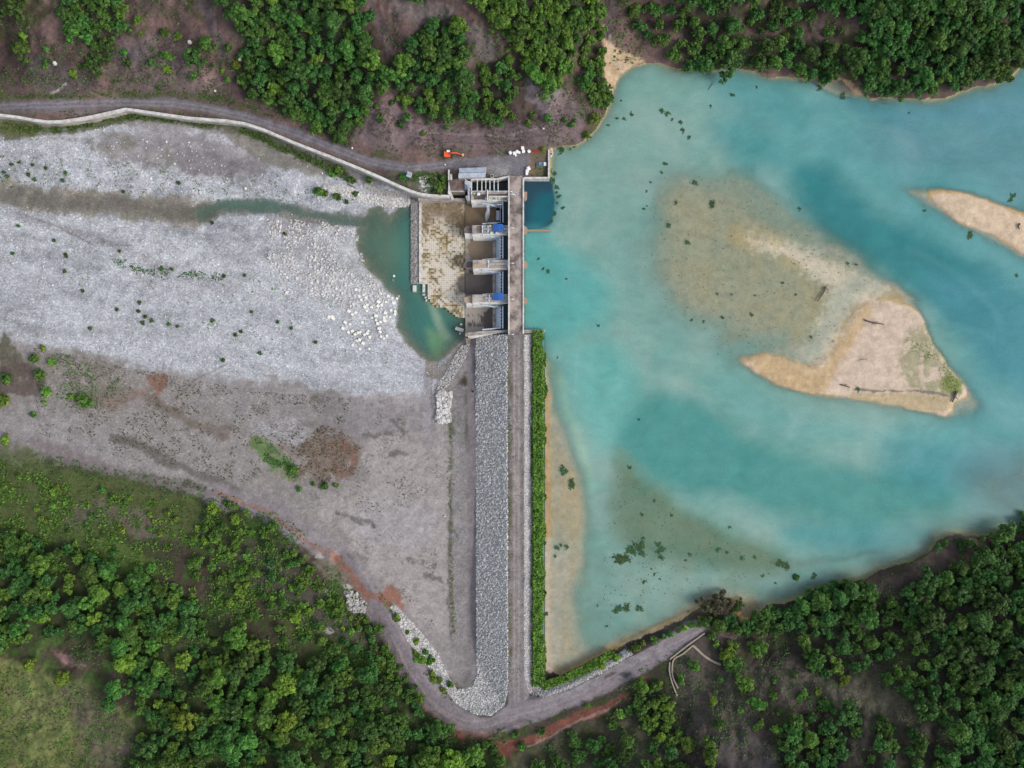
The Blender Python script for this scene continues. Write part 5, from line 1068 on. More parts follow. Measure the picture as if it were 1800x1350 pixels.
# parked car, nose to the lake
c0 = G3(951.5, 289.3); car = empty('car', c0, label='silver blue car parked on the yard grass near the lake wall', cat='car'); x, y, z = c0
def sec(xs, hw, zt, zb): return [(xs, -hw, zb), (xs, hw, zb), (xs, hw * 1.0, zt * .75 + zb * .25), (xs, hw * .9, zt), (xs, -hw * .9, zt), (xs, -hw, zt * .75 + zb * .25)]
def loft(S_):
    V = [(x + a_, y + b_, z + c_) for s_ in S_ for a_, b_, c_ in s_]; n = 6
    F = [(i * n + k, i * n + (k + 1) % n, (i + 1) * n + (k + 1) % n, (i + 1) * n + k) for i in range(len(S_) - 1) for k in range(n)] + [tuple(range(n - 1, -1, -1)), tuple(range((len(S_) - 1) * n, len(S_) * n))]
    return MB().add(V, F)
loft([sec(-2.15, .75, .75, .35), sec(-2.0, .85, .95, .25), sec(-1, .88, 1.0, .25), sec(.8, .88, .95, .25), sec(1.8, .85, .85, .25), sec(2.15, .72, .65, .35)]).build('body', CARM, car, bevel=.04)
loft([sec(-1.75, .78, 1.0, .95), sec(-1.2, .74, 1.42, .95), sec(.15, .74, 1.45, .95), sec(.95, .78, 1.0, .93)]).build('cabin', GLASS, car)
loft([sec(-1.15, .68, 1.5, 1.43), sec(.1, .68, 1.52, 1.44)]).build('roof', CARM, car)
for sx in (-1.3, 1.35):
    for sy in (-1, 1):
        mb = MB(); mb.cyl((0, 0), .32, -.1, .1, 14); mb.v = [(x + sx + v[0], y + sy * .8 + v[2], z + .32 + v[1]) for v in mb.v]; wh = mb.build('wheel', DARK, car)
        mb = MB(); mb.cyl((0, 0), .18, -.02, .02, 10); mb.v = [(x + sx + v[0], y + sy * .91 + v[2], z + .32 + v[1]) for v in mb.v]; mb.build('rim', GALV, wh)
for sy in (-.55, .55):
    mb = MB(); mb.obox((x + 2.05, y + sy, z + .62), (.2, .3, .14)); mb.build('headlight', WHITEP, car)
    mb = MB(); mb.obox((x - 2.08, y + sy, z + .72), (.12, .3, .16)); mb.build('tail_light', REDP, car)
mb = MB(); mb.obox((x + 1.45, y, z + .93), (.7, 1.4, .05)); mb.build('bonnet', WHITEP, car, bevel=.02)
# small white boat drawn up outside the lake wall
c0 = W(966.8, 269, .35); bo = empty('boat', (c0[0], c0[1], .05), label='small white boat with a pinkish deck moored outside the yard wall', cat='boat'); x, y, z = c0[0] + .5, c0[1], .05
def hull(zs, sc_, n=7):
    prof = [(-1.9, .55), (-1.2, .72), (0, .78), (1.0, .7), (1.6, .42), (2.05, .05)]
    return [(x + w_ * sc_, y - l_ * .98, z + zs) for l_, w_ in prof] + [(x - w_ * sc_, y - l_ * .98, z + zs) for l_, w_ in prof[::-1]]
top = hull(.62, 1.0); bot = hull(0, .72); n = len(top)
MB().add(bot + top, [tuple(range(n - 1, -1, -1))] + [(i, (i + 1) % n, n + (i + 1) % n, n + i) for i in range(n)] + [tuple(range(n, 2 * n))]).build('hull', WHITEP, bo)
dk = [(x + (a_ - x) * .78, y + (b_ - y) * .86, z + .65) for a_, b_, c_ in top]
MB().add([(a_, b_, c_ - .02) for a_, b_, c_ in dk] + dk, [tuple(range(n, 2 * n))] + [(i, (i + 1) % n, n + (i + 1) % n, n + i) for i in range(n)]).build('deck', surf('pink_deck', lin(206,180,176), .7, .08, 2, bumpd=0), bo)
mb = MB(); mb.obox((x + .08, y - .5, z + .85), (.5, .6, .45)); mb.build('seat', DARK, bo, bevel=.06)
mb = MB(); mb.obox((x, y + .7, z + .72), (1.1, .28, .1)); mb.build('thwart', REDP, bo)
# ------------------------------------------------------------------ loose stone
rng = np.random.default_rng(11)
m, t, b = newmat('stone'); STONE = m; p = worldpos(t)
tn = N(t, 'Attribute', attribute_name='tone').outputs['Fac']
c = ramp(t, tn, [(0, lin(84,82,80)), (.35, lin(152,149,144)), (.7, lin(194,191,186)), (1, lin(234,232,228))])
t.links.new(mixc(t, .35, c, mixc(t, noise(t, p, 3, 3), lin(120,116,116), lin(190,186,186))), b.inputs['Base Color']); b.inputs['Roughness'].default_value = .9
def in_poly(n, pts, sm=False):
    P = smooth(pts) if sm else pts; xs = [q[0] for q in P]; ys = [q[1] for q in P]; X = []; Y = []
    while sum(map(len, X)) < n:
        x = rng.uniform(min(xs), max(xs), n); y = rng.uniform(min(ys), max(ys), n); k = sdf(x, y, P) < 0; X.append(x[k]); Y.append(y[k])
    return np.concatenate(X)[:n], np.concatenate(Y)[:n]
OCT = np.array([[-1,-1,-.6],[1,-1,-.6],[1,1,-.6],[-1,1,-.6],[-.7,-.7,.6],[.7,-.7,.6],[.7,.7,.6],[-.7,.7,.6]])
OQ = np.array([[4,5,6,7],[0,1,5,4],[1,2,6,5],[2,3,7,6],[3,0,4,7]])
def stones_arr(x, y, smin, smax, tlo, thi, lift=.1, zf=None):
    n = len(x); z = GZ(x, y) if zf is None else zf; k = S * (H - z) / H
    C = np.stack([(x - 900) * k, (675 - y) * k, z], -1)
    s = smin + (smax - smin) * rng.random(n) ** 2.2; V = OCT[None] * (1 + rng.uniform(-.35, .35, (n, 8, 3))) * s[:, None, None] * .5
    V *= rng.uniform(.7, 1.3, (n, 1, 3)); a = rng.uniform(0, 6.28, n); ca, sa = np.cos(a)[:, None], np.sin(a)[:, None]
    V = np.stack([V[..., 0] * ca - V[..., 1] * sa, V[..., 0] * sa + V[..., 1] * ca, V[..., 2]], -1)
    V += C[:, None]; V[..., 2] += (s * lift)[:, None]
    F = (OQ[None] + 8 * np.arange(n)[:, None, None]).reshape(-1, 4)
    tone = np.repeat(tlo + (thi - tlo) * rng.random(n), 8)
    return V.reshape(-1, 3), F, tone
def stones(name, x, y, smin, smax, tlo, thi, label, lift=.1, zf=None, kind='stuff', parent=None):
    V, F, tone = stones_arr(x, y, smin, smax, tlo, thi, lift, zf)
    if parent: V = V - np.array(parent_world(parent))
    return link(name, npmesh(name, V, F, {'tone': tone}, flat=True), STONE, parent, **({'label': label} if label else {}), **({'kind': kind} if kind else {}), **({'cat': 'stones'} if label else {}))
x, y = in_poly(22000, RIP); stones('riprap', x, y, .24, .8, .36, 1, 'grey and white riprap stones on the dam embankment face', .15)
x, y = in_poly(6000, [(921.5,588),(936,588),(936,1190),(950,1206),(1000,1196),(1070,1160),(1110,1143),(1112,1150),(1060,1182),(1000,1211),(955,1226),(930,1217),(921.5,1196)]); stones('riprap', x, y, .25, .55, .3, .95, 'pale riprap strip between crest road and reed belt', .12)
x, y = in_poly(15000, RIV); g = (fbm(x, y, 60, 3, 501) + .25 * rng.random(len(x)) > .52) & (GZ(x, y) > -7.05); stones('cobbles', x[g], y[g], .25, .75, .45, 1, 'loose pale cobbles strewn over the gravel river bed', .05)
x, y = in_poly(2200, [(470,385),(560,388),(628,405),(640,470),(690,530),(640,560),(560,520),(500,520),(470,460)]); g = fbm(x, y, 24, 3, 502) > .42; stones('cobbles', x[g], y[g], .35, 1.1, .5, .95, 'big white cobbles thickly strewn near the pool bank', .1)
x, y = in_poly(1300, [(640,340),(735,352),(722,362),(690,366),(660,360),(600,345),(560,330),(600,322)]); stones('cobbles', x, y, .4, 1.0, .5, 1, 'white cobbles banked at the foot of the river wall', .1)
x, y = in_poly(620, [(767,690),(775,686),(795,688),(794,705),(790,720),(794,735),(790,745),(770,743),(766,735),(770,715)]); stones('rock_pile', x, y, .5, 1.5, .4, 1, 'heap of white rocks at the end of the stone lined channel', .35)
x, y = in_poly(900, [(826,607),(820,626),(806,651),(790,676),(778,688),(766,690),(772,668),(790,645),(800,624),(812,607)]); stones('channel_stones', x, y, .3, .7, .2, .8, 'grey stones lining the curved channel beside the pool', .12)
x, y = in_poly(500, [(735,312),(762,308),(776,330),(745,336)]); stones('cobbles', x, y, .4, .9, .4, 1, 'pale stones dumped beside the small kiosk', .1)
x, y = in_poly(120, [(615,1035),(645,1060),(640,1078),(618,1075),(608,1050)]); stones('outcrop_stones', x, y, .6, 1.8, .2, .6, 'pale broken rock on the slope beside the red earth', .2)
x, y = in_poly(1500, [(640,322),(735,352),(730,360),(640,332)]); stones('riprap', x, y, .3, .7, .1, .7, 'dark riprap apron below the river wall near the pool', .1)
gb = empty('gabion_strip', W(729, 424, -9), label='dark stone filled gabion strip between pool and tiled basin', cat='gabion')
mb = MB(); mb.pbox(722, 350, 736.3, 499, -6.6, -9); mb.build('base', CONCD, gb)
for x0, x1, lo, hi in ((722.4, 728.3, 0, .3), (728.6, 735.8, 0, .55)):
    x = rng.uniform(x0, x1, 620); y = rng.uniform(350.5, 498.5, 620); stones('stone_row', x, y, .35, .75, lo, hi, None, .12, np.full(620, -6.6), None, gb)
# cast concrete cubes
mb = MB(); mb.obox((0, 0, .5), (1.35, 1.35, 1.25)); cube0 = mb.build('concrete_block', surf('block_concrete', lin(224,221,212), .85, .1, 1.2), None, bevel=.07)
CB = [(78,178),(95,213),(118,205),(105,232),(130,220),(137,258),(124,268),(135,290),(40,290),(75,300),(58,308),(160,270),(196,242),(194,264),(213,258),(225,200),(236,242),(247,212),(268,222),(274,248),(304,212),(294,224),(262,287),(284,292),(282,308),(232,300),(184,316),(160,326),(183,338),(225,325),(240,318),(256,322),(228,340),(206,348),(190,355),(200,382),(8,380),(38,402),(58,396),(73,413),(88,404),(100,402),(122,415),(136,408),(150,428),(142,396),(205,400),(210,425),(225,435),(240,420),(83,446),(97,442),(115,460),(98,490),(148,490),(60,470),(210,5),(235,15),(280,107),(275,128),(-48,320),(-65,322),(-42,330),(20,350),(46,360),(110,350)]
def at_ground(px, py, zc=0):                     # ground point under the spot seen at a photo pixel at zc above ground
    a, b_ = px, py
    for _ in range(4):
        zg = ground(a, b_); X = W(px, py, zg + zc); k = S * (H - zg) / H; a = 900 + X[0] / k; b_ = 675 - X[1] / k
    return (X[0], X[1], zg), a, b_
def spotname(px, py, L):                         # nearest findable landmark among named spots
    return min(L, key=lambda q: (q[0] - px) ** 2 + (q[1] - py) ** 2)[2]
ORD = ['leftmost'] + [w_ + ' from left' for w_ in 'second third fourth fifth sixth seventh eighth ninth tenth eleventh twelfth thirteenth fourteenth fifteenth'.split()]
def rank_labels(items, maxn=15):                  # items: (px, phrase) -> label that singles each out where it can
    from collections import defaultdict
    d = defaultdict(list)
    for i, (px, ph) in enumerate(items): d[ph].append((px, i))
    out = [None] * len(items)
    for ph, L in d.items():
        L.sort()
        for r, (px, i) in enumerate(L):
            if len(L) == 1: out[i] = ph
            elif len(L) <= maxn: out[i] = ph + ', ' + (('left one' if r == 0 else 'right one') if len(L) == 2 else ('rightmost' if r == len(L) - 1 else ORD[r]))
            else: out[i] = ph
    return out
def word_check(L): assert max(len(l.split()) for l in L) <= 16, max(L, key=lambda l: len(l.split()))
BSP = [(640,515,'where the block field starts'), (660,535,'in the middle of the block field'), (690,525,'at the pool edge'), (690,550,'on the bank of the pool'), (665,565,'below the thickest heap of blocks'), (610,550,'on the far left of the block field'), (630,590,'in the lower left scatter'), (660,600,'in the lower scatter of blocks'), (675,592,'beside the lowest shrubs by the pool'), (672,455,'standing in the pool'), (690,490,'in the shallows by the gabion strip'), (555,560,'out alone on the gravel')]
items = [(600 + x / 3, 'pale concrete cube ' + spotname(600 + x / 3, 450 + y / 3, BSP)) for x, y in CB]
labs = rank_labels(items)
for i, (x, y) in enumerate(CB):
    px, py = 600 + x / 3, 450 + y / 3; z = ground(px, py); sc_ = rng.uniform(.66, .98) * (.85 if y < 130 and x > 200 else 1)
    loc = (*W(px, py, z)[:2], max(z, -7.3) - rng.uniform(.1, .55))
    if i == 0:
        o = cube0; o.location = loc; o.rotation_euler = (0, 0, rng.uniform(0, 3)); o.scale = (sc_,) * 3
    else: o = dup(cube0, loc, rng.uniform(0, 3), (sc_, sc_ * rng.uniform(.85, 1.15), sc_ * .9))
    tag(o, labs[i], 'concrete block', 'concrete cubes strewn beside the pool')

# ------------------------------------------------------------------ foliage
def leafmat(name, dark, light, tr=.25, var=.5):
    m, t, b = newmat(name); out = [n for n in t.nodes if n.type == 'OUTPUT_MATERIAL'][0]
    tn = N(t, 'Attribute', attribute_name='tone').outputs['Fac']; rd = N(t, 'ObjectInfo').outputs['Random']
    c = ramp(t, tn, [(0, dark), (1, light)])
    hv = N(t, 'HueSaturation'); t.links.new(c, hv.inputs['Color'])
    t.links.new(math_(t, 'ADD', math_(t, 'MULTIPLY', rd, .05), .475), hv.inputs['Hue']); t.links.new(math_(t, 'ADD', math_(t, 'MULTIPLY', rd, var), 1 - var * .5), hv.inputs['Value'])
    t.links.new(hv.outputs[0], b.inputs['Base Color']); b.inputs['Roughness'].default_value = .6; b.inputs['Specular IOR Level'].default_value = .2
    tl = N(t, 'BsdfTranslucent'); t.links.new(hv.outputs[0], tl.inputs['Color']); mx = N(t, 'MixShader', i0=tr)
    t.links.new(b.outputs[0], mx.inputs[1]); t.links.new(tl.outputs[0], mx.inputs[2]); t.links.new(mx.outputs[0], out.inputs[0]); return m
LEAF = {'dark green': leafmat('dark_leaves', (.024,.060,.016), (.096,.205,.044)), 'mid green': leafmat('mid_leaves', (.032,.084,.018), (.130,.268,.048)),
        'bright green': leafmat('bright_leaves', (.048,.110,.018), (.180,.330,.050)), 'yellow green': leafmat('lime_leaves', (.080,.145,.016), (.250,.370,.048)), 'dry brown': leafmat('dry_crown_leaves', (.045,.042,.024), (.135,.125,.070))}
BARK = surf('bark', lin(96,84,76), .9, .2, 3, bumpd=0)
def leaves(C, D, size, tone, seed, aspect=1.6, upb=.55):
    # kite-shaped leaf tufts at C facing roughly D
    r = np.random.default_rng(seed); n = len(C)
    nm = D * .6 + np.array([0, 0, upb]) + r.normal(0, .42, (n, 3)); nm /= np.linalg.norm(nm, axis=1)[:, None]
    u = np.cross(nm, r.normal(0, 1, (n, 3))); u /= np.linalg.norm(u, axis=1)[:, None] + 1e-9; v = np.cross(nm, u)
    s = (size * r.uniform(.6, 1.35, n))[:, None]
    V = np.stack([C - u * s * aspect / 2, C + v * s * .42 - u * s * .1 + nm * s * .12, C + u * s * aspect / 2, C - v * s * .42 - u * s * .1 + nm * s * .12], 1).reshape(-1, 3)
    return V, np.arange(4 * n).reshape(n, 4), np.repeat(np.clip(tone, 0, 1), 4)
def crown_arr(seed, R=5.0, nc=20, nl=95, ls=.62, hk=.85, lump=.34, spread=.74):
    r = np.random.default_rng(seed); C = []; D = []; T = []
    rx, ry = r.uniform(.72, 1.22), r.uniform(.72, 1.22); ph = r.uniform(0, 6.28, 3)
    for i in range(nc):
        an = i * 2.4 + r.uniform(-.6, .6); rr = math.sqrt((i + .5) / nc) * spread * R * r.uniform(.7, 1.2) * (1 + .18 * math.sin(2 * an + ph[0]) + .15 * math.sin(3 * an + ph[1]))
        h = R * hk * (1.0 - .75 * (rr / R) ** 1.6) * r.uniform(.62, 1.2)
        c0 = np.array([rr * math.cos(an) * rx, rr * math.sin(an) * ry, h]); cr = R * lump * r.uniform(.65, 1.2)
        d = r.normal(0, 1, (nl, 3)); d[:, 2] = np.abs(d[:, 2]) * 1.0 - .25; d /= np.linalg.norm(d, axis=1)[:, None]
        rad = cr * r.uniform(.45, 1.08, nl)[:, None]; C.append(c0 + d * rad * [1, 1, .8]); D.append(d)
        T.append(np.clip(r.uniform(.15, .8) + r.normal(0, .2, nl), 0, 1))
    # sparse inner leaves that close the crown from below
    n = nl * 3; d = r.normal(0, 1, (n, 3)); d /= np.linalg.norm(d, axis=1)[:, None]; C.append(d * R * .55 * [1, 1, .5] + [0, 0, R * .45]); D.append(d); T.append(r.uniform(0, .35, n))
    return leaves(np.concatenate(C), np.concatenate(D), ls, np.concatenate(T), seed + 1)
def trunk_arr(seed, R, h):
    r = np.random.default_rng(seed); mb = MB(); mb.tube([(0, 0, -1.5), (.1, .05, h * .4), (r.uniform(-.3, .3), r.uniform(-.3, .3), h)], .22, 6, .12)
    for k in range(5):
        a = k * 1.26 + r.uniform(-.3, .3); mb.tube([(0.05, 0, h * .5), (R * .3 * math.cos(a), R * .3 * math.sin(a), h * .8), (R * .62 * math.cos(a), R * .62 * math.sin(a), h * 1.12)], .11, 5, .04)
    return mb
PROTO = {}; LITE = []
TH = 2.6                                         # height of the bare trunk below a crown of radius 5
for ti, tone in enumerate(LEAF):
    for k in range(6):
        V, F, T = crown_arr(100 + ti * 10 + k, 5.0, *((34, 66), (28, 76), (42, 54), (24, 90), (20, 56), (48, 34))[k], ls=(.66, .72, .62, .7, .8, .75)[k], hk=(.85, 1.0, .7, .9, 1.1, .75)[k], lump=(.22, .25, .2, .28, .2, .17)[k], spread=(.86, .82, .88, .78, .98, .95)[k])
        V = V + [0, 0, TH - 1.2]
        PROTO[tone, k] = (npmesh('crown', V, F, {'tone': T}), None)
tm = trunk_arr(3, 5, 4.2); TRUNK = bpy.data.meshes.new('trunk'); TRUNK.from_pydata(tm.v, [], tm.f); TRUNK.materials.append(BARK)
for (tone, k), (me, _) in PROTO.items(): me.materials.append(LEAF[tone])
for k in range(5): LITE.append(crown_arr(900 + k, 5.0, 22, 30, .98, .85, .27, .82))
# woods: name, outline, wanted number, crown radius range (px), tones, spacing
A = ['dark green', 'mid green', 'bright green', 'yellow green', 'dry brown']
SINGLES = [  # x, y, crown radius px, tone, where
 (240,32,10,2,'alone on the upper left slope'),(287,56,9,1,'alone high on the left slope'),(165,108,20,0,'below the upper left wood'),(33,82,17,1,'at the far left of the north slope'),(20,8,22,0,'in the top left corner'),(293,97,11,2,'in the middle of the left slope'),(340,100,19,0,'left of the track on the north slope'),(358,75,14,1,'beside the track on the north slope'),(415,113,9,3,'in front of the wood by the pale boulder'),
 (1046,207,11,3,'at the water edge under the inlet bank'),(1032,238,8,2,'lowest on the inlet bank'),(1058,150,14,1,'on the inlet bank above the beach'),(955,262,6,3,'behind the red frame'),(760,318,9,1,'between the kiosk and the intake'),(772,330,11,2,'beside the intake wing wall'),(778,312,8,1,'above the intake wing wall'),(708,312,7,1,'left of the kiosk'),
 (515,825,8,2,'at the tip of the green patch on the terrace'),(1335,1140,17,2,'below the shore belt'),(1280,1152,15,3,'right of the drain corner'),(1293,1170,20,1,'below the drain corner'),(1312,1205,19,2,'in the gully of the southeast slope'),(1332,1238,15,2,'lower in the southeast gully'),(1254,1233,9,3,'alone between drain and gully'),(1263,1275,12,1,'alone on the bare southeast slope'),(1336,1276,10,2,'alone right of the gully'),(1222,1172,11,2,'inside the drain bend'),(1198,1197,9,2,'beside the inner drain curb'),(1413,1225,11,2,'on the open southeast slope'),(1455,1243,13,1,'above the bottom trees of the southeast slope'),(1487,1200,11,3,'at the tip of the middle trees'),(1562,1195,14,1,'right of the open grass'),(1580,1187,11,2,'beside the right end of the open grass'),(1550,1265,9,0,'alone on the lower open grass'),(1495,1262,24,0,'big and round on the lower southeast slope'),(1365,1284,9,3,'left of the bottom trees'),(1250,1330,20,2,'at the bottom edge by the gully'),(1210,1310,18,2,'at the bottom edge left of the gully'),(1078,1275,11,1,'under the red bank'),(1033,1242,7,2,'on the south road verge'),(1010,1305,15,1,'below the middle of the red bank'),(910,1290,7,1,'right below the junction'),(50,1170,13,3,'at the meadow edge'),(105,1197,14,3,'standing out in the meadow'),(70,1090,12,3,'in the gap above the meadow'),(200,1215,20,1,'at the meadow corner'),(190,1240,17,0,'at the lower meadow corner'),(245,1298,10,3,'on the right rim of the meadow'),(1264,1066,22,4,'at the shore beach beside the south road'),(1244,1066,16,4,'on the left of the shore beach'),(1282,1064,13,4,'on the right of the shore beach'),(1298,1068,13,0,'dark on the right of the shore beach'),(1400,1015,9,0,'leaning over the lake'),(760,1185,7,3,'on the stone edge by the bend'),(742,1160,9,3,'on the stone edge above the bend')]
trees = []
def clash(px, py, r, f):
    return any((px - q[0]) ** 2 + (py - q[1]) ** 2 < ((r + q[2]) * f) ** 2 for q in trees)
for (px, py, r, ti, ph) in SINGLES: trees.append((px, py, r, A[ti], ph, 1))
rr_ = random.Random(7)
for nm, P, n, r0, r1, wts, sp in WOODS:
    P = smooth(P, 3); xs = [q[0] for q in P]; ys = [q[1] for q in P]; got = 0
    for _ in range(n * 40):
        if got >= n: break
        px, py = rr_.uniform(min(xs), max(xs)), rr_.uniform(min(ys), max(ys)); r = r0 + (r1 - r0) * rr_.random() ** 1.4
        if float(sdf(np.array([px]), np.array([py]), P)[0]) > -2 or clash(px, py, r, sp): continue
        trees.append((px, py, r, rr_.choices(A[:4], wts)[0], nm, 0)); got += 1
vis = [q for q in trees if -8 < q[0] < 1808 and -8 < q[1] < 1358]
vis.sort(key=lambda q: -(q[2] + 100 * q[5])); SHOWN = vis[:296]; REST = vis[296:] + [q for q in trees if q not in set(vis)]
from collections import defaultdict
cen = defaultdict(list)
for q in SHOWN: cen[q[4]].append((q[0], q[1]))
cen = {k: (np.mean([a for a, _ in v]), np.mean([b_ for _, b_ in v]), np.std([a for a, _ in v]) + 1, np.std([b_ for _, b_ in v]) + 1) for k, v in cen.items()}
items = []
for q in SHOWN:
    if q[5]: items.append((q[0], f'{q[3]} tree {q[4]}')); continue
    cx_, cy_, sx_, sy_ = cen[q[4]]; a = (q[0] - cx_) / sx_; b_ = (q[1] - cy_) / sy_
    if abs(a) < .55 and abs(b_) < .55: side = 'centre'
    elif abs(a) > abs(b_) * 1.8: side = 'right side' if a > 0 else 'left side'
    elif abs(b_) > abs(a) * 1.8: side = 'lower side' if b_ > 0 else 'upper side'
    else: side = ('lower ' if b_ > 0 else 'upper ') + ('right' if a > 0 else 'left')
    sz = 'large' if q[2] > 17 else 'medium' if q[2] > 13.5 else 'small'
    items.append((q[0], f'{sz} {q[3]} tree in {q[4]}, {side}'))
labs = rank_labels(items)
word_check(labs)
for i, (px, py, r, tone, nm, one) in enumerate(SHOWN):
    s = r * S * .94 / 4.9; hh = s * (TH + 2.5); loc, gx, gy = at_ground(px, py, hh)
    e = empty('broadleaf_tree', loc, rr_.uniform(0, 6.28), label=labs[i], cat='tree', group='trees in ' + nm if not one else 'single trees on the slopes'); e.scale = (s, s, s * rr_.uniform(.85, 1.15))
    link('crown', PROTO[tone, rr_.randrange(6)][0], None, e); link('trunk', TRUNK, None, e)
def join_lite(L, name, label, mat):
    VV = []; FF = []; TT = []; o_ = 0
    for (px, py, s, tk) in L:
        V, F, T = LITE[rr_.randrange(5)]; loc, _, _ = at_ground(px, py, s * 4.5); a = rr_.uniform(0, 6.28); ca, sa = math.cos(a), math.sin(a)
        X = (V + [0, 0, 1.2]) * s; X = np.stack([X[:, 0] * ca - X[:, 1] * sa, X[:, 0] * sa + X[:, 1] * ca, X[:, 2]], 1) + np.array(loc)
        VV.append(X); FF.append(F + o_); TT.append(np.clip(T + rr_.uniform(-.2, .2), 0, 1)); o_ += len(V)
    if VV: link(name, npmesh(name, np.concatenate(VV), np.concatenate(FF), {'tone': np.concatenate(TT)}), mat, label=label, kind='stuff', cat='trees')
for tone in A:
    join_lite([(q[0], q[1], q[2] * S * .94 / 4.9, 0) for q in REST if q[3] == tone], 'woodland', f'{tone} smaller trees filling the woods on the slopes', LEAF[tone])
out_ = []
for _ in range(1500):                            # the woods go on beyond the frame
    px, py = rr_.uniform(-330, 2130), rr_.uniform(-330, 1680)
    if -10 < px < 1810 and -10 < py < 1360: continue
    if px < -10 and 165 < py < 930: continue
    if px > 1810 and 60 < py < 965: continue
    if px < 240 and py > 1360 and px > -200: continue
    out_.append((px, py, rr_.uniform(.7, 1.1), 0))
join_lite(out_[:420], 'woodland', 'dark green woods continuing beyond the photographed slopes', LEAF['dark green'])

# ------------------------------------------------------------------ shrubs
def shrub_mesh(seed, R=1.0):
    return crown_arr(seed, R, 7, 26, .34, .7, .42, .62)
SH = {}
for ti, tone in enumerate(A):
    for k in range(3):
        V, F, T = shrub_mesh(300 + ti * 10 + k); me = npmesh('shrub', V, F, {'tone': T}); me.materials.append(LEAF[tone]); SH[tone, k] = me
Z6 = [(340,80),(300,60),(390,138),(435,185),(488,193),(455,225),(495,240),(520,248),(510,262),(595,245),(600,280),(615,282),(650,150),(660,158),(690,280),(735,245),(755,240),(730,290),(820,270),(885,282),(650,315),(740,335),(750,352),(765,320),(800,340),(808,352),(845,380),(890,358),(905,370),(935,372),(880,395),(420,345),(455,373),(475,382),(720,8),(745,35),(765,45),(795,60),(830,50),(850,66),(880,82),(905,70),(925,88),(945,60),(960,85),(990,55),(1000,90),(1040,100),(1155,97),(1180,105),(1260,125),(1290,102),(1330,120),(1395,175),(1140,278),(1290,340),(1330,342),(1380,332),(1408,322),(1462,320),(1465,348),(1505,300),(1385,375),(1535,380),(1510,368),(1556,328),(1578,330),(1240,415),(1270,398),(1120,338),(1225,350),(1325,295),(1595,420),(1440,450),(1385,457),(1355,465),(1155,480),(1200,475),(1240,500),(1370,512),(1545,495),(1665,455),(1720,492),(1695,508),(1670,545),(1610,535),(1775,570),(1580,550),(1175,550),(1120,437),(105,5),(155,58),(350,2)]
Z3 = [(20,1310),(65,1335),(105,1345),(345,1340),(95,1190),(215,1218),(195,1252),(285,1268),(275,1325),(345,1250),(310,1230),(435,1270),(485,1280),(555,1300),(600,1310),(630,1325),(280,855),(300,905),(345,910),(240,885),(170,870),(60,865),(30,870),(150,920),(330,950),(180,945),(395,870),(910,955),(940,965),(1010,970),(1090,960),(1165,965),(1240,975),(1370,990),(1590,1005),(1650,1010),(1685,985),(1700,1002),(1740,1020),(1780,1040),(1500,1230),(1410,1255),(1385,1215),(1530,1300),(1120,1175),(945,1120),(100,855),(20,905),(40,930),(720,880),(650,1010)]
Z7 = [(45,480),(60,570),(30,605),(120,558),(715,728),(583,1175),(718,1218)]
SHR = [(x / 3, 450 + y / 3, 2.2 + 1.6 * rng.random(), 0, 'on the gravel') for x, y in Z6] + [(x / 3, y / 3, 2.2 + 1.8 * rng.random(), 0, 'on the gravel') for x, y in Z3] + [(600 + x / 3, 450 + y / 3, 3.4, 1, 'on the ground near the dam') for x, y in Z7]
SHR += [(560,335,7,1,'at the gravel edge under the river wall'),(572,340,5,1,'under the river wall beside a bigger shrub'),(590,345,5,1,'between the two shrub clumps by the wall'),(595,298,6,2,'close under the river wall'),(582,306,5,2,'just below the river wall shrub'),(618,317,5.5,1,'near the little driftwood on the gravel'),(648,315,6,1,'below the kiosk across the river wall'),(594,347,4.5,0,'beside the wet bank'),(625,340,4,0,'near the stream mouth'),(609,355,3.5,0,'right by the stream mouth'),(740,344,6,1,'at the training wall corner')]
SHR += [(60,630,9,1,'by the brown hollow on the left'),(75,612,5,3,'above the brown hollow'),(90,636,7,2,'right of the brown hollow'),(70,660,10,1,'below the brown hollow'),(12,665,9,1,'in the brown hollow'),(80,690,8,2,'on the brown rise'),(5,705,9,2,'at the left edge of the brown rise'),(148,706,11,1,'at the foot of the old track'),(126,697,5,3,'on the old track'),(78,708,4,3,'below the brown rise'),(8,775,7,3,'at the left edge of the terrace foot'),(58,728,5,1,'beside the pale track'),(526,860,5,1,'left of the rusty mound'),(551,850,4,1,'right of the green patch'),(590,853,4,2,'under the rusty mound'),(570,855,6,0,'dry beside the rusty mound'),(512,855,3,3,'below the green patch')]
def scatter(P, n, r0, r1, wts, ph, sp=.8):
    L = []; P = smooth(P, 3); xs = [q[0] for q in P]; ys = [q[1] for q in P]
    for _ in range(n * 30):
        if len(L) >= n: break
        px, py = rr_.uniform(min(xs), max(xs)), rr_.uniform(min(ys), max(ys)); r = rr_.uniform(r0, r1)
        if float(sdf(np.array([px]), np.array([py]), P)[0]) > 0 or any((px - q[0]) ** 2 + (py - q[1]) ** 2 < ((r + q[2]) * sp) ** 2 for q in L): continue
        L.append((px, py, r, rr_.choices(range(4), wts)[0], ph))
    return L
SHR += scatter([(380,885),(470,905),(560,1010),(640,1090),(600,1120),(480,1080),(360,990)], 46, 3, 6, (0,.2,.4,.4), 'on the brown slope above the terrace')
SHR += scatter([(0,830),(120,850),(330,890),(330,945),(0,945)], 40, 3, 6, (0,.3,.3,.4), 'on the green left bank')
SHR += scatter([(0,960),(200,970),(360,1050),(260,1130),(60,1110)], 26, 5, 9, (.2,.4,.2,.2), 'in the southwest scrub')
SHR += scatter([(690,1075),(740,1130),(800,1215),(790,1225),(735,1170),(700,1110)], 16, 3, 6, (0,.3,.4,.3), 'along the curved stone edge')
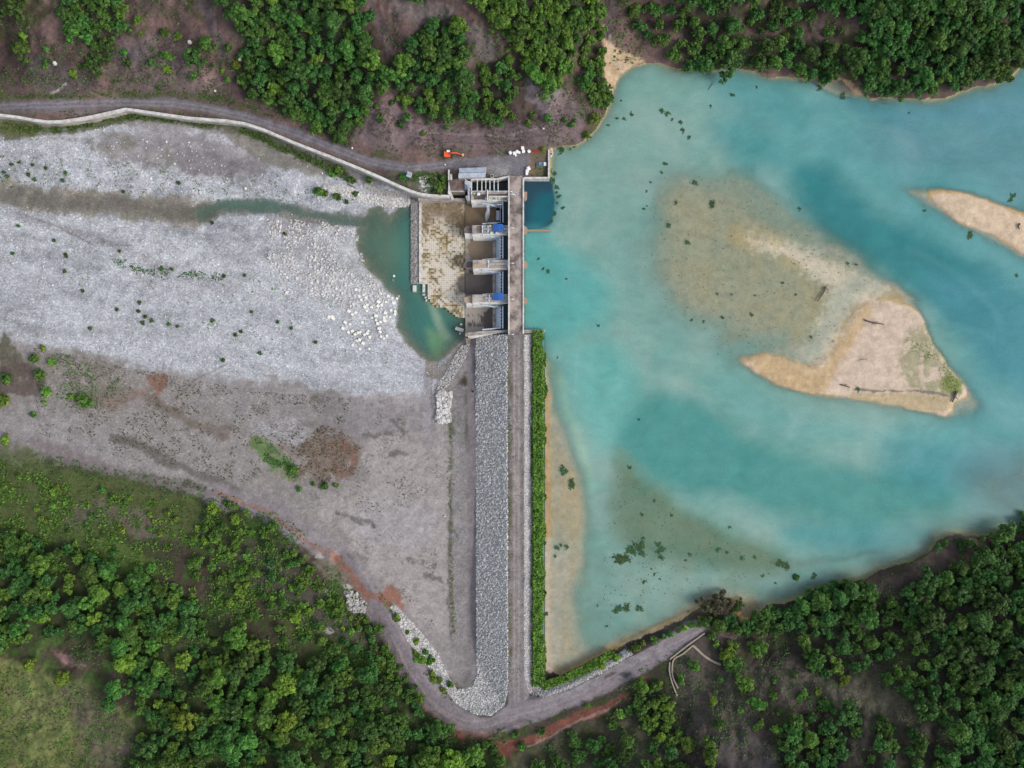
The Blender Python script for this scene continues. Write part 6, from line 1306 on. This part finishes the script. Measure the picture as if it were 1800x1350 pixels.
SHR += scatter([(1245,1110),(1300,1125),(1440,1180),(1400,1260),(1260,1240)], 20, 3, 6, (.1,.4,.3,.2), 'on the open southeast slope')
SHR += scatter([(900,1275),(1000,1290),(1110,1240),(1180,1240),(1200,1320),(950,1330)], 26, 3, 7, (.2,.4,.3,.1), 'below the red bank')
SHR += scatter([(430,60),(600,20),(650,120),(600,230),(480,180)], 12, 5, 8, (.3,.5,.2,0), 'inside the wood above the river road')
SHR += scatter([(20,60),(380,60),(390,150),(100,150)], 22, 3, 7, (.3,.4,.2,.1), 'on the left of the north slope')
SHR += scatter([(640,150),(730,190),(930,200),(1000,180),(1030,235),(900,215),(700,235)], 22, 3, 6, (.2,.5,.2,.1), 'on the bare slope above the yard')
SHR += scatter([(1300,20),(1480,60),(1490,120),(1390,90)], 10, 4, 8, (.5,.5,0,0), 'between the north shore trees')
SHR += scatter([(960,1200),(1010,1195),(1070,1160),(1150,1120),(1230,1085),(1235,1092),(1150,1128),(1060,1170)], 20, 3, 6.5, (0,.4,.4,.2), 'along the stony south shore')
items = []
GSP = [(250,480,'in the dark line across the gravel'),(60,480,'at the left of the gravel'),(160,520,'beside the shrub trio on the gravel'),(290,560,'in the middle of the gravel'),(430,560,'right of the middle of the gravel'),(500,600,'towards the lower gravel edge'),(400,620,'near the lower gravel edge'),(560,610,'in the lower right gravel'),(100,300,'on the upper left gravel bar'),(330,320,'along the upper gravel bar'),(540,335,'on the gravel near the stream mouth'),(110,420,'left above the dark shrub line'),(480,420,'on the white cobbles'),(630,630,'on the gravel below the blocks')]
for q in SHR:
    sz = 'tiny' if q[2] < 3 else 'small' if q[2] < 5 else 'bigger'
    ph = q[4] if q[4] != 'on the gravel' else spotname(q[0], q[1], GSP)
    items.append((q[0], f'{sz} {A[q[3]]} shrub {ph}'))
labs = rank_labels(items)
for i, q in enumerate(sorted(range(len(SHR)), key=lambda k: -SHR[k][2])[:298]):
    px, py, r, ti, ph = SHR[q]; s = r * S * (1.1 if 'on the gravel' == ph else 1.35); loc, _, _ = at_ground(px, py, s * .5)
    o = link('shrub', SH[A[ti], rr_.randrange(3)], None, label=labs[q], cat='shrub', group='shrubs ' + ph)
    o.location = (loc[0], loc[1], loc[2] - .05); o.rotation_euler = (0, 0, rr_.uniform(0, 6)); o.scale = (s, s * rr_.uniform(.8, 1.2), s)
# undergrowth: countless low tufts over the slopes
x = rng.uniform(-100, 1900, 200000); y = rng.uniform(-100, 1450, 200000)
okz = (sdf(x, y, RES) > 3) & (sdf(x, y, BEDP) > 1) & (np.abs(x - 907) > 16)
okz &= (ldist(x, y, BANK) > 17) & (sdf(x, y, RIP) > 1) & ((x < 780) | (x > 960) | (y < 300) | (y > 1215))
okz &= ldist(x, y, [(-60,190),(0,189),(120,184),(230,182),(330,186),(430,207),(520,235),(590,262),(650,284),(720,296),(790,290),(860,285),(905,288)]) > 11
okz &= (sdf(x, y, [(775,282),(850,276),(925,268),(970,258),(970,316),(770,345),(700,340)]) > 0)
dens = sstep(.44, .66, fbm(x, y, 46, 4, 601)) * np.where(y > 700, np.where(x < 880, 1.25, .7), .8)
dens = np.where(sdf(x, y, [(0,1165),(60,1190),(200,1235),(245,1300),(250,1400),(-100,1400),(-100,1150)]) < 0, dens * .12, dens)
dens = np.where(sdf(x, y, [(640,190),(700,180),(860,220),(960,140),(1020,220),(960,256),(760,270),(620,240)]) < 0, dens * .25, dens)
dens = np.where((x < 420) & (y > 800) & (y < 960), .5, dens)
g = okz & (rng.random(len(x)) < dens); x, y = x[g][:95000], y[g][:95000]
z = GZ(x, y); k = S * (H - z) / H; C = np.stack([(x - 900) * k, (675 - y) * k, z + rng.uniform(.05, .5, len(x))], -1)
for nm_, sel, mt_, lb in (('undergrowth', rng.random(len(x)) < .62, 'dark green', 'dark low undergrowth covering the wooded slopes'), ('undergrowth', None, 'mid green', 'green low undergrowth and grass tufts on the slopes')):
    s_ = sel if sel is not None else ~sel0; sel0 = s_
    V, F, T = leaves(C[s_], np.tile([0, 0, 1.], (s_.sum(), 1)), .62, rng.uniform(0, .8, s_.sum()), 77)
    link(nm_, npmesh(nm_, V, F, {'tone': T}), LEAF[mt_], label=lb, kind='stuff', cat='undergrowth')
x, y = in_poly(15000, [(-30,800),(120,850),(330,890),(400,900),(560,1010),(640,1090),(700,1180),(640,1180),(420,1120),(330,1060),(225,1010),(-30,1000)]); g = fbm(x, y, 20, 3, 631) > .52; x, y = x[g], y[g]
z = GZ(x, y); k = S * (H - z) / H; C = np.stack([(x - 900) * k, (675 - y) * k, z + rng.uniform(.1, .7, len(x))], -1); V, F, T = leaves(C, np.tile([0, 0, 1.], (len(x), 1)), .75, rng.uniform(0, .8, len(x)), 79)
link('undergrowth', npmesh('undergrowth', V, F, {'tone': T}), LEAF['bright green'], label='bright green scrub leaves over the slope left of the terrace', kind='stuff', cat='undergrowth')
# vegetation at the foot of the river wall
def tuft_line(P, wid, n, size, tone, name, label, zt=(.1, 1.0)):
    Q = np.array(smooth(P, 6, False)); L = np.r_[0, np.cumsum(np.linalg.norm(np.diff(Q, axis=0), axis=1))]; s_ = rng.uniform(0, L[-1], n)
    x = np.interp(s_, L, Q[:, 0]) + rng.normal(0, wid, n); y = np.interp(s_, L, Q[:, 1]) + rng.normal(0, wid, n)
    g = fbm(x, y, 16, 3, 611) > .42; x, y = x[g], y[g]; z = GZ(x, y); k = S * (H - z) / H
    C = np.stack([(x - 900) * k, (675 - y) * k, z + rng.uniform(*zt, len(x))], -1)
    V, F, T = leaves(C, np.tile([0, 0, 1.], (len(C), 1)), size, rng.uniform(0, .9, len(C)), 78)
    link(name, npmesh(name, V, F, {'tone': T}), LEAF[tone], label=label, kind='stuff', cat='weeds')
tuft_line([(0,222),(90,228),(180,212),(240,205),(330,214),(430,230),(500,262),(570,292),(620,318)], 4, 2600, .6, 'mid green', 'bank_weeds', 'weeds growing along the foot of the river wall')
tuft_line([(0,172),(120,170),(260,166),(380,172),(480,205)], 3, 700, .55, 'mid green', 'verge_weeds', 'weeds on the upper verge of the river road')
tuft_line([(745,325),(770,335),(780,312),(700,312)], 5, 500, .6, 'mid green', 'bank_weeds', 'weeds around the kiosk and intake wing wall')
tuft_line([(200,455),(250,475),(310,480),(400,490)], 4, 500, .5, 'dark green', 'gravel_weeds', 'weeds in the long dark line across the gravel', (.05, .4))
tuft_line([(470,800),(500,815),(520,835)], 6, 900, .5, 'mid green', 'grass', 'grass of the green patch on the terrace', (.02, .3))
tuft_line([(793,745),(792,940),(800,1140)], 2, 420, .4, 'mid green', 'grass', 'grass line beside the embankment toe', (.02, .25))
tuft_line([(897,595),(896,900),(897,1190)], 1.2, 500, .35, 'mid green', 'grass', 'thin grass along the left edge of the crest road', (.02, .2))
tuft_line([(945,275),(950,300),(955,285)], 6, 240, .4, 'mid green', 'grass', 'dry grass of the yard corner', (.02, .2))
tuft_line([(1600,600),(1650,640),(1680,680),(1640,685)], 9, 500, .35, 'bright green', 'grass', 'thin grass on the east end of the sand island', (.02, .2))
BRUSH = leafmat('dry_brush_leaves', (.050,.044,.030), (.150,.140,.085), .1, 0)
def brush(P, n, name, label, size, mat, cut=.5, sc_n=18, zt=(.02, .3)):
    x, y = in_poly(n, P); g = fbm(x, y, sc_n, 4, 641 + len(label)) > cut; x, y = x[g], y[g]; z = GZ(x, y); k = S * (H - z) / H
    C = np.stack([(x - 900) * k, (675 - y) * k, z + rng.uniform(*zt, len(x))], -1); V, F, T = leaves(C, np.tile([0, 0, 1.], (len(x), 1)), size, rng.uniform(0, 1, len(x)), 80)
    link(name, npmesh(name, V, F, {'tone': T}), mat, label=label, kind='stuff', cat='brush')
brush([(60,610),(200,640),(330,665),(470,690),(620,700),(600,760),(430,850),(330,830),(200,800),(60,760)], 5200, 'dry_brush', 'dry brown brush dotted over the rough ground left of the terrace', .5, BRUSH, .52)
brush([(640,700),(740,720),(800,800),(800,1150),(700,1040),(600,930),(500,860),(620,800)], 2600, 'dry_brush', 'sparse dry brush on the flat terrace', .4, BRUSH, .58)
brush([(0,270),(150,280),(300,290),(500,320),(640,350),(500,360),(250,350),(100,330),(0,330)], 2600, 'gravel_weeds', 'small weeds sprinkled along the upper gravel bar', .42, LEAF['mid green'], .56, 12, (.02, .25))
brush([(150,450),(320,470),(560,500),(690,570),(690,640),(520,640),(300,570),(100,520)], 2200, 'gravel_weeds', 'small weeds sprinkled over the wide gravel bed', .42, LEAF['mid green'], .6, 12, (.02, .25))
brush([(90,620),(180,630),(215,665),(170,720),(100,700)], 900, 'dry_brush', 'olive brush at the foot of the old track', .5, LEAF['mid green'], .5)
brush([(500,785),(545,770),(560,748),(600,752),(634,790),(612,806),(624,836),(590,832),(570,856),(545,830),(520,838),(530,806)], 900, 'dry_brush', 'rusty dry brush on the brown mound', .5, leafmat('rusty_leaves', (.07,.045,.03), (.19,.125,.08), .1, 0), .4)
brush([(20,60),(200,80),(390,60),(420,170),(300,165),(100,160),(0,150)], 5200, 'dry_brush', 'grey brown brush on the bare part of the north slope', .5, BRUSH, .5)
brush([(640,180),(760,215),(870,220),(960,150),(1020,220),(960,255),(760,268),(640,240)], 4200, 'dry_brush', 'grey brown brush on the bare slope above the yard', .45, BRUSH, .52)
brush([(1250,1115),(1420,1180),(1560,1200),(1640,1290),(1500,1260),(1380,1330),(1230,1340)], 5200, 'dry_brush', 'grey brown brush on the open southeast slope', .5, BRUSH, .5)
brush(RIP, 700, 'dry_brush', 'stray weeds rooted between the riprap stones', .4, LEAF['mid green'], .62, 14, (.2, .5))
brush([(895,590),(919,590),(919,1200),(895,1200)], 500, 'dry_brush', 'dry grass edges of the crest road', .35, BRUSH, .5, 10, (.02, .12))
brush([(0,1165),(60,1188),(130,1200),(200,1240),(245,1300),(255,1400),(0,1400)], 7000, 'meadow_grass', 'grass tufts over the lower left meadow', .5, LEAF['mid green'], .5, 22, (.02, .2))
brush([(0,1165),(60,1188),(130,1200),(200,1240),(245,1300),(255,1400),(0,1400)], 5000, 'meadow_grass', 'dry grass tufts over the lower left meadow', .5, BRUSH, .5, 16, (.02, .2))
# ------------------------------------------------------------------ reed belt
n = 15000; yy = rng.uniform(581, 1206, n); xw = np.interp(yy, [580, 640, 700, 1100, 1200], [23, 21, 21, 20, 24])
q_ = rng.random(n); xx = 935.5 + (xw + (fbm(yy, yy * 0 + 9, 9, 4, 622) - .5) * 12 + (fbm(yy, yy * 0 + 4, 40, 3, 624) - .5) * 9) * q_ + (fbm(yy, yy * 0, 18, 4, 620) - .5) * 8 * (1 - q_)
x2, y2 = in_poly(3400, [(945,1190),(960,1196),(985,1188),(1030,1166),(1075,1142),(1082,1150),(1040,1178),(990,1200),(955,1212)])
xx = np.r_[xx, x2]; yy = np.r_[yy, y2]; n = len(xx)
edge = np.minimum(sstep(0, 5, xx - 934), sstep(0, 4, 959 - xx)); edge[-len(x2):] = .8
hgt = (1.0 + 2.2 * rng.random(n) ** .7) * (.45 + .55 * edge) * (.75 + .5 * fbm(xx, yy, 10, 3, 621))
kx = S * (H - hgt) / H; C = np.stack([(xx - 900) * kx, (675 - yy) * kx, np.maximum(GZ(xx, yy), 0) * .4 + hgt], -1)
D_ = rng.normal(0, .55, (n, 3)); D_[:, 2] = .8
V, F, T = leaves(C, D_, .55, np.clip(.2 + .28 * (hgt - 1.4) + .5 * (fbm(xx, yy, 5, 3, 623) - .5) + rng.normal(0, .24, n), 0, 1), 90, 2.2, .4)
REED = leafmat('reed_leaves', (.040,.085,.014), (.250,.390,.060), .3, 0)
link('reed_bed', npmesh('reed_bed', V, F, {'tone': T}), REED, label='long straight belt of bright green reeds along the lake side of the dam', kind='stuff', cat='reeds')
# ------------------------------------------------------------------ floating weed
def weed_mesh(seed, n=70, st=1.0):
    r = np.random.default_rng(seed); c = r.normal(0, .3, (7, 2)) * [1.2, st]; k = r.integers(0, 7, n)
    P = c[k] + r.normal(0, .16, (n, 2)); C = np.c_[P, r.uniform(.01, .06, n)]
    V, F, T = leaves(C, np.tile([0, 0, 1.], (n, 1)), .2, r.uniform(0, .6, n), seed + 5, 1.5, 1.6); return V, F, T
WEEDM = leafmat('water_weed', (.024,.068,.028), (.070,.150,.044), .1, .3)
WM = []
for k in range(4):
    V, F, T = weed_mesh(700 + k, 80, (.5, 1, .8, .4)[k]); me = npmesh('weed_patch', V, F, {'tone': T}); me.materials.append(WEEDM); WM.append(me)
WD = [(1092,177,3),(1110,200,5),(1097,208,4),(1085,208,4),(1163,195,7),(1174,200,6),(1182,210,3),(1068,220,4),(1196,215,6),(1200,230,6),(1212,241,5),(1170,288,6),(1163,303,5),(1143,320,3),(1137,336,3),(1131,367,4),(1137,362,3),(985,264,9),(1003,262,3),(1010,258,3),(975,305,6),(971,318,7),(978,328,6),(983,345,6),(979,357,4),(974,376,5),(970,388,4),(990,365,5),(978,338,4),(968,300,5),(947,455,3),(955,472,4),(963,477,6),(1051,572,4),(995,490,2.5),(980,628,3),(1123,737,4),(1106,821,5),(990,829,10),(1005,849,12),(1130,946,6),(1133,1023,5),(1123,1068,8),(1085,1072,12),(1102,1068,12),(1050,1065,3),(1067,1101,3),(1095,982,18),(1110,968,16),(1122,958,12),(1128,970,9),(1160,968,11),(1162,980,9),(1156,956,7),(1372,989,10),(1383,994,9),(1304,981,6),(1263,966,6),(1277,970,4),(1212,974,5),(1205,985,4),(1283,927,4),(1432,1012,6),(1327,980,5),(1363,1025,4),(1340,1012,4),(1221,320,6),(1252,360,9),(1175,396,7),(1188,357,4),(1208,425,6),(1216,562,4),(1376,497,4),(1327,519,3),(1321,554,4),(1286,517,3),(1270,558,5),(1236,566,4),(1261,517,3),(1426,593,4),(1399,518,4),(1780,343,6),(1777,352,5),(1705,412,9),(1625,370,5),(1405,368,5),(1490,464,4),(1506,465,4),(1787,484,5),(1249,187,4),(1268,143,5),(1288,167,6),(1330,153,4),(1440,155,7),(1480,170,7),(1598,198,3),(1150,880,5),(1180,905,4),(1128,905,4),(1150,1010,4),(1145,1000,3),(1160,1018,3),(979,962,5),(986,958,4),(976,978,4),(996,962,5),(960,1080,5),(958,955,5),(1210,1075,3),(1508,685,6)]
NEARW = [(1100,195,'near the inlet'),(1180,215,'in the line north of the shoal'),(1160,310,'off the north end of the shoal'),(978,330,'around the dark intake water'),(955,465,'close to the bridge piers'),(1000,840,'on the silt beside the reed belt'),(1110,970,'on the green shoal by the south corner'),(1100,1068,'in the southern shallows'),(1160,968,'right of the biggest weed patch'),(1270,965,'in the southern bay'),(1375,990,'near the south shore belt'),(1250,360,'on the big central shoal'),(1280,540,'on the lower part of the central shoal'),(1780,348,'near the right sand spit'),(1705,410,'below the right sand spit'),(1290,165,'off the north shore beach'),(1460,160,'beside the north shore trees'),(985,965,'on the silt near the reed belt'),(1120,735,'alone in the open water'),(1150,890,'on the upper green shoal'),(1500,465,'at the neck of the sand bank'),(1508,685,'on the lower rim of the sand island')]
labs = rank_labels([(q[0], ('tiny' if q[2] < 4 else 'small' if q[2] < 7 else 'large') + ' dark green weed patch ' + spotname(q[0], q[1], NEARW)) for q in WD])
for i, (px, py, r) in enumerate(WD):
    o = link('weed_patch', WM[i % 4], None, label=labs[i], cat='water weed', group='weed patches on the lake'); zz = max(.02, ground(px, py) + .03)
    o.location = W(px, py, zz); o.rotation_euler = (0, 0, rr_.uniform(0, 6)); s = r * S * 1.25; o.scale = (s, s * rr_.uniform(.7, 1.1), s * .6)
x, y = in_poly(420, SHOAL); V, F, T = leaves(np.stack([(x - 900) * S, (675 - y) * S, np.full(len(x), .03)], -1), np.tile([0, 0, 1.], (len(x), 1)), .42, rng.uniform(0, .6, len(x)), 93, 1.5, 2.5)
link('weed_bits', npmesh('weed_bits', V, F, {'tone': T}), WEEDM, label='countless dark specks of weed over the central shoal', kind='stuff', cat='water weed')
x, y = in_poly(300, [(1085,830),(1180,885),(1330,960),(1390,1000),(1200,1040),(1060,1090),(1060,950)]); V, F, T = leaves(np.stack([(x - 900) * S, (675 - y) * S, np.full(len(x), .03)], -1), np.tile([0, 0, 1.], (len(x), 1)), .42, rng.uniform(0, .6, len(x)), 94, 1.5, 2.5)
link('weed_bits', npmesh('weed_bits', V, F, {'tone': T}), WEEDM, label='countless dark specks of weed over the southern shallows', kind='stuff', cat='water weed')
# ------------------------------------------------------------------ driftwood and lone boulders
def drift(P, r, label, br=()):
    z0 = max(ground(*P[0]), 0); o0 = W(*P[0], z0); mb = MB()
    mb.tube([W(x, y, max(ground(x, y), 0) + r * .8 + .1 * i) for i, (x, y) in enumerate(P)], r, 6, r * .5)
    for a, b_ in br: mb.tube([W(*a, z0 + .3), W(*b_, z0 + .5)], r * .45, 5, r * .2)
    mb.build('driftwood', WOODM, None, loc=o0, label=label, cat='driftwood')
drift([(1521,563),(1530,566),(1540,568),(1554,570)], .38, 'dark log stranded on the top of the sand island', [((1525,564),(1540,571)), ((1530,566),(1545,566)), ((1522,563),(1518,560))])
drift([(1524,631),(1514,632),(1507,635)], .1, 'thin forked branch on the middle of the sand island', [((1514,632),(1512,618)), ((1516,631),(1523,624)), ((1518,631),(1510,641))])
drift([(1478,676),(1486,678),(1494,681)], .35, 'short dark log on the lower rim of the sand island', [((1480,677),(1490,676))])
drift([(1451,504),(1449,512),(1442,522),(1437,530)], .4, 'dark tree stump with trailing branches on the submerged bank', [((1451,504),(1457,512)), ((1450,508),(1446,516)), ((1452,506),(1453,500))])
drift([(1682,688),(1679,696),(1674,707)], .6, 'dark snag at the eastern tip of the sand island', [((1680,694),(1674,692)), ((1679,697),(1684,702))])
drift([(1245,158),(1252,148),(1255,142)], .12, 'thin dead branch standing in the water off the north shore', [((1250,151),(1244,149)), ((1252,148),(1258,150))])
drift([(1793,393),(1790,398),(1792,403)], .4, 'small dark snag on the right sand spit')
drift([(611,323),(617,327),(624,330)], .4, 'pale driftwood trunk on the gravel below the river wall', [((613,324),(610,320))])
drift([(990,176),(1092,177)][:1] + [(1088,180)], .1, 'thin twig floating near the inlet') if False else None
drift([(1608,985),(1618,978),(1630,972)], .3, 'pale dead trunk lying along the southeast shore')
def boulder(px, py, r, label, tone=.85):
    me_v = OCT * (1 + rng.uniform(-.18, .18, (8, 3))) * r * .75; mb = MB(); c_ = G3(px, py); mb.add([tuple(np.array(c_) + v + [0, 0, r * .3]) for v in me_v], [tuple(q) for q in OQ])
    o = mb.build('boulder', surf('boulder_stone', lin(186,182,180), .9, .15, 1.5), None, loc=c_, label=label, cat='boulder'); sb = o.modifiers.new('soft', 'SUBSURF'); sb.levels = sb.render_levels = 2
for q_ in ((97,111,1.5,'pale round boulder on the left of the north slope'),(334,74,1.5,'pale boulder high on the north slope beside the track'),(422,103,1.5,'pale boulder in front of the wood above the river road'),(378,160,.9,'small pale boulder above the river road'),(619,260,.8,'small white boulder on the road verge before the kiosk'),(955,226,.7,'small white boulder on the bare slope above the yard'),(431,331,1.1,'round white boulder on the upper gravel bar'),(782,289,.6,'small pale stone on the road left of the shed'),(1545,136,2.0,'pale boulder among the northeast trees'),(782,907,.7,'small white stone on the terrace')):
    boulder(*q_)
